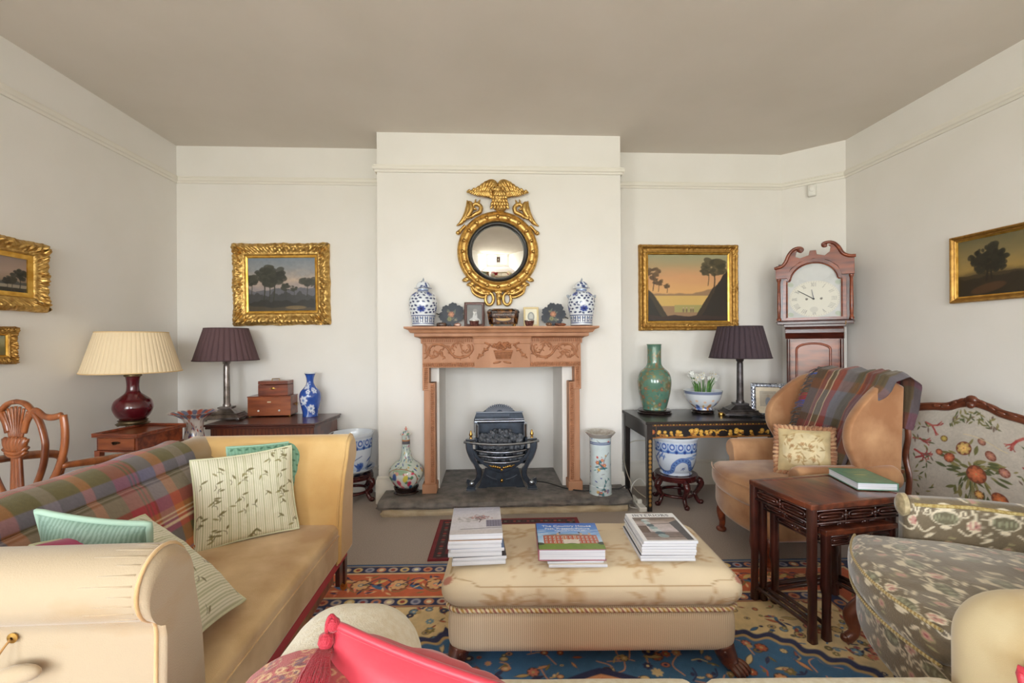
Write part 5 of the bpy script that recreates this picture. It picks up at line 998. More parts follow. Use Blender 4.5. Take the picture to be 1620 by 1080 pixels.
mk('body', painted_lathe([(.08, 0), (.1, .01), (.09, .05), (.13, .2), (.145, .3), (.1, .43), (14 / k, zr - .16), (13 / k, zr - .1), (15 / k, zr - .055), (24 / k, zr - .02), (35 / k, zr)], ic, 90, scal=(14, .07, sf)), M_porc, iv, smooth=180)
# ================================================================== soft furniture helpers
def softbox(x0, x1, y0, y1, z0, z1, r, dome=0.0, n=22, belly=0.0, colf=None, wr=0.0, seed=0):
    """upholstered block: rounded edges, domed top, slightly swollen sides"""
    c = A([(x0 + x1) / 2, (y0 + y1) / 2, (z0 + z1) / 2]); h = A([(x1 - x0) / 2, (y1 - y0) / 2, (z1 - z0) / 2]); r = min(r, *h * .999); out = []
    t = np.linspace(-1, 1, n); t = np.sign(t) * np.abs(t) ** .8; Aa, Bb = np.meshgrid(t, t, indexing='ij')
    for ax in range(3):
        for sg in (-1, 1):
            p = np.zeros(Aa.shape + (3,)); p[..., ax] = sg; p[..., (ax + 1) % 3] = Aa; p[..., (ax + 2) % 3] = Bb
            q0 = p * h; q = np.clip(q0, -(h - r), h - r); d = q0 - q; d /= np.linalg.norm(d, axis=-1)[..., None] + 1e-12; P = q + d * r
            u = P / h
            P[..., 2] += dome * (1 - u[..., 0] ** 2).clip(0) * (1 - u[..., 1] ** 2).clip(0) * (u[..., 2] > 0) * u[..., 2]
            if belly: k = 1 + belly * (1 - u[..., 2] ** 2).clip(0); P[..., 0] *= k; P[..., 1] *= k
            P = P + c
            if wr: P[..., 2] += wr * (fbm(P[..., 0] * 6, P[..., 1] * 6, seed) - .5)
            out.append(surf(P, None if colf is None else colf(P), flip=(sg < 0)))
    return out
def extrude_prof(prof, a0, a1, axis, n=26, rnd=.03, rnd0=True, rnd1=True, cen=None, puff=0.0, colf=None):
    """upholstered roll: closed 2-D profile swept along an axis with softened ends"""
    prof = A(prof, float); cen = prof.mean(0) if cen is None else A(cen)
    e = np.r_[0, .012, .05, .14, .3]; tt = []
    L = a1 - a0
    s0 = [(a0 + rnd * (1 - math.cos(q)), 1 - (rnd / .12) * .35 * (1 - math.sin(q))) for q in np.linspace(0, PI / 2, 7)] if rnd0 else [(a0, 1)]
    s1 = [(a1 - rnd * (1 - math.cos(q)), 1 - (rnd / .12) * .35 * (1 - math.sin(q))) for q in np.linspace(PI / 2, 0, 7)] if rnd1 else [(a1, 1)]
    mid = [(a, 1) for a in np.linspace(s0[-1][0], s1[0][0], n)[1:-1]]; st = s0 + mid + s1
    V = []
    for a, k in st:
        f = (a - a0) / L; P = cen + (prof - cen) * (k + puff * math.sin(f * PI))
        V.append(np.stack([np.full(len(P), a), P[:, 0], P[:, 1]], -1) if axis == 'x' else np.stack([P[:, 0], np.full(len(P), a), P[:, 1]], -1))
    V = A(V); m = len(prof); F = [tuple(f) for f in gridF(len(st), m, cv=True)] + [tuple(range(m))[::-1], tuple(range((len(st) - 1) * m, len(st) * m))]
    return (V.reshape(-1, 3), F)
def sh(parts, L): return [mv(p, -L[0], -L[1], -L[2]) for p in (parts if isinstance(parts, list) else [parts])]
def rope(P, r, cols, pitch, lobes=3, closed=True, n=12):
    P = A(P, float); d = np.r_[0, np.cumsum(np.linalg.norm(np.diff(P, axis=0), axis=1))]; T, N_, B = frames(P, closed); a = np.arange(n) * 2 * PI / n
    ph = a[None] - d[:, None] / pitch * 2 * PI; rr = r * (.82 + .22 * np.abs(np.cos(ph * lobes / 2)))
    Q = P[:, None] + rr[..., None] * (np.cos(a)[None, :, None] * N_[:, None] + np.sin(a)[None, :, None] * B[:, None])
    idx = (np.floor(((ph / (2 * PI)) % 1) * lobes) % len(cols)).astype(int); return surf(Q, A(cols)[idx], cu=closed, cv=True)
def resamp_closed(P, n): return resample(np.vstack([P, P[:1]]), n + 1)[:-1]
def rrect(w, h, r, n=160):
    pts = []
    for cx, cy, a0 in ((w / 2 - r, h / 2 - r, 0), (-w / 2 + r, h / 2 - r, PI / 2), (-w / 2 + r, -h / 2 + r, PI), (w / 2 - r, -h / 2 + r, 1.5 * PI)):
        pts += [(cx + r * math.cos(a0 + q), cy + r * math.sin(a0 + q), 0) for q in np.linspace(0, PI / 2, 9)]
    return resamp_closed(A(pts), n)
def basis_rot(n, e1):
    n = A(n, float); n /= np.linalg.norm(n); e1 = A(e1, float); e1 -= n * (e1 @ n); e1 /= np.linalg.norm(e1); y = -n; z = np.cross(e1, y)
    return Matrix(((e1[0], y[0], z[0]), (e1[1], y[1], z[1]), (e1[2], y[2], z[2]))).to_euler('XYZ')
# ---- tartan
def bands(t, seq):
    tot = sum(w for w, _ in seq); t = (np.asarray(t) % 1) * tot; out = np.zeros(t.shape + (3,)); e = 0
    for w, c in seq: m = (t >= e) & (t < e + w); out[m] = c; e += w
    return out
T_OL, T_BL, T_RD, T_OR, T_CR, T_GY, T_DK = S(104, 96, 58), S(112, 112, 142), S(168, 54, 66), S(190, 112, 62), S(228, 206, 170), S(150, 138, 128), S(84, 70, 54)
SQ1 = [(10, T_OL), (1, T_RD), (1, T_OL), (1, T_RD), (1, T_OL), (1, T_RD), (9, T_BL), (4, T_OR), (8, T_OL), (3, T_RD), (1, T_CR), (1.3, T_RD), (1, T_CR), (1.3, T_OR), (1, T_CR), (3, T_OR), (6, T_RD), (8, T_GY), (1, T_DK), (1, T_GY), (1, T_DK), (1, T_GY), (1, T_DK), (5, T_BL)]
SQ2 = [(8, T_OL), (7, T_RD), (1, T_DK), (1, T_RD), (1, T_DK), (1, T_RD), (1, T_DK), (8, T_BL), (5, T_OR), (8, T_OL), (5, T_GY), (8, T_OL), (4, T_OR)]
def tartan(u, v, dark=1.0, s1=SQ1, s2=SQ2):
    u, v = np.broadcast_arrays(u, v); b1 = bands(u, s1); w = np.where(b1.min(-1) > .3, .8, .58)[..., None]; c = w * b1 + (1 - w) * bands(v, s2); return c * (dark * (.9 + .2 * vnoise(u * 260, v * 260, 3)))[..., None]
# ================================================================== gold velvet sofa on the left
SF = A([-1.05, 1.6, 0.0])
sofa = thing('sofa', 'worn gold velvet sofa with rolled arms and a mahogany base, draped with a tartan throw', 'sofa', SF)
SXF = -.668                                                      # front of seat
mk('seat', sh(softbox(-1.30, SXF, 1.02, 2.12, .285, .455, .028, .012, 26, wr=.008), SF), M_velvet_seat, sofa, smooth=180)
mk('seat_welt', sh([tube([(SXF + .001, y, .408) for y in np.linspace(1.08, 2.09, 12)], .0035, 6)], SF), M_velvet_seat, sofa, smooth=180)
def roll(cy, cz, r, a0, a1, n=14): return [(cy + r * math.cos(a), cz + r * math.sin(a)) for a in np.linspace(a0, a1, n)]
far = [(2.035, .28), (2.04, .42), (2.06, .55), (2.10, .66), (2.15, .74)] + roll(2.225, .752, .068, 2.5, -1.2, 16) + [(2.235, .66), (2.22, .5), (2.21, .28)]
mk('arm', sh([extrude_prof(far[::-1], -1.42, SXF + .012, 'x', rnd=.03, cen=(2.15, .55))], SF), M_velvet, sofa, smooth=60)
near = [(1.085, .28), (1.08, .5), (1.07, .62), (1.05, .72), (1.04, .765)] + roll(.968, .775, .072, .1, 4.35, 20) + [(.948, .68), (.945, .5), (.945, .28)]
na = mk('arm', sh([extrude_prof(near, -1.42, SXF + .015, 'x', rnd=.03, cen=(1.03, .55), n=40)], SF), M_velvet_pale, sofa, smooth=60)
mk('arm_piping', sh([tube([(SXF - .002, y, z) for y, z in resample(curve_pts([p for p in near[::1]], 80), 70)], .0042, 6)], SF), M_velvet_seat, na, smooth=180)
mk('gather', sh([tube([(SXF - .03 - .08 * (k % 3 + 1) / 3, .968 + .0722 * math.cos(a), .775 + .0722 * math.sin(a)), (SXF - .012, .968 + .070 * math.cos(a), .775 + .070 * math.sin(a))], [.0004, .0028], 6) for k, a in enumerate(np.linspace(1.5, 4.1, 11))], SF), M_velvet_pale, na, smooth=180)
mk('arm_piping', sh([tube([(SXF - .004, y, z) for y, z in resample(curve_pts(far, 80), 70)], .004, 6)], SF), M_velvet, sofa.children[2], smooth=180)
bprof = [(-1.13, .28), (-1.14, .42), (-1.175, .56), (-1.22, .68), (-1.255, .735)] + roll(-1.36, .735, .088, .1, PI - .2, 14) + [(-1.448, .70), (-1.445, .5), (-1.44, .28)]
mk('back', sh([extrude_prof(bprof, .98, 2.24, 'y', rnd=.03, cen=(-1.34, .52), n=30)], SF), M_velvet_pale, sofa, smooth=60)
mk('red_lining', sh([box(-1.38, SXF - .010, 1.0, 2.2, .25, .288)], SF), M_redlin, sofa, smooth=0, bevel=.004)
mk('base_rail', sh([box(-1.36, SXF - .04, 1.02, 2.1, .17, .262)], SF), M_mahog, sofa, smooth=0, bevel=.006)
for x, y in ((-.74, 2.33), (-.74, 1.0), (-1.40, 2.33), (-1.40, 1.0)):
    lg = mk('leg', sh([taper((x, y - .03, .28), (.05, .05), (x, y, .05), (.03, .03))], SF), M_mahog_d, sofa, smooth=0, bevel=.003)
    mk('castor', sh([lathe([(0, .06), (.017, .06), (.018, .045), (.012, .036), (0, .036)], 14), xf(lathe([(0, -.008), (.016, -.008), (.017, 0), (.016, .008), (0, .008)], 18), rotm('X', PI / 2, (0, .008, .029)))] , A([SF[0] - x, SF[1] - y, 0])), M_brass, lg, smooth=40)
mk('leg_bracket', sh([box(-.735, -.715, 2.2, 2.245, .1, .285), box(-1.4, -.71, 2.2, 2.24, .265, .285)], SF), M_mahog_d, sofa, smooth=0)
# release cord with its toggle on the drop arm
e_ = at_y(18, 1010, .94)
mk('eyelet', sh([xf(lathe([(.003, 0), (.009, 0), (.010, .003), (.003, .004)], 18), rotm('X', PI / 2, (e_[0], .944, e_[2])))], SF), M_brass, na, smooth=50)
mk('cord', sh([tube([(e_[0], .938, e_[2]), (e_[0] - .008, .926, e_[2] - .02), (e_[0] - .014, .912, e_[2] - .05), (e_[0] - .006, .908, e_[2] - .075)], .0022, 6, sm=16)], SF), mat('tan_cord', S(160, 120, 70), .8), na, smooth=180)
tg = at_y(35, 1068, .92); mk('toggle', sh([xf(sphere((0, 0, 0), (.045, .016, .018), 16, 9), rotm('Y', -.12, (tg[0] - .012, .922, tg[2])))], SF), M_velvet_pale, na, smooth=180)
# ---- tartan throw over the sofa back (a cloth of its own)
def drape(prof, a0, a1, axis, nu, nv, off, wob, seed, colf, hem=None):
    """cloth following a 2-D profile, running along an axis"""
    P2 = resample(prof, nu); T = np.gradient(P2, axis=0); T /= np.linalg.norm(T, axis=1)[:, None]; Nn = np.stack([-T[:, 1], T[:, 0]], -1)
    if Nn[len(Nn) // 2][1] < 0: Nn = -Nn
    a = np.linspace(a0, a1, nv); u = np.linspace(0, 1, nu)[:, None]; v = np.linspace(0, 1, nv)[None]
    o = off + wob * (fbm(u * 4 + 0 * v, v * 7 + 0 * u, seed) + .5 * vnoise(u * 3, v * 22, seed + 2) - .5)
    Q = P2[:, None] + Nn[:, None] * o[..., None]; Av = np.broadcast_to(a[None], o.shape) + (.02 * (fbm(u * 3, v * 2, seed + 5) - .5) if hem is None else hem(u, v))
    P = np.stack([Q[..., 0], Av, Q[..., 1]], -1) if axis == 'y' else np.stack([Av, Q[..., 0], Q[..., 1]], -1)
    return P, colf(u, v)
thp = [(-1.455, .55), (-1.455, .70)] + roll(-1.36, .737, .091, PI - .2, .1, 14) + [(-1.25, .735), (-1.215, .68), (-1.17, .57), (-1.142, .485)]
P, Ct = drape(thp, 1.0, 2.05, 'y', 150, 230, .009, .012, 3, lambda u, v: tartan((.99 - u) * 1.5 + .34, v * 1.9), lambda u, v: -.05 * u)
thr = thing('throw_blanket', 'fringed tartan wool throw over the back of the gold velvet sofa', 'throw', (-1.35, 1.6, .75))
L0 = (-1.35, 1.6, .75); mk('cloth', sh([surf(P, Ct), surf(P + A([-.004, 0, -.003]), Ct, flip=True)], L0), M_cloth, thr, smooth=180)
fr = []; fc = []
for k in range(92):
    j = int(k / 91 * 229 * .999); p = P[-1, j]; c = Ct[-3, j]; c = A(S(70, 84, 170)) if k > 80 and k % 2 else (A(S(120, 40, 70)) if k % 5 == 0 else c)
    V, F = tube([p, p + A([.008, random.uniform(-.006, .006), -.03]), p + A([.012 + random.uniform(0, .01), random.uniform(-.012, .012), -.066])], [.0034, .003, .002], 5); fr.append((V, F, np.tile(c * .9, (len(V), 1))))
mk('fringe', sh(fr, L0), M_cloth, thr, smooth=180)
# ---- cushions
def leaf_stripe(w=150, h=150, seed=1, n=46):
    c = Cv(w, h, S(232, 228, 208)); x = c.X / w * 46; m = ((x % 1) < .42).astype(float) * .8; c.mask(m, S(176, 178, 136)); r = random.Random(seed)
    for k in range(n):
        X, Y, a = r.random() * w, r.random() * h, r.uniform(-1.5, 1.5); c.line(curve_pts([(X, Y), (X + 5 * math.cos(a), Y + 5 * math.sin(a)), (X + 9 * math.cos(a + .4), Y + 9 * math.sin(a + .4))], 6), 1.0, S(110, 104, 66)); c.leaf(X + 6, Y - 4, r.uniform(4, 7), 1.9, r.uniform(-1.2, 1.2), S(124, 116, 76)); 
        if k % 2: c.leaf(X - 4, Y + 4, r.uniform(4, 6), 1.7, r.uniform(-1.2, 1.2), S(146, 138, 92))
    return c
def two_tone():
    c = leaf_stripe(seed=9, n=30); d = c.Y / c.h + .35 * np.clip(.45 - c.X / c.w, 0, 1) + .12 * np.clip(c.X / c.w - .8, 0, 1); c.mask(sstep(.80, .81, d), S(196, 196, 160)); c.mask(sstep(.83, .84, d), S(168, 46, 96)); return c
def plain_cv(col, w=40, h=40): return Cv(w, h, col)
def cushion(name, label, w, h, t, cvF, cvB, m, loc, rot, edge=None, edge_r=.005, seed=0, mb=None, fringe=None):
    o = thing(name, label, 'cushion', loc); o.rotation_mode = 'XYZ'; o.rotation_euler = rot
    f, b = pillow(w, h, t, cvF=cvF, seed=seed); f2, b2 = pillow(w, h, t, cvF=cvB if cvB is not None and cvB.w else cvF, seed=seed)
    if cvB is None: mk('cover', [f, (b[0], b[1], f[2])], m, o, smooth=180)
    else:
        _, bb = pillow(w, h, t, cvF=cvF, cvB=Cv(cvF.w, cvF.h, cvB.a[0, 0]), seed=seed); mk('cover', f, m, o, smooth=180); mk('reverse', bb, mb or m, o, smooth=180)
    if edge is not None: mk('piping', tube(pillow_edge(w, h, n=21), edge_r, 7, closed=True), edge, o, smooth=180)
    return o
M_pipe_w = mat('pale_piping', S(206, 206, 176), .8); M_pipe_g = mat('mint_piping', S(150, 190, 170), .8); M_pink = mat('magenta_silk', S(168, 46, 96), .6, col2=S(150, 36, 84), ns=20, nst=(1, 1, 8), sheen=.3)
def green_cv(seed):
    c = Cv(120, 120, S(128, 172, 148)); c.mask(.8 * ((c.X / 120 * 30) % 1 < .5), S(112, 156, 132)); r = random.Random(seed)
    for i in range(13):
        for j in range(13): c.leaf(5 + i * 9 + (j % 2) * 4, 5 + j * 9, 3.2, 1.8, .6 if (i + j) % 2 else 2.4, S(70, 116, 92))
    return c
bl, br = at_z(306, 874, .462), at_z(469, 838, .462); rzc = math.atan2(br[1] - bl[1], br[0] - bl[0]); wc = float(np.linalg.norm((br - bl)[:2])); mid = (bl + br) / 2; hc = wc * .98; tl = .34
up_ = A([-math.sin(rzc) * math.sin(tl), math.cos(rzc) * math.sin(tl), math.cos(tl)]); nb_ = A([-math.sin(rzc) * math.cos(tl), math.cos(rzc) * math.cos(tl), -math.sin(tl)])
cushion('cushion', 'pale striped silk cushion sewn with olive leaves, upright against the gold sofa arm', wc + .01, hc, .13, leaf_stripe(), None, M_silk, mid + up_ * (hc / 2) + A([0, 0, .0]), (-tl, -.03, rzc), M_pipe_w, seed=3)
cushion('cushion', 'green patterned cushion tucked behind the upright leaf-sewn striped cushion', wc + .02, hc + .0, .10, green_cv(2), None, M_silk, mid + up_ * (hc / 2 + .045) + nb_ * .10 + A([math.cos(rzc), math.sin(rzc), 0]) * .13, (-tl, -.0, rzc), M_pipe_g, .006, seed=8)
cushion('cushion', 'mint green ribbed cushion poking up just behind the near sofa arm', .27, .30, .12, (lambda c: (c.mask(.7 * ((c.X / 120 * 26 + 2 * fbm(c.X / 20, c.Y / 20, 3)) % 1 < .5), S(96, 126, 110)), c)[1])(Cv(120, 120, S(132, 158, 144))), None, M_silk, (-.965, 1.18, .70), (.26, .12, -.05), mat('mint_rope', S(160, 188, 170), .8), .008, seed=5)
cushion('cushion', 'striped leaf cushion with a magenta reverse, slumped beside the near sofa arm', .40, .40, .12, two_tone(), plain_cv(S(168, 46, 96)), M_silk, (-.875, 1.235, .65), basis_rot((.62, .22, .72), (.75, -.05, -.66)), M_pipe_w, seed=6, mb=M_pink)
# ================================================================== ottoman
YAWR = -YAW
RUGZ = .012
def cam_pt(X, d): return C0[:2] + FW[:2] * d + RT[:2] * X
oc = cam_pt(.298, 1.955); OW, OD = 1.09, .50
ott = thing('ottoman', 'long beige tapestry ottoman with rope trim and carved paw feet, in front of the hearth', 'ottoman', (oc[0], oc[1], RUGZ), YAWR)
tc_ = Cv(260, 150, S(220, 202, 172)); r = random.Random(8)
def sprig(c, x, y, s_, sd):
    q = random.Random(sd)
    for k in range(11):
        a = q.random() * 6.28; L2 = s_ * q.uniform(.5, 1.2); P = curve_pts([(x, y), (x + L2 * .5 * math.cos(a), y + L2 * .3 * math.sin(a)), (x + L2 * math.cos(a + .4), y + L2 * .6 * math.sin(a + .4))], 8); c.line(P, 1.1, S(190, 154, 110), .6)
        c.leaf(P[-1][0], P[-1][1], s_ * .26, s_ * .07, a, S(190, 152, 108), .6); c.leaf(P[4][0], P[4][1], s_ * .2, s_ * .06, a + .8, S(196, 162, 120), .55)
for k, (x, y, s_) in enumerate(((75, 40, 30), (70, 85, 26), (120, 36, 24), (150, 75, 28), (195, 40, 30), (215, 85, 24), (110, 100, 22), (35, 50, 20), (235, 30, 20), (170, 100, 20), (60, 138, 30), (120, 138, 30), (185, 138, 30), (230, 138, 22))): sprig(tc_, x, y, s_, k)
bl_ = [(16, 14), (244, 14), (250, 20), (250, 104), (244, 112), (232, 112), (226, 118), (34, 118), (28, 112), (14, 108), (10, 100), (10, 20), (16, 14)]; tc_.line(bl_, 1.2, S(176, 146, 108)); [tc_.ell(x, 110, 4, 5, .4, S(176, 92, 80), .8) for x in (8, 252)]; tc_.tint(.08, 30, 2)
def ocol(P):
    u = np.clip(P[..., 0] / (OW + .08) + .5, 0, 1); v = np.where(P[..., 2] > .3, .5 - P[..., 1] / (OD + .06) * .5 * .78, 0) ; v = np.clip((OD / 2 + .03 - P[..., 1]) / (OD + .06) * .78 + np.clip(.36 - P[..., 2], 0, .2) * 1.6, 0, 1)
    return tc_.a[(v * (tc_.h - 1)).astype(int), (u * (tc_.w - 1)).astype(int)]
mk('cushion_top', softbox(-OW / 2 - .01, OW / 2 + .01, -OD / 2 - .01, OD / 2 + .01, .237, .375, .062, .022, 70, belly=.035, colf=ocol), M_cloth_w, ott, smooth=180)
mk('base', softbox(-OW / 2 + .005, OW / 2 - .005, -OD / 2 + .005, OD / 2 - .005, .062, .248, .05, 0, 24, belly=.02), M_rib, ott, smooth=180)
mk('rope_trim', mv(rope(rrect(OW + .012, OD + .012, .06, 900), .0085, [S(226, 208, 170), S(196, 152, 84), S(236, 222, 192), S(170, 110, 92)], .034, 4), 0, 0, .243), M_cloth, ott, smooth=180)
for sx_ in (1, -1):
    for sy_ in (1, -1):
        a = math.atan2(sy_, sx_ * .8); ca, sa = math.cos(a), math.sin(a)
        pw = [tube([(0, 0, .1), (.012 * ca, .012 * sa, .075), (.03 * ca, .03 * sa, .045), (.05 * ca, .05 * sa, .024)], [.05, .046, .04, .03], 12, sm=14)] + [tube([((.035) * ca - t * sa * .5, .035 * sa + t * ca * .5, .04), (.07 * ca - t * sa, .07 * sa + t * ca, .034), (.095 * ca - t * sa * 1.1, .095 * sa + t * ca * 1.1, .018), (.104 * ca - t * sa * 1.1, .104 * sa + t * ca * 1.1, .004)], [.014, .0155, .013, .006], 8, sm=12) for t in (-.034, -.0115, .0115, .034)]
        pw += [sphere(((.04 - .014 * abs(q)) * ca - q * .03 * sa, (.04 - .014 * abs(q)) * sa + q * .03 * ca, .085), (.014, .014, .02), 8, 5) for q in (-1, 0, 1)]
        mk('paw_foot', [mv((p[0] * A([.85, .85, .8]), p[1]), sx_ * (OW / 2 - .04), sy_ * (OD / 2 - .045)) for p in pw], M_rose, ott, smooth=180)
OT = RUGZ + .375 + .018                                          # top of ottoman
# ================================================================== books and magazines on the ottoman
def letters(name, body, size, loc, m, parent, align='CENTER', sx_=1.0, ext=.0004):
    cu = bpy.data.curves.new('t', 'FONT'); cu.body = body; cu.size = size; cu.align_x = align; cu.extrude = ext; tmp = bpy.data.objects.new('t', cu); COL.objects.link(tmp)
    dg = bpy.context.evaluated_depsgraph_get(); me = bpy.data.meshes.new_from_object(tmp.evaluated_get(dg)); bpy.data.objects.remove(tmp); bpy.data.curves.remove(cu)
    me.materials.clear(); me.materials.append(m); me.name = name; o = bpy.data.objects.new(name, me); COL.objects.link(o); o.parent = parent; o.location = loc; o.scale = (sx_, 1, 1); return o
def serif_word(name, word, h, loc, m, parent, gap=.3):
    """Roman capitals with thick stems, thin arms and serifs"""
    parts = []; x = 0; th, tn = h * .16, h * .06
    def bar(x0, y0, x1, y1): parts.append(box(x0, x1, y0, y1, 0, .0005))
    def ser(xc, y): bar(xc - h * .14, y, xc + h * .14, y + tn * .9)
    def dia(xa, ya, xb, yb, t): parts.append(prism([(xa - t / 2, ya), (xa + t / 2, ya), (xb + t / 2, yb), (xb - t / 2, yb)], 'z', 0, .0005))
    def arc(cx, cy, rx, ry, a0, a1, t): 
        A_ = np.linspace(a0, a1, 16); parts.append(prism([(cx + rx * math.cos(a), cy + ry * math.sin(a)) for a in A_] + [(cx + (rx - t * (.35 + .65 * abs(math.cos(a)))) * math.cos(a), cy + (ry - tn) * math.sin(a)) for a in A_[::-1]], 'z', 0, .0005))
    for ch_ in word:
        if ch_ == 'I': w = h * .28; bar(x + w / 2 - th / 2, 0, x + w / 2 + th / 2, h); ser(x + w / 2, 0); ser(x + w / 2, h - tn)
        elif ch_ == 'N': w = h * .85; bar(x + .1 * h, 0, x + .1 * h + tn, h); bar(x + w - tn - .1 * h, 0, x + w - .1 * h, h); dia(x + .1 * h, h, x + w - .12 * h, 0, th * 1.1); ser(x + .12 * h, 0); ser(x + .1 * h, h - tn); ser(x + w - .12 * h, h - tn)
        elif ch_ == 'T': w = h * .8; bar(x + w / 2 - th / 2, 0, x + w / 2 + th / 2, h); bar(x, h - tn, x + w, h); bar(x, h * .78, x + tn, h); bar(x + w - tn, h * .78, x + w, h); ser(x + w / 2, 0)
        elif ch_ == 'E': w = h * .66; bar(x + .1 * h, 0, x + .1 * h + th, h); bar(x, 0, x + w, tn); bar(x, h - tn, x + w, h); bar(x + .1 * h, h * .5, x + w * .8, h * .5 + tn); bar(x + w - tn, 0, x + w, h * .22); bar(x + w - tn, h * .78, x + w, h)
        elif ch_ == 'R': w = h * .8; bar(x + .1 * h, 0, x + .1 * h + th, h); ser(x + .17 * h, 0); bar(x, h - tn, x + .4 * h, h); bar(x + .2 * h, h * .47, x + .4 * h, h * .47 + tn); arc(x + .4 * h, h * .735, .28 * h, h * .265, -PI / 2, PI / 2, th); dia(x + .45 * h, h * .48, x + w - .05 * h, 0, th)
        elif ch_ == 'O': w = h * .95; arc(x + w / 2, h / 2, w / 2, h * .52, 0, PI, th); arc(x + w / 2, h / 2, w / 2, h * .52, PI, 2 * PI, th)
        elif ch_ == 'S': w = h * .6; arc(x + w / 2, h * .74, w / 2, h * .27, PI * .1, PI * 1.35, th * .8); arc(x + w / 2, h * .26, w / 2, h * .27, -PI * .9, PI * .45, th * .8); dia(x + w * .18, h * .6, x + w * .82, h * .4, th * 1.1)
        x += w + gap * h * .35
    o = mk(name, [mv(p, -x / 2) for p in parts], m, parent, smooth=0); o.location = loc; return o
def mag(label, loc, rz, w, d, t, cover, name='magazine', cat='magazine', group=None, hard=False, sp=-1):
    o = thing(name, label, cat, loc, rz, group)
    if hard: mk('pages', box(-w / 2 + .004, w / 2 - .004, -d / 2 + .004, d / 2 - .004, .003, t - .003), M_paper, o, smooth=0); mk('binding', [box(-w / 2, w / 2, -d / 2, d / 2, 0, .0032), box(-w / 2, w / 2, -d / 2, d / 2, t - .0032, t - .0002), (box(-w / 2, -w / 2 + .004, -d / 2, d / 2, 0, t) if sp < 0 else box(w / 2 - .004, w / 2, -d / 2, d / 2, 0, t))], hard, o, smooth=0, bevel=.0008)
    else: mk('pages', box(-w / 2, w / 2, -d / 2, d / 2, 0, t - .0006), M_paper, o, smooth=0, bevel=.0012)
    if isinstance(cover, Cv): mk('cover', mv(flatpanel(cover, w - .0015, d - .0015), 0, 0, t), M_print, o)
    else: mk('cover', cbox(0, 0, t - .0003, w - .001, d - .001, .0006), cover, o, smooth=0)
    return o
def cmat(n, *c): return mat('cover_' + n, S(*c), .3)
CV = [cmat('white', 226, 226, 230), cmat('blue', 120, 150, 196), cmat('tan', 176, 138, 106), cmat('grey', 128, 126, 132), cmat('dark', 52, 54, 64), cmat('cream', 224, 214, 196)]
# left stack
g1 = Cv(150, 200, S(188, 190, 204)); skyfill(g1, [(0, S(150, 152, 170)), (.2, S(190, 192, 206)), (.45, S(206, 204, 212)), (1, S(196, 196, 206))], 3)
r = random.Random(2); [g1.ell(20 + r.random() * 60, 78 + r.random() * 34, r.uniform(3, 7), r.uniform(2, 5), 0, S(150, 152, 158), .5) for _ in range(40)]; [g1.ell(86 + r.gauss(0, 15), 84 + r.gauss(0, 10), r.uniform(2, 5), r.uniform(2, 4), 0, r.choice([S(150, 92, 96), S(120, 110, 120), S(176, 130, 128)]), .8) for _ in range(60)]
g1.line([(82, 122), (88, 100), (80, 84)], 3, S(80, 76, 86)); g1.line([(88, 104), (104, 92)], 2, S(80, 76, 86)); g1.rect(104, 104, 150, 152, S(122, 122, 144)); [g1.rect(108 + k * 8, 106, 110 + k * 8, 150, S(88, 90, 116)) for k in range(5)]; g1.rect(0, 120, 104, 160, S(204, 204, 214)); g1.line([(30, 166), (150, 158)], 4, S(120, 118, 128)); g1.rect(0, 172, 150, 200, S(200, 196, 200)); g1.tint(.15, 5, 4)
pA, pB = at_z(714, 896, OT), at_z(797, 892, OT); ang = math.atan2(pB[1] - pA[1], pB[0] - pA[0]); ths = (.017, .013, .017, .013, .016, .013, .022)
lab = ['white-edged magazine at the bottom of the stack under the grey snowy cover', 'dark-edged magazine, second from the bottom of the snowy-cover stack', 'white magazine, third from the bottom of the snowy-cover stack', 'blue-edged magazine, fourth from the bottom of the stack topped by the snowy cover', 'white magazine, third from the top of the stack with the snowy cover', 'brown-covered magazine directly beneath the snowy-covered one', 'magazine with a grey snowy garden cover, topmost of its stack on the ottoman']
z = OT; mm = (pA + pB) / 2
for k, t in enumerate(ths):
    dx, dy, a = ((.0, .0, 0), (.002, .003, .01), (-.012, .004, -.02), (-.004, .006, -.01), (-.013, .004, -.025), (-.01, .008, -.03), (-.008, .014, -.02))[k]
    o = mag(lab[k], (mm[0] + dx, mm[1] + .142 + dy, z), ang + a, .206, .282, t, g1 if k == 6 else CV[(0, 4, 0, 1, 0, 2, 0)[k]], group='magazines stacked on the ottoman'); z += t + .0005
    if k == 6: letters('masthead', 'HOUSE & GARDEN', .024, (0, .108, t), cmat('faint', 166, 170, 192), o)
# middle pile: big picture book on two magazines
g2 = Cv(220, 200, S(60, 120, 200)); skyfill(g2, [(0, S(38, 92, 186)), (.25, S(66, 130, 210)), (.5, S(140, 184, 226)), (.75, S(190, 212, 232)), (1, S(200, 216, 230))], 5, .25)
r = random.Random(6); [g2.ell(r.random() * 220, 40 + r.random() * 70, r.uniform(10, 30), r.uniform(1.5, 4), -.2, S(214, 226, 240), .3) for _ in range(40)]
g2.poly([(14, 100), (60, 90), (150, 90), (214, 100)], S(122, 126, 124)); g2.rect(22, 100, 206, 160, S(178, 84, 62)); [g2.rect(60 + k * 6, 100, 63 + k * 6, 160, S(206, 160, 120)) for k in (0, 5, 6, 11, 12)]
for k in range(13):
    x = 28 + k * 14
    for y in (108, 126, 144): g2.rect(x, y, x + 6, y + 11, S(226, 222, 214)); g2.rect(x + 1.2, y + 1.2, x + 4.8, y + 10, S(70, 82, 104))
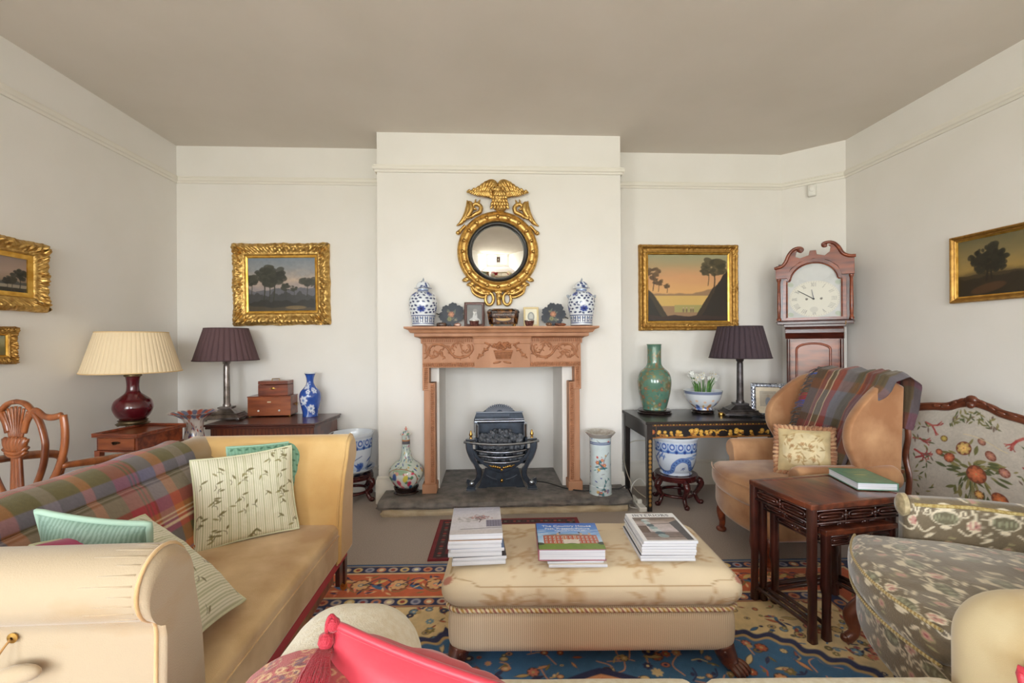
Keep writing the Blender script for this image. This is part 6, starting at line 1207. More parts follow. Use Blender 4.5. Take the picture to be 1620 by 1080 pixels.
g2.rect(88, 130, 140, 162, S(214, 206, 196)); g2.ell(114, 162, 18, 6, 0, S(70, 70, 70)); [g2.rect(x, 82, x + 8, 98, S(196, 170, 140)) for x in (70, 150, 180)]; g2.rect(78, 74, 84, 84, S(40, 44, 60)); g2.rect(146, 74, 152, 84, S(40, 44, 60)); g2.rect(0, 160, 220, 200, S(110, 140, 54)); g2.ell(6, 160, 16, 9, 0, S(40, 56, 36)); g2.ell(214, 158, 14, 10, 0, S(34, 48, 36)); g2.tint(.12, 6, 3)
pA, pB = at_z(872, 899, OT), at_z(964, 897, OT); mm = (pA + pB) / 2; z = OT
mag('white magazine at the very bottom, under the country house picture book', (mm[0], mm[1] + .145, z), YAWR, .222, .285, .012, CV[5], group='magazines under the picture book'); z += .0125
mag('pale grey magazine sandwiched directly beneath the country house picture book', (mm[0] - .012, mm[1] + .15, z), YAWR + .03, .215, .28, .009, CV[3], group='magazines under the picture book'); z += .0095
bk_ = mag('large hardback picture book with a blue-sky country house cover, on the ottoman', (mm[0] - .021, mm[1] + .135, z), YAWR - .005, .258, .25, .044, g2, 'picture_book', 'book', hard=cmat('plum', 158, 92, 108))
for y, tx, s_ in ((.084, 'The Country House', .0255), (.058, 'Past, Present, Future', .0225)): letters('title', tx, s_, (.002, y, .0442), CV[0], bk_, ext=.0003)
letters('subtitle', 'Great Houses of the British Isles', .0095, (.01, .044, .0442), CV[0], bk_)
# right stack
g3 = Cv(150, 200, S(232, 233, 238)); g3.rect(12, 34, 142, 194, S(150, 136, 134))
sub = Cv(130, 160, S(160, 146, 144)); skyfill(sub, [(0, S(110, 96, 92)), (.14, S(150, 134, 126)), (.3, S(190, 178, 180)), (.6, S(200, 190, 196)), (.75, S(120, 106, 104)), (1, S(168, 156, 154))], 4, .06)
for y0, y1 in ((20, 8), (52, 44), (110, 112), (134, 140)): sub.line([(0, y0), (130, y1)], 5, S(96, 80, 78), .8)
sub.rect(0, 60, 26, 110, S(110, 92, 86)); sub.poly([(100, 40), (130, 20), (130, 160), (112, 160)], S(84, 84, 92)); [sub.ell(30 + k * 4, 24 + k * 18, 9 + k, 11, .3, (S(150, 170, 176), S(190, 202, 206), S(86, 104, 116))[k % 3]) for k in range(7)]; sub.ell(36, 18, 12, 5, .2, S(206, 210, 214)); sub.tint(.2, 8, 6); g3.a[34:194, 12:142] = sub.a
pA, pB = at_z(1020, 888, OT), at_z(1103, 887, OT); ang = math.atan2(pB[1] - pA[1], pB[0] - pA[0]) - .02; mm = (pA + pB) / 2; z = OT
lab = ['white magazine at the bottom of the stack topped by the INTERIORS cover', 'black-spined magazine, second from the bottom of the INTERIORS stack', 'magazine third from the bottom of the INTERIORS stack', 'magazine in the middle of the INTERIORS stack, fourth from the bottom', 'magazine third from the top of the INTERIORS stack', 'magazine directly beneath the topmost INTERIORS magazine', 'magazine with INTERIORS across its white-bordered brown cover, topmost of its stack']
for k, t in enumerate((.011, .010, .0115, .010, .011, .010, .012)):
    dx, dy, a = ((0, 0, 0), (-.002, .002, .006), (.004, .002, -.006), (.006, .0, -.01), (.004, .003, .004), (.006, .001, -.004), (.01, .001, .012))[k]
    o = mag(lab[k], (mm[0] + dx - .002, mm[1] + .143 + dy, z), ang + a, .212, .285, t, g3 if k == 6 else CV[(0, 4, 5, 0, 3, 0, 0)[k]], group='magazines stacked on the ottoman'); z += t + .0004
    if k == 6: serif_word('masthead', 'INTERIORS', .0215, (0, .106, t + .0001), cmat('ink', 54, 58, 74), o, .5)
# ================================================================== rugs
def rug_obj(name, label, cv, W, H, loc, rz, fringe=False, th=.011):
    t = thing(name, label, 'rug', loc, rz); P = flatpanel(cv, W, H, th); V = P[0].copy(); mk('pile', P, M_wool, t, smooth=180)
    mk('selvedge', [box(-W / 2 - .004, W / 2 + .004, H / 2 - .001, H / 2 + .004, 0, th), box(-W / 2 - .004, W / 2 + .004, -H / 2 - .004, -H / 2 + .001, 0, th), box(-W / 2 - .004, -W / 2 + .001, -H / 2, H / 2, 0, th), box(W / 2 - .001, W / 2 + .004, -H / 2, H / 2, 0, th)], mat('rug_edge_' + name, S(60, 74, 100) if name == 'persian_rug' else S(120, 24, 34), .95), t, smooth=0); return t
NV, BR, IV, TN, BLU, RS, OLV, SKY = S(40, 46, 84), S(182, 92, 62), S(214, 190, 142), S(190, 158, 104), S(58, 104, 146), S(196, 112, 92), S(128, 112, 66), S(108, 142, 164)
RWm, RHm = 3.2, 2.35; PX = 260; KR = PX / 200
rc = Cv(int(RWm * PX), int(RHm * PX), IV); r = random.Random(21); Wp, Hp = rc.w, rc.h
rcx, rcy = Wp / 2, 1.66 * PX                                     # medallion centre (rows from the far edge)
def motif(c, x, y, s_, rr, pal):
    q = rr.random(); ol = S(70, 54, 50)
    if q < .35: c.flower(x, y, s_, 7, rr.choice(pal), rr.choice([IV, TN]), ol if rr.random() < .5 else None, rr.random())
    elif q < .6:
        a = rr.random() * 6.28; c.leaf(x, y, s_ * 1.9, s_ * .62, a, ol); c.leaf(x, y, s_ * 1.75, s_ * .48, a, rr.choice(pal))
    elif q < .8:
        a = rr.random() * 6.28; c.line(curve_pts([(x - s_ * 1.6 * math.cos(a), y - s_ * 1.6 * math.sin(a)), (x + s_ * .6 * math.sin(a), y - s_ * .6 * math.cos(a)), (x + s_ * 1.6 * math.cos(a), y + s_ * 1.6 * math.sin(a))], 10), 1.5, rr.choice(pal)); c.ell(x, y, s_ * .5, s_ * .4, a, rr.choice(pal))
    else: c.ell(x, y, s_ * .9, s_ * .7, 0, ol); c.ell(x, y, s_ * .75, s_ * .55, 0, rr.choice(pal)); c.ell(x, y, s_ * .35, s_ * .28, 0, rr.choice([IV, NV]))
for _ in range(2900): motif(rc, r.uniform(80, Wp - 80), r.uniform(80, Hp), r.uniform(2.2, 5.5), r, [BR, RS, BLU, NV, OLV, TN, SKY, S(160, 70, 54)])
ang_ = np.arctan2(rc.Y - rcy, rc.X - rcx); rho = np.sqrt((np.abs(rc.X - rcx) / (1.23 * PX)) ** 2.6 + (np.abs(rc.Y - rcy) / (1.14 * PX)) ** 2.6) ** (1 / 2.6) + .014 * np.abs(np.sin(ang_ * 14)) + .005 * np.sin(ang_ * 90)
rc.mask(sstep(1.012, 1.006, rho), NV); rc.mask(sstep(.996, .992, rho), TN); rc.mask(sstep(.99, .984, rho), BLU)
save = rc.a.copy(); b2 = Cv(Wp, Hp, BLU); b2.tint(.14, 12, 2); r2 = random.Random(5)
for _ in range(330):
    x, y = r2.uniform(0, Wp), r2.uniform(0, Hp); a = r2.random() * 6.28; b2.line(curve_pts([(x, y), (x + 16 * math.cos(a), y + 16 * math.sin(a)), (x + 32 * math.cos(a + .6), y + 32 * math.sin(a + .6))], 14), 1.2, S(206, 146, 104))
for _ in range(2000): motif(b2, r2.uniform(0, Wp), r2.uniform(0, Hp), r2.uniform(2.2, 6), r2, [BR, TN, IV, RS, OLV, NV, S(206, 146, 104)])
m = sstep(.984, .976, rho)[..., None]; rc.a = rc.a * (1 - m) + b2.a * m
rho2 = np.hypot((rc.X - rcx) / (.62 * PX), (rc.Y - rcy) / (.80 * PX)) + .05 * np.abs(np.sin(ang_ * 6)); b3 = Cv(Wp, Hp, S(190, 84, 58)); [motif(b3, r2.uniform(rcx - 180, rcx + 180), r2.uniform(rcy - 230, Hp), r2.uniform(3, 6.5), r2, [IV, NV, TN, BLU, RS]) for _ in range(480)]
rc.mask(sstep(1.04, 1.03, rho2), NV); rc.mask(sstep(1.0, .99, rho2), S(206, 146, 104)); m = sstep(.975, .965, rho2)[..., None]; rc.a = rc.a * (1 - m) + b3.a * m
def bordr(i0, i1, col):
    i0 *= KR; i1 *= KR
    for x0, y0, x1, y1 in ((i0, i0, Wp - i0, i1), (i0, i0, i1, Hp), (Wp - i1, i0, Wp - i0, Hp)): rc.rect(x0, y0, x1, y1, col)
bordr(0, 3, S(70, 100, 140)); bordr(3, 5, S(150, 140, 130)); bordr(5, 18, NV); bordr(18, 21, S(206, 180, 140)); bordr(21, 64, S(196, 98, 62)); bordr(64, 67, S(206, 180, 140)); bordr(67, 80, NV); bordr(80, 83, S(170, 120, 90))
def along(off, step, fn):
    k = 0; off *= KR
    for x in np.arange(off, Wp - off, step): fn(x, off, 0, k); k += 1
    for y in np.arange(off + step, Hp, step): fn(off, y, PI / 2, k); fn(Wp - off, y, PI / 2, k + 1); k += 1
for off in (11.5, 73.5): along(off, 16.5, lambda x, y, a, k: (rc.ell(x, y, 6.4, 6.4, a, (S(196, 130, 96), S(186, 166, 150), S(206, 180, 120), S(150, 150, 168))[k % 4]), rc.ell(x, y, 3.2, 3.2, a, (S(150, 60, 50), S(90, 96, 130), S(226, 214, 180))[k % 3])))
def vine(x, y, a, k):
    o = 17 * (1 if k % 2 else -1); ux, uy = math.cos(a), math.sin(a); rc.line(curve_pts([(x - 22 * ux, y - 22 * uy), (x - uy * o, y + ux * o), (x + 22 * ux, y + 22 * uy)], 14), 1.8, (NV, OLV)[k % 2])
    if k % 2: rc.flower(x, y, 11, 9, S(214, 170, 120), BLU, S(120, 60, 46)); rc.ell(x, y, 2.5, 2.5, 0, IV)
    else: rc.leaf(x + 6 * uy, y + 6 * ux, 13, 4, a + .5, BLU); rc.leaf(x - 8 * uy, y - 8 * ux, 10, 3.5, a - .6, S(206, 176, 110)); rc.ell(x, y, 3.5, 3.5, 0, NV)
    for q in range(9): rc.leaf(x + random.uniform(-18, 18), y + random.uniform(-22, 22), 6, 1.8, random.random() * 3, (S(220, 180, 130), OLV, S(226, 140, 110), NV)[q % 4])
along(42.5, 25, vine); rc.a = np.clip(rc.a * 1.25, 0, 1); rc.tint(.16, 7, 9); rc.tint(.12, 60, 4)
rgc = cam_pt(.42 - .13, 2.56 - RHm / 2); rug_obj('persian_rug', 'large Persian rug with a blue medallion field and brick-red borders, under the ottoman', rc, RWm, RHm, (.40 + .0, 2.555 - RHm / 2, 0.0), math.radians(-1.9))
sr = Cv(190, 120, S(112, 22, 34)); r = random.Random(31); sr.rect(0, 0, 190, 120, S(128, 26, 38)); sr.rect(5, 5, 185, 115, S(46, 22, 30)); [sr.ell(9 + k * 6.2, 10, 2.2, 2.4, 0, (S(170, 60, 54), S(120, 100, 90), S(90, 30, 40))[k % 3]) for k in range(29)]; [sr.ell(11, 10 + k * 6.2, 2.4, 2.2, 0, (S(170, 60, 54), S(120, 100, 90), S(90, 30, 40))[k % 3]) for k in range(18)]
[sr.ell(179, 10 + k * 6.2, 2.4, 2.2, 0, (S(170, 60, 54), S(120, 100, 90), S(90, 30, 40))[k % 3]) for k in range(18)]; sr.rect(18, 16, 172, 106, S(120, 22, 34))
for i in range(9):
    for j in range(5): x, y = 28 + i * 17, 26 + j * 17; sr.ell(x, y, 6, 6, 0, S(50, 22, 30)); sr.ell(x, y, 4, 4, 0, S(150, 50, 46)); sr.ell(x, y, 1.6, 1.6, 0, S(180, 150, 120))
sr.tint(.2, 6, 3)
a_, b_3, c_3 = at_z(697, 822, .01), at_z(912, 818, .01), at_z(683, 885, .01); sw = b_3[0] - a_[0]; shh = a_[1] - c_3[1]
rug_obj('hearth_rug', 'small dark red patterned rug between the hearth and the ottoman', sr, sw, shh, ((a_[0] + b_3[0]) / 2 - .005, a_[1] - shh / 2 - .004, 0), math.atan2(b_3[1] - a_[1], sw), th=.008)
# ================================================================== right side
# ---- black lacquer side table
LZ = .665; a0 = at_z(1027, 667, LZ); a1 = at_z(991, 648, LZ); LX0 = a0[0] - .02; LY0 = a0[1] - .0; LY1 = YB - .045; LX1 = 2.14
M_lacq = mat('black_lacquer', S(34, 30, 30), .3, col2=S(48, 42, 40), ns=6, coat=.35)
lt = thing('lacquer_table', 'black lacquer side table with gilt chinoiserie frieze and square legs in the right alcove', 'table', ((LX0 + LX1) / 2, (LY0 + LY1) / 2, 0)); lw, ld_ = LX1 - LX0, LY1 - LY0
mk('top', box(-lw / 2 - .008, lw / 2 + .008, -ld_ / 2 - .008, ld_ / 2, LZ - .022, LZ), M_lacq, lt, smooth=0, bevel=.004)
mk('apron', [box(-lw / 2 + .008, lw / 2 - .008, -ld_ / 2 + .008, -ld_ / 2 + .026, LZ - .125, LZ - .02), box(-lw / 2 + .008, lw / 2 - .008, ld_ / 2 - .026, ld_ / 2 - .008, LZ - .125, LZ - .02), box(-lw / 2 + .006, -lw / 2 + .024, -ld_ / 2 + .02, ld_ / 2 - .02, LZ - .125, LZ - .02), box(lw / 2 - .024, lw / 2 - .006, -ld_ / 2 + .02, ld_ / 2 - .02, LZ - .125, LZ - .02)], M_lacq, lt, smooth=0)
GO, GD = S(206, 156, 62), S(150, 96, 40); fz = Cv(420, 52, S(30, 24, 24)); r = random.Random(14)
for k in range(42): fz.ell(5 + k * 10, 3, 3.6, 2.2, 0, GD if k % 2 else GO)
fz.rect(0, 6.5, 420, 7.5, S(150, 84, 40)); fz.rect(0, 48, 420, 52, S(160, 106, 50)); fz.rect(0, 0, 420, 1, S(160, 106, 50)); fz.rect(4, 10, 28, 48, S(24, 20, 20)); [fz.line(p, 1, GD) for p in ([(4, 9), (4, 48)], [(28, 9), (28, 48)])]; fz.flower(16, 28, 8, 8, S(176, 92, 50), GO)
for x, s_ in ((40, 10), (58, 9), (78, 8), (96, 10), (108, 8), (142, 12), (156, 13), (172, 10), (190, 9), (204, 8), (226, 6), (270, 9), (292, 12), (306, 9), (340, 8), (372, 11), (392, 8)):
    for q in range(4): fz.ell(x + r.uniform(-5, 5), 44 - r.random() * s_ * 1.7, s_ * r.uniform(.35, .6), s_ * r.uniform(.3, .55), 0, r.choice([GO, GD, S(224, 182, 90), S(182, 128, 50)]))
    fz.flower(x + r.uniform(-3, 3), 40 - s_ * 1.2, s_ * .6, 9, GO, S(232, 196, 110)); fz.ell(x, 46, s_ * 1.2, 2, 0, GD)
for k in range(7): fz.line(curve_pts([(226, 36), (226 + (k - 3) * 6, 26 - abs(k - 3)), (226 + (k - 3) * 11, 22 + 2 * abs(k - 3))], 8), 1.6, GO)
mk('gilt_frieze', panel(fz, lw - .02, .105, y=-ld_ / 2 + .0072, z0=LZ - .125), M_paint, lt)
for sx_ in (-1, 1):
    for sy_ in (-1, 1):
        cx_, cy_ = sx_ * (lw / 2 - .026), sy_ * (ld_ / 2 - .026); lg = mk('leg', taper((cx_, cy_, LZ - .02), (.044, .044), (cx_, cy_, 0), (.034, .034)), M_lacq, lt, smooth=0, bevel=.002)
        if sy_ < 0:
            lc_ = Cv(16, 150, S(32, 26, 26)); [(lc_.ell(8, 5 + k * 9, 4.5, 4, 0, S(176, 132, 66)), lc_.ell(8, 9 + k * 9, 2.4, 1.6, 0, S(96, 66, 40))) for k in range(16)]
            X, Zg = np.meshgrid(np.linspace(-.5, .5, 16), np.linspace(0, 1, 150)); hw_ = (.030 + (.036 - .030) * Zg); mk('gilt_trail', surf(np.stack([cx_ + X * hw_, cy_ - (.0172 + .005 * Zg) - .0006, .02 + Zg * (LZ - .15)], -1), lc_.a[::-1]), M_paint, lg)
# ---- green vase
gv = Cv(150, 130, S(94, 132, 114), True); r = random.Random(6)
for k in range(420):
    x, y = r.random() * 150, 8 + r.random() * 118; q = r.random()
    if q < .4: gv.line(spiral(x, y, r.uniform(2, 5), 1, r.random() * 6, .8, 8), 1, S(140, 120, 84))
    elif q < .7: gv.ell(x, y, r.uniform(1, 3), r.uniform(1, 2), r.random() * 3, r.choice([S(134, 110, 80), S(80, 124, 112), S(146, 176, 156)]))
    else: gv.flower(x, y, r.uniform(2, 3.5), 6, r.choice([S(150, 100, 80), S(150, 176, 160), S(132, 140, 96)]), S(176, 150, 100))
for x in (40, 90, 140): gv.ell(x, 70, 11, 8, .3, S(136, 150, 120), .6); gv.flower(x, 70, 7, 7, S(120, 116, 86), S(160, 120, 90))
gv.rect(0, 0, 150, 4, S(90, 128, 112)); gv.rect(0, 124, 150, 130, S(96, 132, 116)); gv.rect(0, 40, 150, 42, S(132, 112, 78)); gv.a *= .9; gv.tint(.2, 8, 2)
gy = 3.70; gx_ = at_y(1035.5, 655, gy)[0]; k = 1 / (at_y(1036, 600, gy)[0] - at_y(1035, 600, gy)[0])
st = tag(mk('round_stand', lathe([(0, 0), (25 / k, 0), (26 / k, .008), (24.5 / k, .016), (25.5 / k, .024), (24 / k, .03), (0, .028)], 44), M_ebony_gl, smooth=50), 'flat round dark wooden base under the green vase', 'stand'); st.location = (gx_, gy, LZ)
v = thing('green_vase', 'tall mottled green enamelled porcelain vase with a straight neck, on the lacquer table', 'vase', (gx_, gy, LZ + .029))
mk('body', painted_lathe([(x / k, z / k) for x, z in ((.1, 0), (16.5, 0), (18, 3), (22, 18), (24.8, 34), (25.2, 46), (22, 57), (14, 65), (10.8, 71), (10.4, 84), (10.6, 97), (11, 100))], gv, 90), M_porc, v, smooth=180)
mk('rim', lathe([(10.9 / k, 99.5 / k), (11.1 / k, 101 / k), (10 / k, 101 / k), (9.2 / k, 90 / k), (9 / k, 70 / k), (0, 66 / k)], 36), mat('rim_green', S(120, 136, 112), .2), v, smooth=60)
# ---- bowl of white flowers
by = 3.66; bx0 = at_y(1112, 650, by)[0]; k = 1 / (at_y(1113, 640, by)[0] - at_y(1112, 640, by)[0])
st = tag(mk('bowl_stand', [lathe([(0, .004), (15 / k, .004), (17 / k, .01), (16 / k, .018), (17.5 / k, .026), (16.5 / k, .03), (0, .028)], 40)] + [sphere((15 / k * math.cos(a), 15 / k * math.sin(a), .006), .009, 8, 5) for a in np.linspace(.4, .4 + 2 * PI, 6)[:-1]], M_ebony_gl, smooth=50), 'low dark carved stand beneath the bowl of white flowers', 'stand'); st.location = (bx0, by, LZ)
bw = thing('porcelain_bowl', 'white porcelain bowl painted with figures and blue flowers, planted with white narcissi', 'bowl', (bx0, by, LZ + .029))
bc = Cv(140, 50, S(216, 220, 226), True); r = random.Random(9); bc.rect(0, 0, 140, 5, S(120, 130, 160)); bc.rect(0, 46, 140, 50, S(120, 130, 170))
for x in range(6, 140, 11): bc.ell(x, 24 + r.uniform(-4, 8), r.uniform(2, 4), r.uniform(4, 8), 0, r.choice([S(200, 140, 80), S(80, 100, 160), S(206, 120, 100), S(220, 180, 110), S(100, 120, 170)])); bc.ell(x + 2, 14 + r.uniform(0, 4), 2, 2, 0, S(226, 190, 160)); bc.leaf(x + 5, 34 + r.uniform(-4, 4), 6, 2, r.random(), S(90, 110, 170))
mk('body', painted_lathe([(x / k, z / k) for x, z in ((.1, 0), (13, 0), (13.5, 2.5), (14, 4), (20, 9), (25, 17), (27.5, 25), (28.5, 29))], bc, 60), M_porc, bw, smooth=180)
mk('inside', lathe([(28.4 / k, 28.8 / k), (28.6 / k, 29.4 / k), (27.4 / k, 28.5 / k), (24 / k, 21 / k), (0, 20 / k)], 44), mat('white_glaze'), bw, smooth=60)
fp = thing('narcissi', 'white narcissi with upright green stems growing in the porcelain bowl', 'flowers', (bx0 + .002, by, LZ + .029 + 20 / k)); M_stem = mat('stem_green', S(66, 110, 48), .6, col2=S(100, 144, 70), ns=30); M_pet = mat('white_petal', S(240, 240, 236), .7); M_yel = mat('pale_cup', S(236, 214, 130), .7)
tag(mk('potting_soil', lathe([(0, .006), (18 / k, .004), (20 / k, 0), (0, -.004)], 30), mat('compost', S(52, 44, 34), .95, col2=S(84, 74, 56), ns=60, bump=.6, bs=90), smooth=60), 'dark compost filling the porcelain bowl around the narcissi', 'soil').location = (bx0, by, LZ + .029 + 21.2 / k)
stm, lvs = [], []
r = random.Random(2); heads = []
for q in range(20):
    a = r.random() * 6.28; d = 13 / k * math.sqrt(r.random()); x, y = d * math.cos(a), d * math.sin(a); h = r.uniform(24, 33) / k; P = [(x * .8, y * .8, .004), (x, y, h * .6), (x * 1.5, y * 1.5, h)]; stm.append(tube(P, [.004, .0035, .003], 6, sm=8)); heads.append(A(P[2]))
for q in range(12):
    a = r.random() * 6.28; d = 14 / k * math.sqrt(r.random()); x, y = d * math.cos(a), d * math.sin(a); h = r.uniform(18, 28) / k; lvs.append(tube([(x * .9, y * .9, .004), (x * 1.05, y * 1.05, h * .6), (x * 1.4, y * 1.4, h)], [.006, .006, .001], 6, sm=8, flat=.3))
mk('stem', stm, M_stem, fp, smooth=180, kind='stuff'); mk('leaf_blades', lvs, M_stem, fp, smooth=180, kind='stuff')
pet, cups = [], []
for h in heads:
    for q in range(4):
        c_ = h + A([r.uniform(-.017, .017), r.uniform(-.017, .012), r.uniform(-.004, .022)]); az = r.random() * 6.28; tl = r.uniform(.6, 1.6)
        M = rotm('Z', az) @ rotm('X', tl)
        for j in range(6): pet.append(mv(xf(xf(sphere((.0115, 0, 0), (.0115, .0075, .0016), 8, 4), rotm('Z', j * PI / 3)), M), *c_))
        cups.append(mv(xf(lathe([(.001, 0), (.003, .001), (.004, .005)], 8), M), *c_))
mk('petals', pet, M_pet, fp, smooth=180, kind='stuff'); mk('flower_cups', cups, M_yel, fp, smooth=180, kind='stuff')
# ---- lamp, photo frame, brass box
column_lamp('column lamp with a near-black pleated shade, on the black lacquer table', 1171, 658, LZ, 516, 566, 31, 43, M_shade_d, M_shade_dt, M_pewter_d, yext=.04)
q = at_z(1214, 660, LZ); pc = Cv(70, 90, S(222, 210, 188)); pc.rect(12, 14, 58, 66, S(186, 178, 164)); pc.ell(35, 50, 8, 16, 0, S(140, 146, 160)); pc.ell(35, 30, 4, 5, 0, S(176, 160, 144)); pc.rect(20, 20, 50, 22, S(170, 160, 146)); pc.tint(.12, 10)
pf = photo_frame('photo_frame', 'silver ribbon-bordered photo frame with a faded photograph, on the black lacquer table', .235, .262, .032, mat('dark_silver', S(120, 128, 146), .25, .95, col2=S(190, 196, 208), ns=40), pc, (q[0] + .01, q[1] - .0, LZ), -.32, .14, .014)
rb = []
for sd, (p0, p1) in enumerate((((-.102, .016), (.102, .016)), ((-.102, .246), (.102, .246)), ((-.102, .016), (-.102, .246)), ((.102, .016), (.102, .246)))):
    for q2 in (0, PI): P = [(p0[0] + (p1[0] - p0[0]) * f + (.011 * math.sin(f * 26 + q2) if sd > 1 else 0), -.014 - .004 * math.cos(f * 26 + q2), p0[1] + (p1[1] - p0[1]) * f + (.011 * math.sin(f * 26 + q2) if sd < 2 else 0)) for f in np.linspace(0, 1, 48)]; rb.append(tube(P, .0045, 6))
mk('ribbon_border', rb, mat('dark_silver'), pf, smooth=180)
q = at_z(1143, 658, LZ); bb = thing('brass_box', 'tiny round brass pill box on the front of the lacquer table', 'box', (q[0], q[1] + .02, LZ)); mk('body', lathe([(0, 0), (.02, 0), (.022, .004), (.021, .016), (0, .016)], 28), M_brass, bb, smooth=50); mk('lid', lathe([(.0225, .0165), (.0225, .022), (.018, .026), (0, .027)], 28), M_brass, bb, smooth=50)
# ================================================================== longcase clock
ck = thing('longcase_clock', 'mahogany longcase clock with swan-neck pediment and arched silvered dial, across the room corner', 'clock', (2.64, 3.56, 0), -.70)
CS = .00486
def cz(Y): return 1.26 - ((360 + Y / 4.5) - 537) * CS
def cx(X): return (X - 352) / 4.5 * CS
fy = -.115                                                    # hood front
mk('hood', [box(cx(128), cx(577), fy, .12, cz(655), cz(225)), box(cx(118), cx(586), fy - .012, .122, cz(682), cz(655)), box(cx(112), cx(592), fy - .02, .124, cz(665), cz(658))], M_mahog_d, ck, smooth=0, bevel=.003)
ped = [(112, 335), (112, 262), (150, 250), (178, 215), (196, 165), (225, 130), (255, 128), (245, 150), (240, 180), (270, 195), (322, 178), (330, 145), (368, 145), (372, 175), (420, 190), (450, 165), (455, 130), (440, 115), (470, 112), (500, 150), (520, 195), (560, 215), (592, 222), (592, 335), (520, 335), (495, 270), (440, 225), (352, 205), (265, 225), (208, 270), (190, 335)]
pp = [(cx(352 + (352 - x) * .0 + (x - 352)), cz(y)) for x, y in ped]
mk('pediment', [prism(pp[::-1], 'y', fy - .018, fy + .012), box(cx(112), cx(592), fy + .01, .12, cz(262), cz(235))], M_mahog, ck, smooth=0, bevel=.002)
sw_ = lambda P: tube([(cx(x), fy - .02, cz(y)) for x, y in curve_pts(P, 30)], [.012, .014, .013, .011, .009], 8)
mk('swan_neck', [sw_([(104, 255), (150, 245), (178, 212), (198, 162), (230, 125), (268, 118), (286, 132), (275, 148), (260, 140)]), xf(lathe([(0, .014), (.012, .012), (.02, .006), (.021, 0), (0, 0)], 16), rotm('X', PI / 2, (cx(268), fy - .018, cz(132))))], M_mahog, ck, smooth=60)
mk('swan_neck', [sw_([(600, 212), (560, 208), (524, 185), (502, 140), (470, 105), (432, 98), (408, 108), (418, 126), (434, 120)]), xf(lathe([(0, .014), (.012, .012), (.02, .006), (.021, 0), (0, 0)], 16), rotm('X', PI / 2, (cx(418), fy - .018, cz(114))))], M_mahog, ck, smooth=60)
aw, cyA = 145, 345                                            # arched dial opening: half-width of arch, springing row
arch_ = [(186, 632), (186, 365), (205, 358)] + [(352 + 145 * math.cos(a), 368 - 132 * math.sin(a)) for a in np.linspace(PI - .1, .1, 22)] + [(500, 358), (519, 365), (519, 632)]
dw, dh = 120, 150; dc = Cv(dw, dh, S(204, 206, 206)); dc.tint(.1, 20, 4)
cxp, cyp = 60, 98; dc.ell(cxp, cyp, 56, 50, 0, S(214, 212, 204)); dc.tint(.06, 8, 5); dc.ell(cxp, cyp, 55, 49, 0, S(222, 220, 210)); INK = S(120, 118, 118)
for k in range(60): a = k * PI / 30; dc.line([(cxp + 52 * math.cos(a), cyp + 46.5 * math.sin(a)), (cxp + 54 * math.cos(a), cyp + 48 * math.sin(a))], .6, INK, .7)
ROM = ['XII', 'I', 'II', 'III', 'IIII', 'V', 'VI', 'VII', 'VIII', 'IX', 'X', 'XI']
for k, s_ in enumerate(ROM):
    a = k * PI / 6 - PI / 2; R1, R2 = 38, 49; n_ = len(s_)
    def rp(rr, off): return (cxp + rr * math.cos(a) - off * math.sin(a), cyp + rr * .9 * math.sin(a) + off * math.cos(a))
    xo = -(n_ - 1) * 1.9
    for ch_ in s_:
        if ch_ == 'I': dc.line([rp(R1, xo), rp(R2, xo)], 1.0, INK, .8)
        elif ch_ == 'V': dc.line([rp(R2, xo - 1.8), rp(R1, xo)], 1.1, INK, .8); dc.line([rp(R2, xo + 1.8), rp(R1, xo)], .7, INK, .8)
        else: dc.line([rp(R2, xo - 1.8), rp(R1, xo + 1.8)], 1.1, INK, .8); dc.line([rp(R2, xo + 1.8), rp(R1, xo - 1.8)], .7, INK, .8)
        xo += 3.8
dc.ell(44, cyp, 3, 3, 0, S(120, 116, 110)); dc.ell(76, cyp, 3, 3, 0, S(120, 116, 110)); dc.ell(60, 128, 9, 8, 0, S(206, 204, 196)); dc.ell(60, 30, 36, 20, 0, S(210, 212, 212), .6); [dc.ell(x, y, 7, 6, .6, S(176, 190, 168), .7) for x, y in ((8, 140), (112, 140), (8, 56), (112, 56))]
u = np.linspace(-1, 1, dw); top = np.where(np.abs(u) < .87, 368 - 132 * np.sqrt(np.clip(1 - (u * 166.5 / 145) ** 2, 0, 1)), 365)
Zb = cz(632); Xg = np.tile(cx(352 + u * 166.5)[None], (dh, 1)); tt = np.linspace(0, 1, dh)[:, None]; Zt = cz(top)[None]; Zg = Zb + (np.maximum(Zt, cz(365)) - Zb) * tt
rows = ((cz(236) - Zg) / (cz(236) - Zb) * (dh - 1)).clip(0, dh - 1).astype(int); Cg = dc.a[rows, np.tile(np.arange(dw)[None], (dh, 1))]
mk('dial', surf(np.stack([Xg, np.full_like(Xg, fy - .004), Zg], -1), Cg), mat('silvered_dial', attr=True, rough=.5, spec=.25), ck, smooth=180)
dlr = mk('dial_hand', [tube([(cx(352), fy - .009, cz(498)), (cx(352 - 100), fy - .009, cz(432))], [.003, .002], 5), tube([(cx(352), fy - .010, cz(498)), (cx(340), fy - .01, cz(430))], [.003, .004, .002], 5), sphere((cx(352), fy - .009, cz(498)), .007, 8, 5)], mat('blued_hand', S(84, 84, 92), .3, .6), ck, smooth=60)
sq = [(-1, -1), (1, -1), (1, 1), (-1, 1)]
mk('hood_door', [tube([(cx(x), fy - .01, cz(y)) for x, y in [(168, 645)] + [(352 + (x - 352) * 1.09, 632 + (y - 632) * 1.045) for x, y in arch_[1:-1]] + [(536, 645)]], .011, prof=sq, up=(0, -1, 0)), box(cx(160), cx(545), fy - .02, fy - .001, cz(652), cz(632)), tube([(cx(x), fy - .016, cz(y)) for x, y in arch_], .005, 6)], M_mahog, ck, smooth=30)
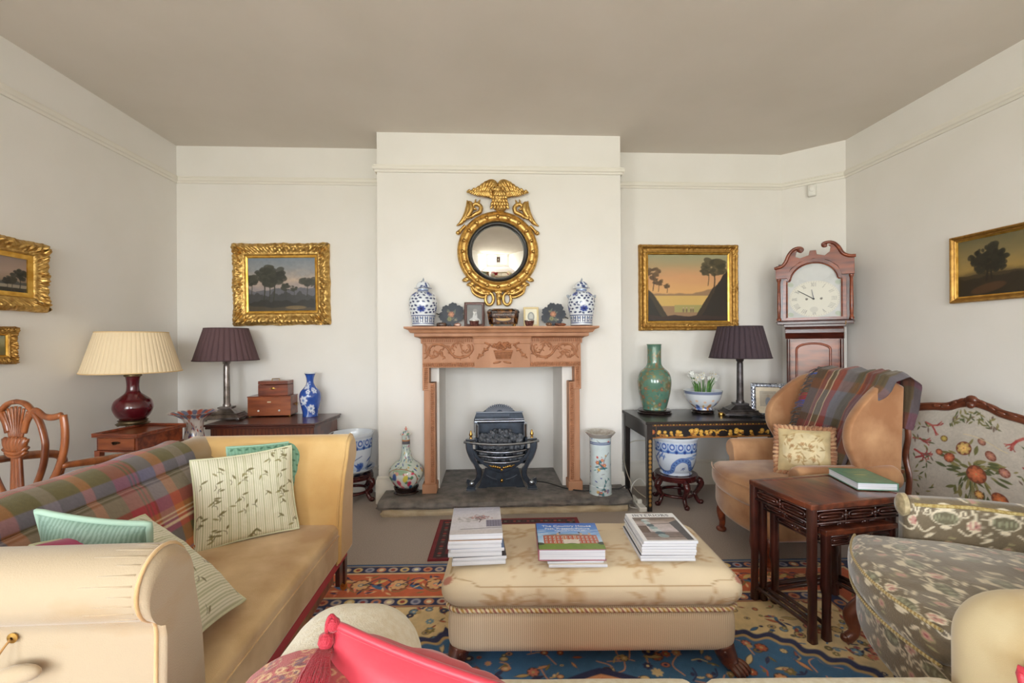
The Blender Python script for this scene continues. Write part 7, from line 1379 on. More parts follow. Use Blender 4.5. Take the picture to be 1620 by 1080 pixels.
for X in (131, 574): mk('column', mv(lathe([(0, cz(652)), (.016, cz(652)), (.017, cz(640)), (.011, cz(630)), (.013, cz(560)), (.0105, cz(360)), (.016, cz(350)), (.016, cz(338)), (0, cz(338))], 20), cx(X), fy - .006), M_mahog, ck, smooth=50)
mk('throat_moulding', [box(cx(160), cx(540), fy + .005, .12, cz(702), cz(682)), prism([(fy + .02, cz(702)), (.12, cz(702)), (.12, cz(790)), (fy + .04, cz(790)), (fy + .028, cz(770)), (fy + .012, cz(745)), (fy + .014, cz(720))], 'x', cx(168), cx(530))], M_mahog_d, ck, smooth=0, bevel=.003)
tz0 = .42
mk('trunk', box(cx(176), cx(526), fy + .045, .11, tz0, cz(785)), M_mahog, ck, smooth=0, bevel=.003)
td_ = mk('trunk_door', [box(cx(205), cx(498), fy + .036, fy + .046, tz0 + .08, cz(800))], M_mahog, ck, smooth=0, bevel=.002)
pa = [(240, 1400), (240, 868)] + [(345 + 104 * math.cos(a), 868 - 44 * math.sin(a)) for a in np.linspace(PI, 0, 16)] + [(449, 868), (449, 1400)]
mk('panel_moulding', tube([(cx(x), fy + .035, max(cz(y), tz0 + .12)) for x, y in pa], .0085, 8), M_mahog, td_, smooth=60)
for X in (186, 516): mk('quarter_column', mv(lathe([(0, tz0 + .03), (.013, tz0 + .03), (.013, cz(792)), (0, cz(792))], 16), cx(X), fy + .046), M_mahog_d, ck, smooth=50)
mk('plinth', [box(cx(140), cx(562), fy + .01, .12, .06, tz0 - .03), box(cx(128), cx(574), fy, .122, 0, .08), prism([(fy + .012, tz0 - .03), (.12, tz0 - .03), (.12, tz0 + .01), (fy + .04, tz0 + .01)], 'x', cx(150), cx(552))], M_mahog, ck, smooth=0, bevel=.004)
mk('hood_key', tube([(cx(541), fy - .02, cz(665)), (cx(541), fy - .022, cz(690))], .0025, 6), M_brass, ck)
# ================================================================== wing armchair
wc_ = thing('wing_chair', 'tan velvet wing armchair with rolled arms and a tartan throw over its back', 'armchair', (1.86, 2.665, 0), math.radians(-92))
def bowf(p, hw, bow, y0):
    V = A(p[0]).copy(); f = np.clip((y0 - V[:, 1]) / .3, 0, 1); V[:, 1] -= bow * f * (1 - (V[:, 0] / hw) ** 2).clip(0); return (V,) + tuple(p[1:])
mk('base', [bowf(p, .36, .10, .1) for p in softbox(-.34, .34, -.33, .33, .17, .34, .05, 0, 22)], M_tanvelvet, wc_, smooth=180)
mk('seat_cushion', [bowf(p, .36, .11, .1) for p in softbox(-.33, .33, -.35, .22, .325, .455, .055, .022, 26, wr=.01)], M_tanvelvet, wc_, smooth=180)
mk('piping', tube([(.325 * math.cos(a) if False else x, y, .44) for x, y in [(x_, -.352 - .105 * (1 - (x_ / .36) ** 2)) for x_ in np.linspace(-.32, .32, 24)]], .005, 6), M_tanvelvet, wc_, smooth=180)
mk('back', extrude_prof([(.10, .36), (.14, .6), (.2, .85), (.245, 1.0), (.28, 1.05), (.33, 1.06), (.365, 1.02), (.36, .9), (.33, .6), (.32, .22), (.16, .22)][::-1], -.31, .31, 'x', rnd=.05, n=20), M_tanvelvet, wc_, smooth=60)
wing = [(.36, 1.01), (.30, 1.035), (.22, 1.01), (.12, .93), (.045, .84), (.02, .76), (.03, .68), (.07, .60), (.10, .52), (.34, .50)]
wing = [(p[0], p[1]) for p in resample(curve_pts(wing[:-1], 40) + [wing[-1]], 40)]
for sg in (-1, 1):
    wg = extrude_prof(wing[::-1], .285, .345, 'x', rnd=.028, n=5, cen=(.2, .77)); wg = wg if sg > 0 else mirx(wg)
    V = wg[0].copy(); V[:, 0] += sg * .05 * np.clip((.25 - V[:, 1]) / .25, 0, 1); mk('wing', (V, wg[1]), M_tanvelvet, wc_, smooth=60)
    ar = [(.27, .22), (.275, .42), (.285, .50)] + roll(.35, .535, .058, PI - .3, -PI / 2 + .2, 14) + [(.355, .46), (.345, .22)]
    am = extrude_prof(ar[::-1], -.24, .3, 'y', rnd=.035, n=16, cen=(.32, .42)); am = am if sg > 0 else mirx(am); mk('arm', am, M_tanvelvet, wc_, smooth=60)
    mk('leg', [tube([(sg * .27, -.30, .2), (sg * .275, -.335, .14), (sg * .27, -.33, .06), (sg * .27, -.335, .03)], [.03, .03, .02, .018], 10, sm=14), mv(lathe([(0, 0), (.026, 0), (.033, .01), (.03, .02), (.018, .03), (0, .03)], 18), sg * .27, -.337)], M_mahog, wc_, smooth=60)
    mk('leg', tube([(sg * .26, .27, .2), (sg * .265, .3, .1), (sg * .27, .35, 0)], [.024, .022, .018], 8, sm=10), M_mahog, wc_, smooth=60)
# its throw
T2 = [(9, S(92, 62, 44)), (1.4, T_OR), (5, S(150, 52, 52)), (1, T_CR), (4, S(104, 88, 60)), (1, T_CR), (5, S(160, 60, 58)), (8, S(120, 118, 130)), (7, S(92, 84, 60)), (1, T_OR), (6, S(134, 44, 50)), (9, S(108, 92, 66)), (5, S(110, 108, 128))]
T3 = [(9, S(112, 92, 64)), (8, S(150, 54, 50)), (3, S(88, 70, 50)), (10, S(130, 130, 138)), (4, S(150, 96, 60)), (9, S(100, 86, 60)), (5, S(140, 48, 50))]
tp = [(.095, .48), (.125, .6), (.185, .85), (.228, 1.0), (.262, 1.062), (.33, 1.078), (.385, 1.035), (.385, .9), (.37, .78)]
P, Ct = drape(tp, -.20, .26, 'x', 130, 120, .008, .022, 13, lambda u, v: tartan(v * .95 + .04 * u, u * 1.3, .8, T2, T3), lambda u, v: .10 * (u - .55) * (1 - v) + .07 * np.sin(u * 3) - .03 + .11 * v * sstep(.36, .56, u))
P[..., 2] -= np.clip(P[..., 0] - .36, 0, 1) * .6
P[..., 1] -= .012 * np.sin(np.linspace(0, 9, 120))[None] * np.linspace(1, .2, 130)[:, None]
tw_ = thing('chair_throw', 'dark red and brown tartan throw draped over the back of the tan wing chair', 'throw', (1.86, 2.665, 0), math.radians(-92))
mk('cloth', [surf(P, Ct), surf(P + A([0, .004, -.002]), Ct, flip=True)], M_cloth, tw_, smooth=180)
fr = []
for k in range(80):
    i = int(8 + k / 79 * 88); p = P[i, 0]; c = A((S(70, 62, 66), S(84, 70, 62), S(66, 84, 150), S(150, 40, 62), S(92, 80, 66))[(k // 5) % 5] if 30 < k < 62 else (S(84, 72, 64), S(66, 58, 58))[k % 2])
    V, F = tube([p, p + A([-.03, -.012 + random.uniform(-.008, .008), random.uniform(-.012, .004)]), p + A([-.068 + random.uniform(-.012, .012), -.016, -.03 + random.uniform(-.012, .012)])], [.0035, .003, .002], 5); fr.append((V, F, np.tile(c, (len(V), 1))))
mk('fringe', fr, M_cloth, tw_, smooth=180)
# tapestry cushion with a ruffled fringe
tcv = Cv(110, 110, S(204, 184, 140)); r = random.Random(12); tcv.ell(55, 55, 44, 44, 0, S(214, 198, 160)); [tcv.leaf(r.uniform(16, 94), r.uniform(16, 94), r.uniform(4, 9), 2, r.random() * 6, r.choice([S(166, 136, 88), S(178, 150, 104), S(150, 126, 84)]), .8) for _ in range(60)]; [tcv.flower(r.uniform(25, 85), r.uniform(25, 85), 5, 6, S(184, 150, 108), S(160, 124, 84)) for _ in range(7)]; tcv.tint(.15, 12)
tc0 = at_x(1272, 710, 1.83)
n_c = A([-.62, -.68, .38]); tcu = cushion('tapestry_cushion', 'pale floral tapestry cushion with a frilled brown fringe, on the wing chair seat', .275, .26, .13, tcv, None, M_cloth_w, (tc0[0], tc0[1], tc0[2] - .012), basis_rot(n_c, (.76, -.6, .02)), None, seed=4)
ed = pillow_edge(.268, .253, n=36); fr = []
rr = random.Random(3)
for k in range(len(ed)):
    p = ed[k]; d = p / np.linalg.norm(p); dn = A([0, 1, 0]); L2 = .026 + .008 * rr.random(); wv = .006 * math.sin(k * 1.9)
    V, F = tube([p, p + d * L2 * .5 + dn * wv, p + d * L2 + dn * wv * 2], [.008, .011, .006], 6); fr.append((V, F, np.tile(A((S(176, 128, 96), S(150, 104, 76), S(196, 156, 120))[k % 3]), (len(V), 1))))
mk('fringe', fr, M_cloth, tcu, smooth=180)
# ================================================================== nest of tables
NZ = .572
def nest(label, w, d, h, off, drop):
    t = thing('nesting_table', label, 'nest of tables', (n0[0] + nx_[0] * (nW / 2) + ny_[0] * off, n0[1] + nx_[1] * (nW / 2) + ny_[1] * off, RUGZ), nrz, 'nest of carved rosewood tables')
    mk('top', [box(-w / 2 + .02, w / 2 - .02, 0.02, d - .02, h - .018, h - .003), box(-w / 2, w / 2, 0, .032, h - .026, h), box(-w / 2, w / 2, d - .032, d, h - .026, h), box(-w / 2, -w / 2 + .032, .03, d - .03, h - .026, h), box(w / 2 - .032, w / 2, .03, d - .03, h - .026, h)], M_rose, t, smooth=0, bevel=.005)
    for sx_ in (-1, 1):
        for y in (.016, d - .016): x = sx_ * (w / 2 - .016); mk('leg', tube([(x, y, h - .02), (x, y, h * .55), (x + sx_ * .003, y, h * .48), (x - sx_ * .002, y, h * .4), (x, y, .07), (x, y, .0)], [.0165, .0165, .018, .0145, .014, .017], prof=[(math.copysign(abs(math.cos(a)) ** .5, math.cos(a)), math.copysign(abs(math.sin(a)) ** .5, math.sin(a))) for a in np.arange(12) * PI / 6]), M_rose_d, t, smooth=50)
    def fret(L, P0, ax):
        g = []; f = lambda s_, z, o=0: (P0[0] + (s_ if ax == 0 else o), P0[1] + (s_ if ax == 1 else o), z)
        z1, z0 = h - .032, h - drop
        zm = (z0 + z1) / 2; hh_ = (z1 - z0) / 2 - .004; g += [tube([f(-L / 2, z0), f(L / 2, z0)], .005, 6), tube([f(-L / 2, z1), f(L / 2, z1)], .005, 6)]
        nl = 3 if ax == 0 else 2
        for k in range(nl):
            c = -L / 2 + L * (k + .5) / nl; q = L / nl * .40; ph = 1 if k % 2 else -1
            g.append(tube([f(c + q * math.copysign(abs(math.cos(a)) ** .35, math.cos(a)), zm + hh_ * .62 * math.copysign(abs(math.sin(a)) ** .7, math.sin(a))) for a in np.arange(24) * PI / 12], .0045, 6, closed=True)); g.append(tube([f(c - q * .8, zm), f(c + q * .8, zm)], .0042, 6))
            if k < nl - 1: e = c + L / nl / 2; g.append(sphere(f(e, zm), (.011, .008, .009) if ax == 0 else (.008, .011, .009), 8, 6)); g += [tube([f(e, zm), f(e, z0)], .004, 5), tube([f(e, zm), f(e, z1)], .004, 5)]
        return g
    mk('fretwork', fret(w - .06, (0, .012), 0), M_rose_d, t, smooth=180); mk('fretwork', fret(w - .06, (0, d - .012), 0), M_rose_d, t, smooth=180)
    for sx_ in (-1, 1): mk('fretwork', fret(d - .06, (sx_ * (w / 2 - .012), d / 2), 1), M_rose_d, t, smooth=180)
    for sx_ in (-1, 1): mk('stretcher', tube([(sx_ * (w / 2 - .016), y, z) for y, z in ((.02, .05), (.05, .062), (d / 2, .064), (d - .05, .062), (d - .02, .05))], .009, 8, sm=18), M_rose_d, t, smooth=180)
    mk('stretcher', tube([(x, d - .016, z) for x, z in ((-w / 2 + .02, .05), (-w / 2 + .05, .062), (0, .064), (w / 2 - .05, .062), (w / 2 - .02, .05))], .009, 8, sm=18), M_rose_d, t, smooth=180); return t
nA, nB, nC = at_z(1284, 799, NZ + RUGZ), at_z(1443, 784, NZ + RUGZ), at_z(1217, 750, NZ + RUGZ)
nW = float(np.linalg.norm((nB - nA)[:2])); nD = min(.36, float(np.linalg.norm((nC - nA)[:2]))); nrz = math.atan2(nB[1] - nA[1], nB[0] - nA[0]); nx_ = A([math.cos(nrz), math.sin(nrz)]); ny_ = A([-math.sin(nrz), math.cos(nrz)]); n0 = nA
nest('largest of the three nesting carved rosewood tables, carrying the green book', nW, nD, NZ, 0, .084)
nest('middle table of the rosewood nest, tucked directly under the largest one', nW - .070, nD - .05, NZ - .056, .036, .074)
nest('smallest and lowest of the three nesting carved rosewood tables, innermost of the nest', nW - .142, nD - .05, NZ - .112, .002, .068)
bA, bB, bC = at_z(1366, 779, NZ + RUGZ), at_z(1419, 776, NZ + RUGZ), at_z(1312, 751, NZ + RUGZ); w = float(np.linalg.norm((bB - bA)[:2])); d = float(np.linalg.norm((bC - bA)[:2])); rz = math.atan2(bB[1] - bA[1], bB[0] - bA[0])
d2 = (bC - bA)[:2] / d; rz = math.atan2(-d2[0], d2[1]); cxy = (bA + bB)[:2] / 2 + d2 * d / 2
gcv = Cv(70, 100, S(92, 138, 116)); r = random.Random(2); gcv.tint(.3, 14, 6); [gcv.line([(14 + r.random() * 6, y), (50 + r.random() * 10, y)], 1.4, S(150, 176, 120)) for y in (22, 28, 34, 60)]; gcv.ell(35, 46, 12, 3, 0, S(170, 176, 120))
mag('green-covered book lying on the largest rosewood nesting table', (cxy[0], cxy[1], NZ + RUGZ), rz, w, min(d, .24), .034, gcv, 'book', 'book', hard=cmat('sage', 96, 138, 118), sp=1)
# ================================================================== fire screen with needlework
M_walnut = mat('carved_walnut', S(84, 42, 28), .3, col2=S(120, 66, 44), ns=12, coat=.3, bump=.04, bs=60)
fs = thing('fire_screen', 'floral needlework fire screen in a carved walnut serpentine frame, by the side wall', 'fire screen', (2.52, 2.245, 0), math.radians(-84))
tops = curve_pts([(-.345, .80), (-.325, .84), (-.28, .862), (-.2, .878), (-.12, .888), (-.07, .91), (0, .925), (.07, .91), (.12, .888), (.2, .872), (.28, .85), (.325, .82), (.345, .78)], 70); sides = curve_pts([(.345, .78), (.335, .68), (.35, .56), (.33, .44), (.34, .3), (.33, .2)], 30)
leftp = [(-x, z) for x, z in curve_pts([(.345, .80), (.335, .68), (.352, .56), (.33, .44), (.34, .3), (.33, .2)], 30)]
mk('frame', [tube([(x, 0, z) for x, z in tops], .021, 10, flat=.8), tube([(x, 0, z) for x, z in sides], .019, 10), tube([(x, 0, z) for x, z in leftp], .019, 10), tube([(-.335, 0, .2), (0, 0, .19), (.335, 0, .2)], .018, 10, sm=16)], M_walnut, fs, smooth=180)
mk('crest', [tube([(x, -.012, z + .018) for x, z in tops[4:-4]], .007, 6)] + [xf(sphere((0, 0, 0), (.024, .009, .010), 10, 6), rotm('Y', s_ * a, (s_ * x, -.014, z - .012))) for s_ in (1, -1) for a, x, z in ((.2, .02, .955), (.5, .05, .945), (.6, .085, .925), (.3, .125, .905), (.2, .17, .9), (.9, .335, .85), (.4, .29, .885))] + [sphere((0, -.014, .94), (.03, .016, .026), 12, 8), sphere((0, -.022, .915), (.02, .014, .018), 10, 6)] , M_walnut, fs, smooth=180)
nc = Cv(210, 230, S(186, 178, 166)); r = random.Random(33); nc.tint(.1, 16, 1); nc.tint(.07, 3, 2)
GR = [S(110, 108, 62), S(86, 92, 56), S(134, 126, 78)]
for k in range(70): a = r.random() * 6.28; d = r.uniform(8, 50); x, y = 100 + d * math.cos(a) * 1.0, 112 + d * 1.1 * math.sin(a); nc.leaf(x, y, r.uniform(7, 12), r.uniform(2, 3.4), a + r.uniform(-.6, .6), r.choice(GR))
for k in range(6): nc.line(curve_pts([(102, 130), (98 + k * 2, 150), (92 + k * 5, 176)], 10), 1.6, r.choice(GR))
for x, y, s_, c_ in ((108, 116, 15, S(176, 96, 62)), (68, 92, 9, S(172, 92, 62)), (90, 76, 12, S(190, 156, 92)), (140, 144, 12, S(176, 98, 56)), (128, 78, 8, S(150, 100, 84)), (146, 96, 8, S(160, 110, 96)), (52, 84, 6, S(166, 96, 66)), (60, 58, 6, S(160, 140, 70)), (116, 60, 6, S(150, 104, 90)), (112, 148, 7, S(196, 150, 84))):
    for q in range(3): nc.flower(x, y, .78 * s_ * (1 - q * .28), 7 - q, tuple(A(c_) * (1 + q * .35)), S(200, 150, 100), S(120, 66, 46) if q == 0 else None, q)
def coral(x, y, a, L2, dep):
    if dep == 0: return
    x2, y2 = x + L2 * math.cos(a), y + L2 * math.sin(a); nc.line([(x, y), (x2, y2)], .8 + dep * .8, r.choice([S(160, 64, 62), S(140, 56, 56), S(170, 90, 80)])); [coral(x2, y2, a + r.uniform(-.9, .9), L2 * .72, dep - 1) for _ in range(2)]
for x, y, a in ((8, 60, .2), (12, 100, -.3), (10, 84, .6), (204, 60, 3.0), (200, 110, 2.6), (196, 90, 3.6), (190, 190, -2.4), (150, 196, -1.6), (30, 196, -.8), (120, 190, -.6), (200, 170, 2.8), (30, 30, .5), (170, 30, 2.4)): coral(x, y, a, 12, 4)
for k in range(150): x = r.choice([r.uniform(4, 40), r.uniform(160, 206), r.uniform(70, 140)]); y = r.uniform(30, 200) if not 70 < x < 140 else r.uniform(14, 34); nc.leaf(x, y, r.uniform(4, 7), 1.6, r.random() * 6, r.choice(GR + [S(110, 90, 80)]))
nc.line([(90, 52), (150, 62)], 1.2, S(206, 190, 150)); nc.tint(.12, 2.5, 5)
tX_ = np.linspace(-.33, .33, nc.w); tZ_ = np.interp(tX_, [p[0] for p in tops], [p[1] for p in tops]); f = np.linspace(0, 1, nc.h)[:, None]; Xg = np.tile(tX_, (nc.h, 1)); Zg = .2 + (tZ_[None] - .2) * f
mk('needlework_panel', [surf(np.stack([Xg, np.full_like(Xg, -.004), Zg], -1), nc.a[::-1]), surf(np.stack([Xg, np.full_like(Xg, .006), Zg], -1), nc.a[::-1] * .5, flip=True)], M_cloth_w, fs, smooth=180)
for sg in (-1, 1):
    mk('leg', [tube([(sg * .335, 0, .22), (sg * .33, 0, .12), (sg * .33, -.08, .06), (sg * .33, -.16, .012)], [.02, .02, .017, .013], 8, sm=16), tube([(sg * .33, 0, .12), (sg * .33, .08, .06), (sg * .33, .16, .012)], [.02, .017, .013], 8, sm=12)], M_walnut, fs, smooth=180)
# ---- basin on a low stool by the skirting
bp = at_x(1404, 745, 2.60); bz = bp[2] - .02
M_bowlwood = M_mahog_d
stl = thing('low_stool', 'low dark wooden stool under the wide enamelled basin behind the wing chair', 'stool', (2.62, bp[1] + .06, 0), .2); mk('seat', lathe([(0, bz - .19), (.17, bz - .19), (.18, bz - .175), (.17, bz - .162), (0, bz - .162)], 36), M_mahog_d, stl, smooth=50)
for a in (.6, 2.17, 3.74, 5.3): mk('leg', tube([(.13 * math.cos(a), .13 * math.sin(a), bz - .18), (.16 * math.cos(a), .16 * math.sin(a), 0)], [.018, .014], 8), M_mahog_d, stl)
bcv = Cv(120, 40, S(206, 212, 220), True); [bcv.flower(k * 12, 20 + (k % 2) * 8, 4, 6, S(110, 130, 160), S(150, 160, 120)) for k in range(10)]
bi = Cv(120, 30, S(120, 116, 92), True); r = random.Random(4); [bi.ell(r.random() * 120, r.random() * 30, r.uniform(2, 4), r.uniform(1, 3), 0, r.choice([S(190, 170, 120), S(80, 96, 70), S(140, 90, 70), S(176, 186, 180)])) for _ in range(130)]
bs_ = thing('enamelled_basin', 'wide pale basin with an enamelled rim, between the wing chair and the fire screen', 'basin', (2.62, bp[1] + .06, bz - .161)); mk('body', painted_lathe([(.02, 0), (.1, 0), (.105, .015), (.15, .06), (.19, .12), (.205, .155)], bcv, 40), M_porc, bs_, smooth=180); mk('rim', painted_lathe([(.02, .04), (.11, .05), (.17, .11), (.20, .152), (.235, .162), (.236, .166), (.2, .16)][:6], bi, 0), M_porc, bs_, smooth=60)
# ================================================================== cut-velvet armchair
def cv_fab():
    c = Cv(300, 300, S(118, 104, 82)); r = random.Random(17); CR, PK, GN = S(224, 212, 186), S(198, 150, 136), S(164, 156, 116); c.tint(.18, 18, 2)
    for i in range(4):
        for j in range(4):
            x, y = 38 + i * 75 + (j % 2) * 37, 36 + j * 75
            c.ell(x, y, 20, 13, 0, CR); c.ell(x, y + 1, 17.5, 10.5, 0, S(112, 106, 82)); [c.leaf(x - 13 + q * 5.2, y + 1, 7, 1.7, PI / 2 + (q - 2.5) * .12, S(158, 158, 128)) for q in range(6)]; c.ell(x, y - 14, 12, 3, 0, CR); c.ell(x, y - 19, 8, 3, 0, CR); c.ell(x, y + 16, 7, 4, 0, CR)
            for sg in (1, -1): c.line([(x + sg * a_, y + b_) for a_, b_ in spiral(24, -8, 7, 2, 0, 1.1, 14)], 2.2, CR); c.line(curve_pts([(x + sg * 16, y + 18), (x + sg * 30, y + 26), (x + sg * 40, y + 8), (x + sg * 34, y - 16)], 14), 2.4, CR); [c.ell(x + sg * (22 + q * 4), y + 25 - q * 4, 1.1, 1.1, 0, S(108, 96, 74)) for q in range(5)]
            c.flower(x + 37, y + 10, 8, 7, PK, S(170, 96, 96), CR, r.random()); c.flower(x - 34, y - 30, 6, 6, PK, S(160, 90, 90), GN); c.leaf(x + 26, y - 30, 9, 3, .7, CR); c.leaf(x - 22, y + 32, 9, 3, -.6, CR); c.leaf(x + 8, y + 33, 6, 2, .2, GN)
    c.tint(.18, 2.5, 8); return c
FC = cv_fab()
def fcol(P, k=500): u = (P[..., 0] * k + 40).astype(int) % 300; v = ((P[..., 1] + P[..., 2] * 1.0) * k + 30).astype(int) % 300; return FC.a[v, u]
def fcol2(P, k=420): u = (P[..., 1] * k + 40).astype(int) % 300; v = (-P[..., 2] * k + 265).astype(int) % 300; return FC.a[v, u]
M_cutv = mat('cut_velvet', attr=True, rough=.5, sheen=.7, bump=.25, bs=260); M_gcord = mat('old_gold_cord', S(168, 140, 74), .7, col2=S(206, 188, 130), ns=90, bump=.4, bs=200)
ac = thing('velvet_armchair', 'armchair in grey-brown cut velvet patterned with urns and pink flowers, with gold cord edging', 'armchair', (1.664, 1.39, RUGZ), math.radians(-113))
hw = .345
def bw(p, b, y0=.05): return bowf(p, hw + .02, b, y0)
mk('base', [bw(p, .09) for p in softbox(-hw, hw, -.28, .34, .16, .335, .04, 0, 90, colf=fcol)], M_cutv, ac, smooth=180)
mk('seat_cushion', [bw(p, .10) for p in softbox(-hw + .005, hw - .005, -.30, .26, .325, .455, .05, .03, 100, colf=fcol, wr=.012)], M_cutv, ac, smooth=180)
def edge_line(z, y, b, r_): return rope([(x, y - b * (1 - (x / (hw + .02)) ** 2), z) for x in np.linspace(-hw + .012, hw - .012, 220)], r_, [S(206, 188, 140), S(168, 140, 84)], .012, 2, False, 8)
mk('gold_cord', edge_line(.437, -.289, .1, .0055), M_cloth, ac, smooth=180); mk('gold_cord', edge_line(.338, -.292, .1, .0055), M_cloth, ac, smooth=180)
for sg in (-1, 1):
    x0, x1 = (hw - .005, hw + .095) if sg > 0 else (-hw - .095, -hw + .005)
    am = softbox(x0, x1, -.13, .36, .17, .60, .04, .01, 80, colf=fcol2); mk('arm', am, M_cutv, ac, smooth=180)
    xi = hw + .004 if sg > 0 else -hw - .004
    mk('gold_cord', tube([(xi, y, .585 + .004 * math.sin(y * 20)) for y in np.linspace(-.1, .34, 20)], .0075, 8), M_gcord, ac, smooth=180)
    mk('arm_front', xf(lathe([(0, .02), (.03, .016), (.046, .006), (.048, -.01), (0, -.01)], 24), rotm('X', PI / 2, ((x0 + x1) / 2, -.125, .565))), M_cutv_p, ac, smooth=50)
    mk('leg', tube([(sg * (hw - .05), -.29, .18), (sg * (hw - .045), -.33, .12), (sg * (hw - .05), -.32, .06), (sg * (hw - .05), -.345, .025), (sg * (hw - .05), -.365, .03)], [.03, .03, .02, .022, .012], 10, sm=24), M_walnut, ac, smooth=180)
    mk('leg', tube([(sg * (hw - .05), .3, .18), (sg * (hw - .05), .34, .02)], [.024, .018], 8), M_walnut, ac)
mk('back', softbox(-hw - .06, hw + .06, .26, .4, .2, .82, .06, .02, 80, colf=fcol), M_cutv, ac, smooth=180)
# ================================================================== the cream sofa in front of the camera
ns_o = cam_pt(.43, .70); nsf = thing('cream_sofa', 'cream and gold upholstered sofa in the foreground, facing the fireplace with its back to us', 'sofa', (ns_o[0], ns_o[1], RUGZ), YAWR)
def lx_(X): return X - .43
M_ns = mat('cream_gold_velvet', S(214, 196, 156), .85, col2=S(186, 152, 96), ns=3.4, det=6, lo=.46, hi=.72, sheen=.3, bump=.08, bs=420)
mk('arm', softbox(lx_(-.505), lx_(-.205), -.42, .43, .12, .648, .12, .012, 26), M_cream, nsf, smooth=180)
mk('arm', softbox(lx_(1.03), lx_(1.37), -.42, .45, .12, .665, .13, .012, 26), M_ns, nsf, smooth=180)
for X0, X1 in ((-.205, .428), (.436, 1.03)): mk('seat_cushion', softbox(lx_(X0), lx_(X1), -.30, .385, .32, .462, .04, .012, 20, wr=.006), M_cream, nsf, smooth=180)
mk('base', softbox(lx_(-.46), lx_(1.35), -.4, .36, .1, .33, .03, 0, 16), M_cream, nsf, smooth=180); mk('back', softbox(lx_(-.5), lx_(1.40), -.52, -.32,   .12, .54, .08, .01, 20), M_cream, nsf, smooth=180)
for X in (-.42, 1.31):
    for y in (-.44, .3): mk('leg', mv(lathe([(0, 0), (.02, 0), (.03, .08), (.03, .13), (0, .13)], 16), lx_(X), y), M_mahog_d, nsf)
# paisley shawl over the arm
pz = Cv(320, 240, S(176, 84, 84)); r = random.Random(8); pz.tint(.2, 20, 3)
for k in range(620):
    x, y = r.random() * 320, r.random() * 240; c_ = r.choice([S(206, 168, 120), S(150, 56, 62), S(120, 84, 92), S(196, 140, 104), S(214, 184, 140)]); pz.line(spiral(x, y, r.uniform(4, 11), 1.5, r.random() * 6, r.uniform(.6, 1.3), 16, r.choice((1, -1))), r.uniform(.9, 1.6), c_)
[pz.leaf(r.random() * 320, r.random() * 240, r.uniform(3, 7), 2, r.random() * 6, r.choice([S(130, 90, 104), S(206, 160, 110), S(110, 60, 70)])) for _ in range(240)]
shp = [(-.56, .30), (-.552, .45)] + [(-.357 + .19 * math.cos(a), .50 + .153 * math.sin(a)) for a in np.linspace(PI - .1, .1, 16)] + [(-.17, .47)]
P, Ct = drape(shp, .42, .885, 'y', 240, 320, .004, .006, 23, lambda u, v: pz.a[(np.broadcast_to(v, (240, 320)) * 239).astype(int), (np.broadcast_to(u, (240, 320)) * 319).astype(int)], lambda u, v: -.02 * u * v)
shw = thing('paisley_shawl', 'red paisley shawl spread over the cream sofa arm beside the red cushion', 'throw', (0, 0, 0), YAWR)
shw.location = (C0[0], C0[1], .018); mk('cloth', [surf(P, Ct), surf(P - A([0, 0, .004]), Ct, flip=True)], M_cloth, shw, smooth=180)
# red cushions
def skew_pillow(A0, c, b, w, h, t, nrm, seed, n=40):
    u = np.linspace(-1, 1, n); U, V_ = np.meshgrid(u, u); pr = ((1 - np.abs(U) ** 2.2) * (1 - np.abs(V_) ** 2.2)).clip(0) ** .5; c, b, nrm = A(c, float), A(b, float), A(nrm, float); c /= np.linalg.norm(c); b /= np.linalg.norm(b); nrm /= np.linalg.norm(nrm)
    X = U * w / 2 * (1 - .05 * (1 - V_ ** 2)); Z = V_ * h / 2 * (1 - .05 * (1 - U ** 2)); wr = (fbm(U * 1.6 + seed, V_ * 1.6, seed) - .5) * .06 * pr + .010 * pr * np.sin((U * 2.2 + V_) * 6 + 5 * fbm(U * 1.5, V_ * 1.5, seed)) * (fbm(U * 2, V_ * 2, seed + 3) > .42)
    cen = A(A0, float) + c * w / 2 + b * h / 2; base = cen + X[..., None] * c + Z[..., None] * b
    f = base + (t / 2 * pr + wr)[..., None] * nrm; k = base - (t / 2 * pr)[..., None] * nrm; e = pillow_edge(w, h, .05, 21); E = cen + e[:, 0:1] * c + e[:, 2:3] * b; return surf(f)[:2], surf(k, flip=True)[:2], E
A0 = cam_pt(-.337, .86); A0 = A([A0[0], A0[1], .728])
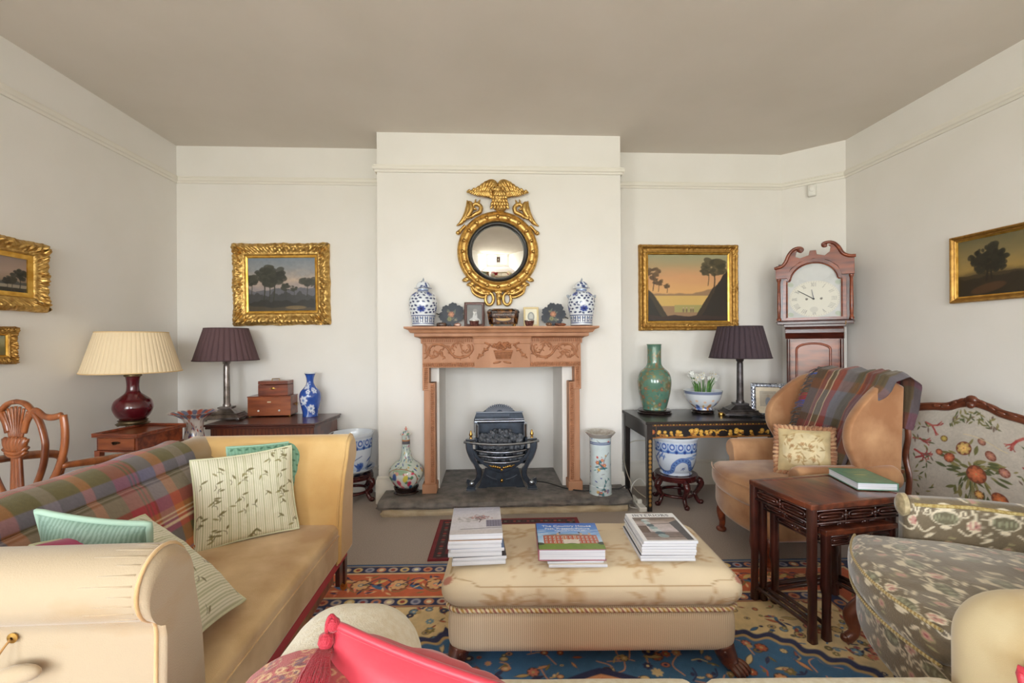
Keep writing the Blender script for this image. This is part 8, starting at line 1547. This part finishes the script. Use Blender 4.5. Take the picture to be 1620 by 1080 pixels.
f_, k_, E = skew_pillow(A0, (.90, -.42, -.05), (-.17, .06, -.95), .46, .44, .17, (.42, .62, .2), 3)
rc1 = thing('red_cushion', 'plump crimson silk cushion with a corded edge and corner tassel, against the paisley shawl', 'cushion', tuple(A0)); mk('cover', sh([f_, k_], A0), M_red_silk, rc1, smooth=180); mk('cord', sh([tube(E, .0085, 8, closed=True)], A0), M_red_silk, rc1, smooth=180)
ts = [sphere((-.002, -.004, .002), (.013, .013, .014), 10, 6), tube([(0, 0, .01), (-.006, -.006, .02), (-.012, -.01, .006), (-.012, -.012, -.03)], .004, 6, sm=14), mv(lathe([(0, 0), (.012, -.004), (.015, -.016), (.011, -.026), (.015, -.034), (0, -.03)], 14), -.012, -.016, -.006)]
rr = random.Random(4); ts += [tube([(-.012 + .012 * math.cos(a * 7), -.016 + .012 * math.sin(a * 7), -.034), (-.012 + .017 * math.cos(a * 7), -.05, -.034 + .006 * math.sin(a * 7)), (-.006 + .021 * math.cos(a * 7) + rr.uniform(-.005, .005), -.09, -.034 + .007 * math.sin(a * 7)), (.006 + .026 * math.cos(a * 7) + rr.uniform(-.006, .006), -.18, -.034 + .006 * math.sin(a * 7))], .0026, 4) for a in np.linspace(0, 6.28, 60)]
mk('tassel', ts, M_red_cord, rc1, smooth=180)
ia = [(int(1 + 30 * t_), int(1 + 37 * t_)) for t_ in np.linspace(0, 1, 30)]; Fv = f_[0].reshape(40, 40, 3)
mk('face_cord', sh([tube([Fv[j, i] + A([-.006, -.010, .006]) for i, j in ia], .0085, 8)], A0), M_red_silk, rc1, smooth=180)
A1 = cam_pt(1.0, .90); A1 = A([A1[0], A1[1], .606]); f_, k_, E = skew_pillow(A1, (.3, -.95, .0), (-.1, -.05, -.95), .40, .13, .12, (-.95, -.3, .05), 5)
rc2 = thing('red_cushion', 'crimson cushion just showing at the end of the cream sofa nearest the velvet armchair', 'cushion', tuple(A1)); mk('cover', sh([f_, k_], A1), M_red_silk, rc2, smooth=180); mk('cord', sh([tube(E, .0085, 8, closed=True)], A1), M_red_silk, rc2, smooth=180)
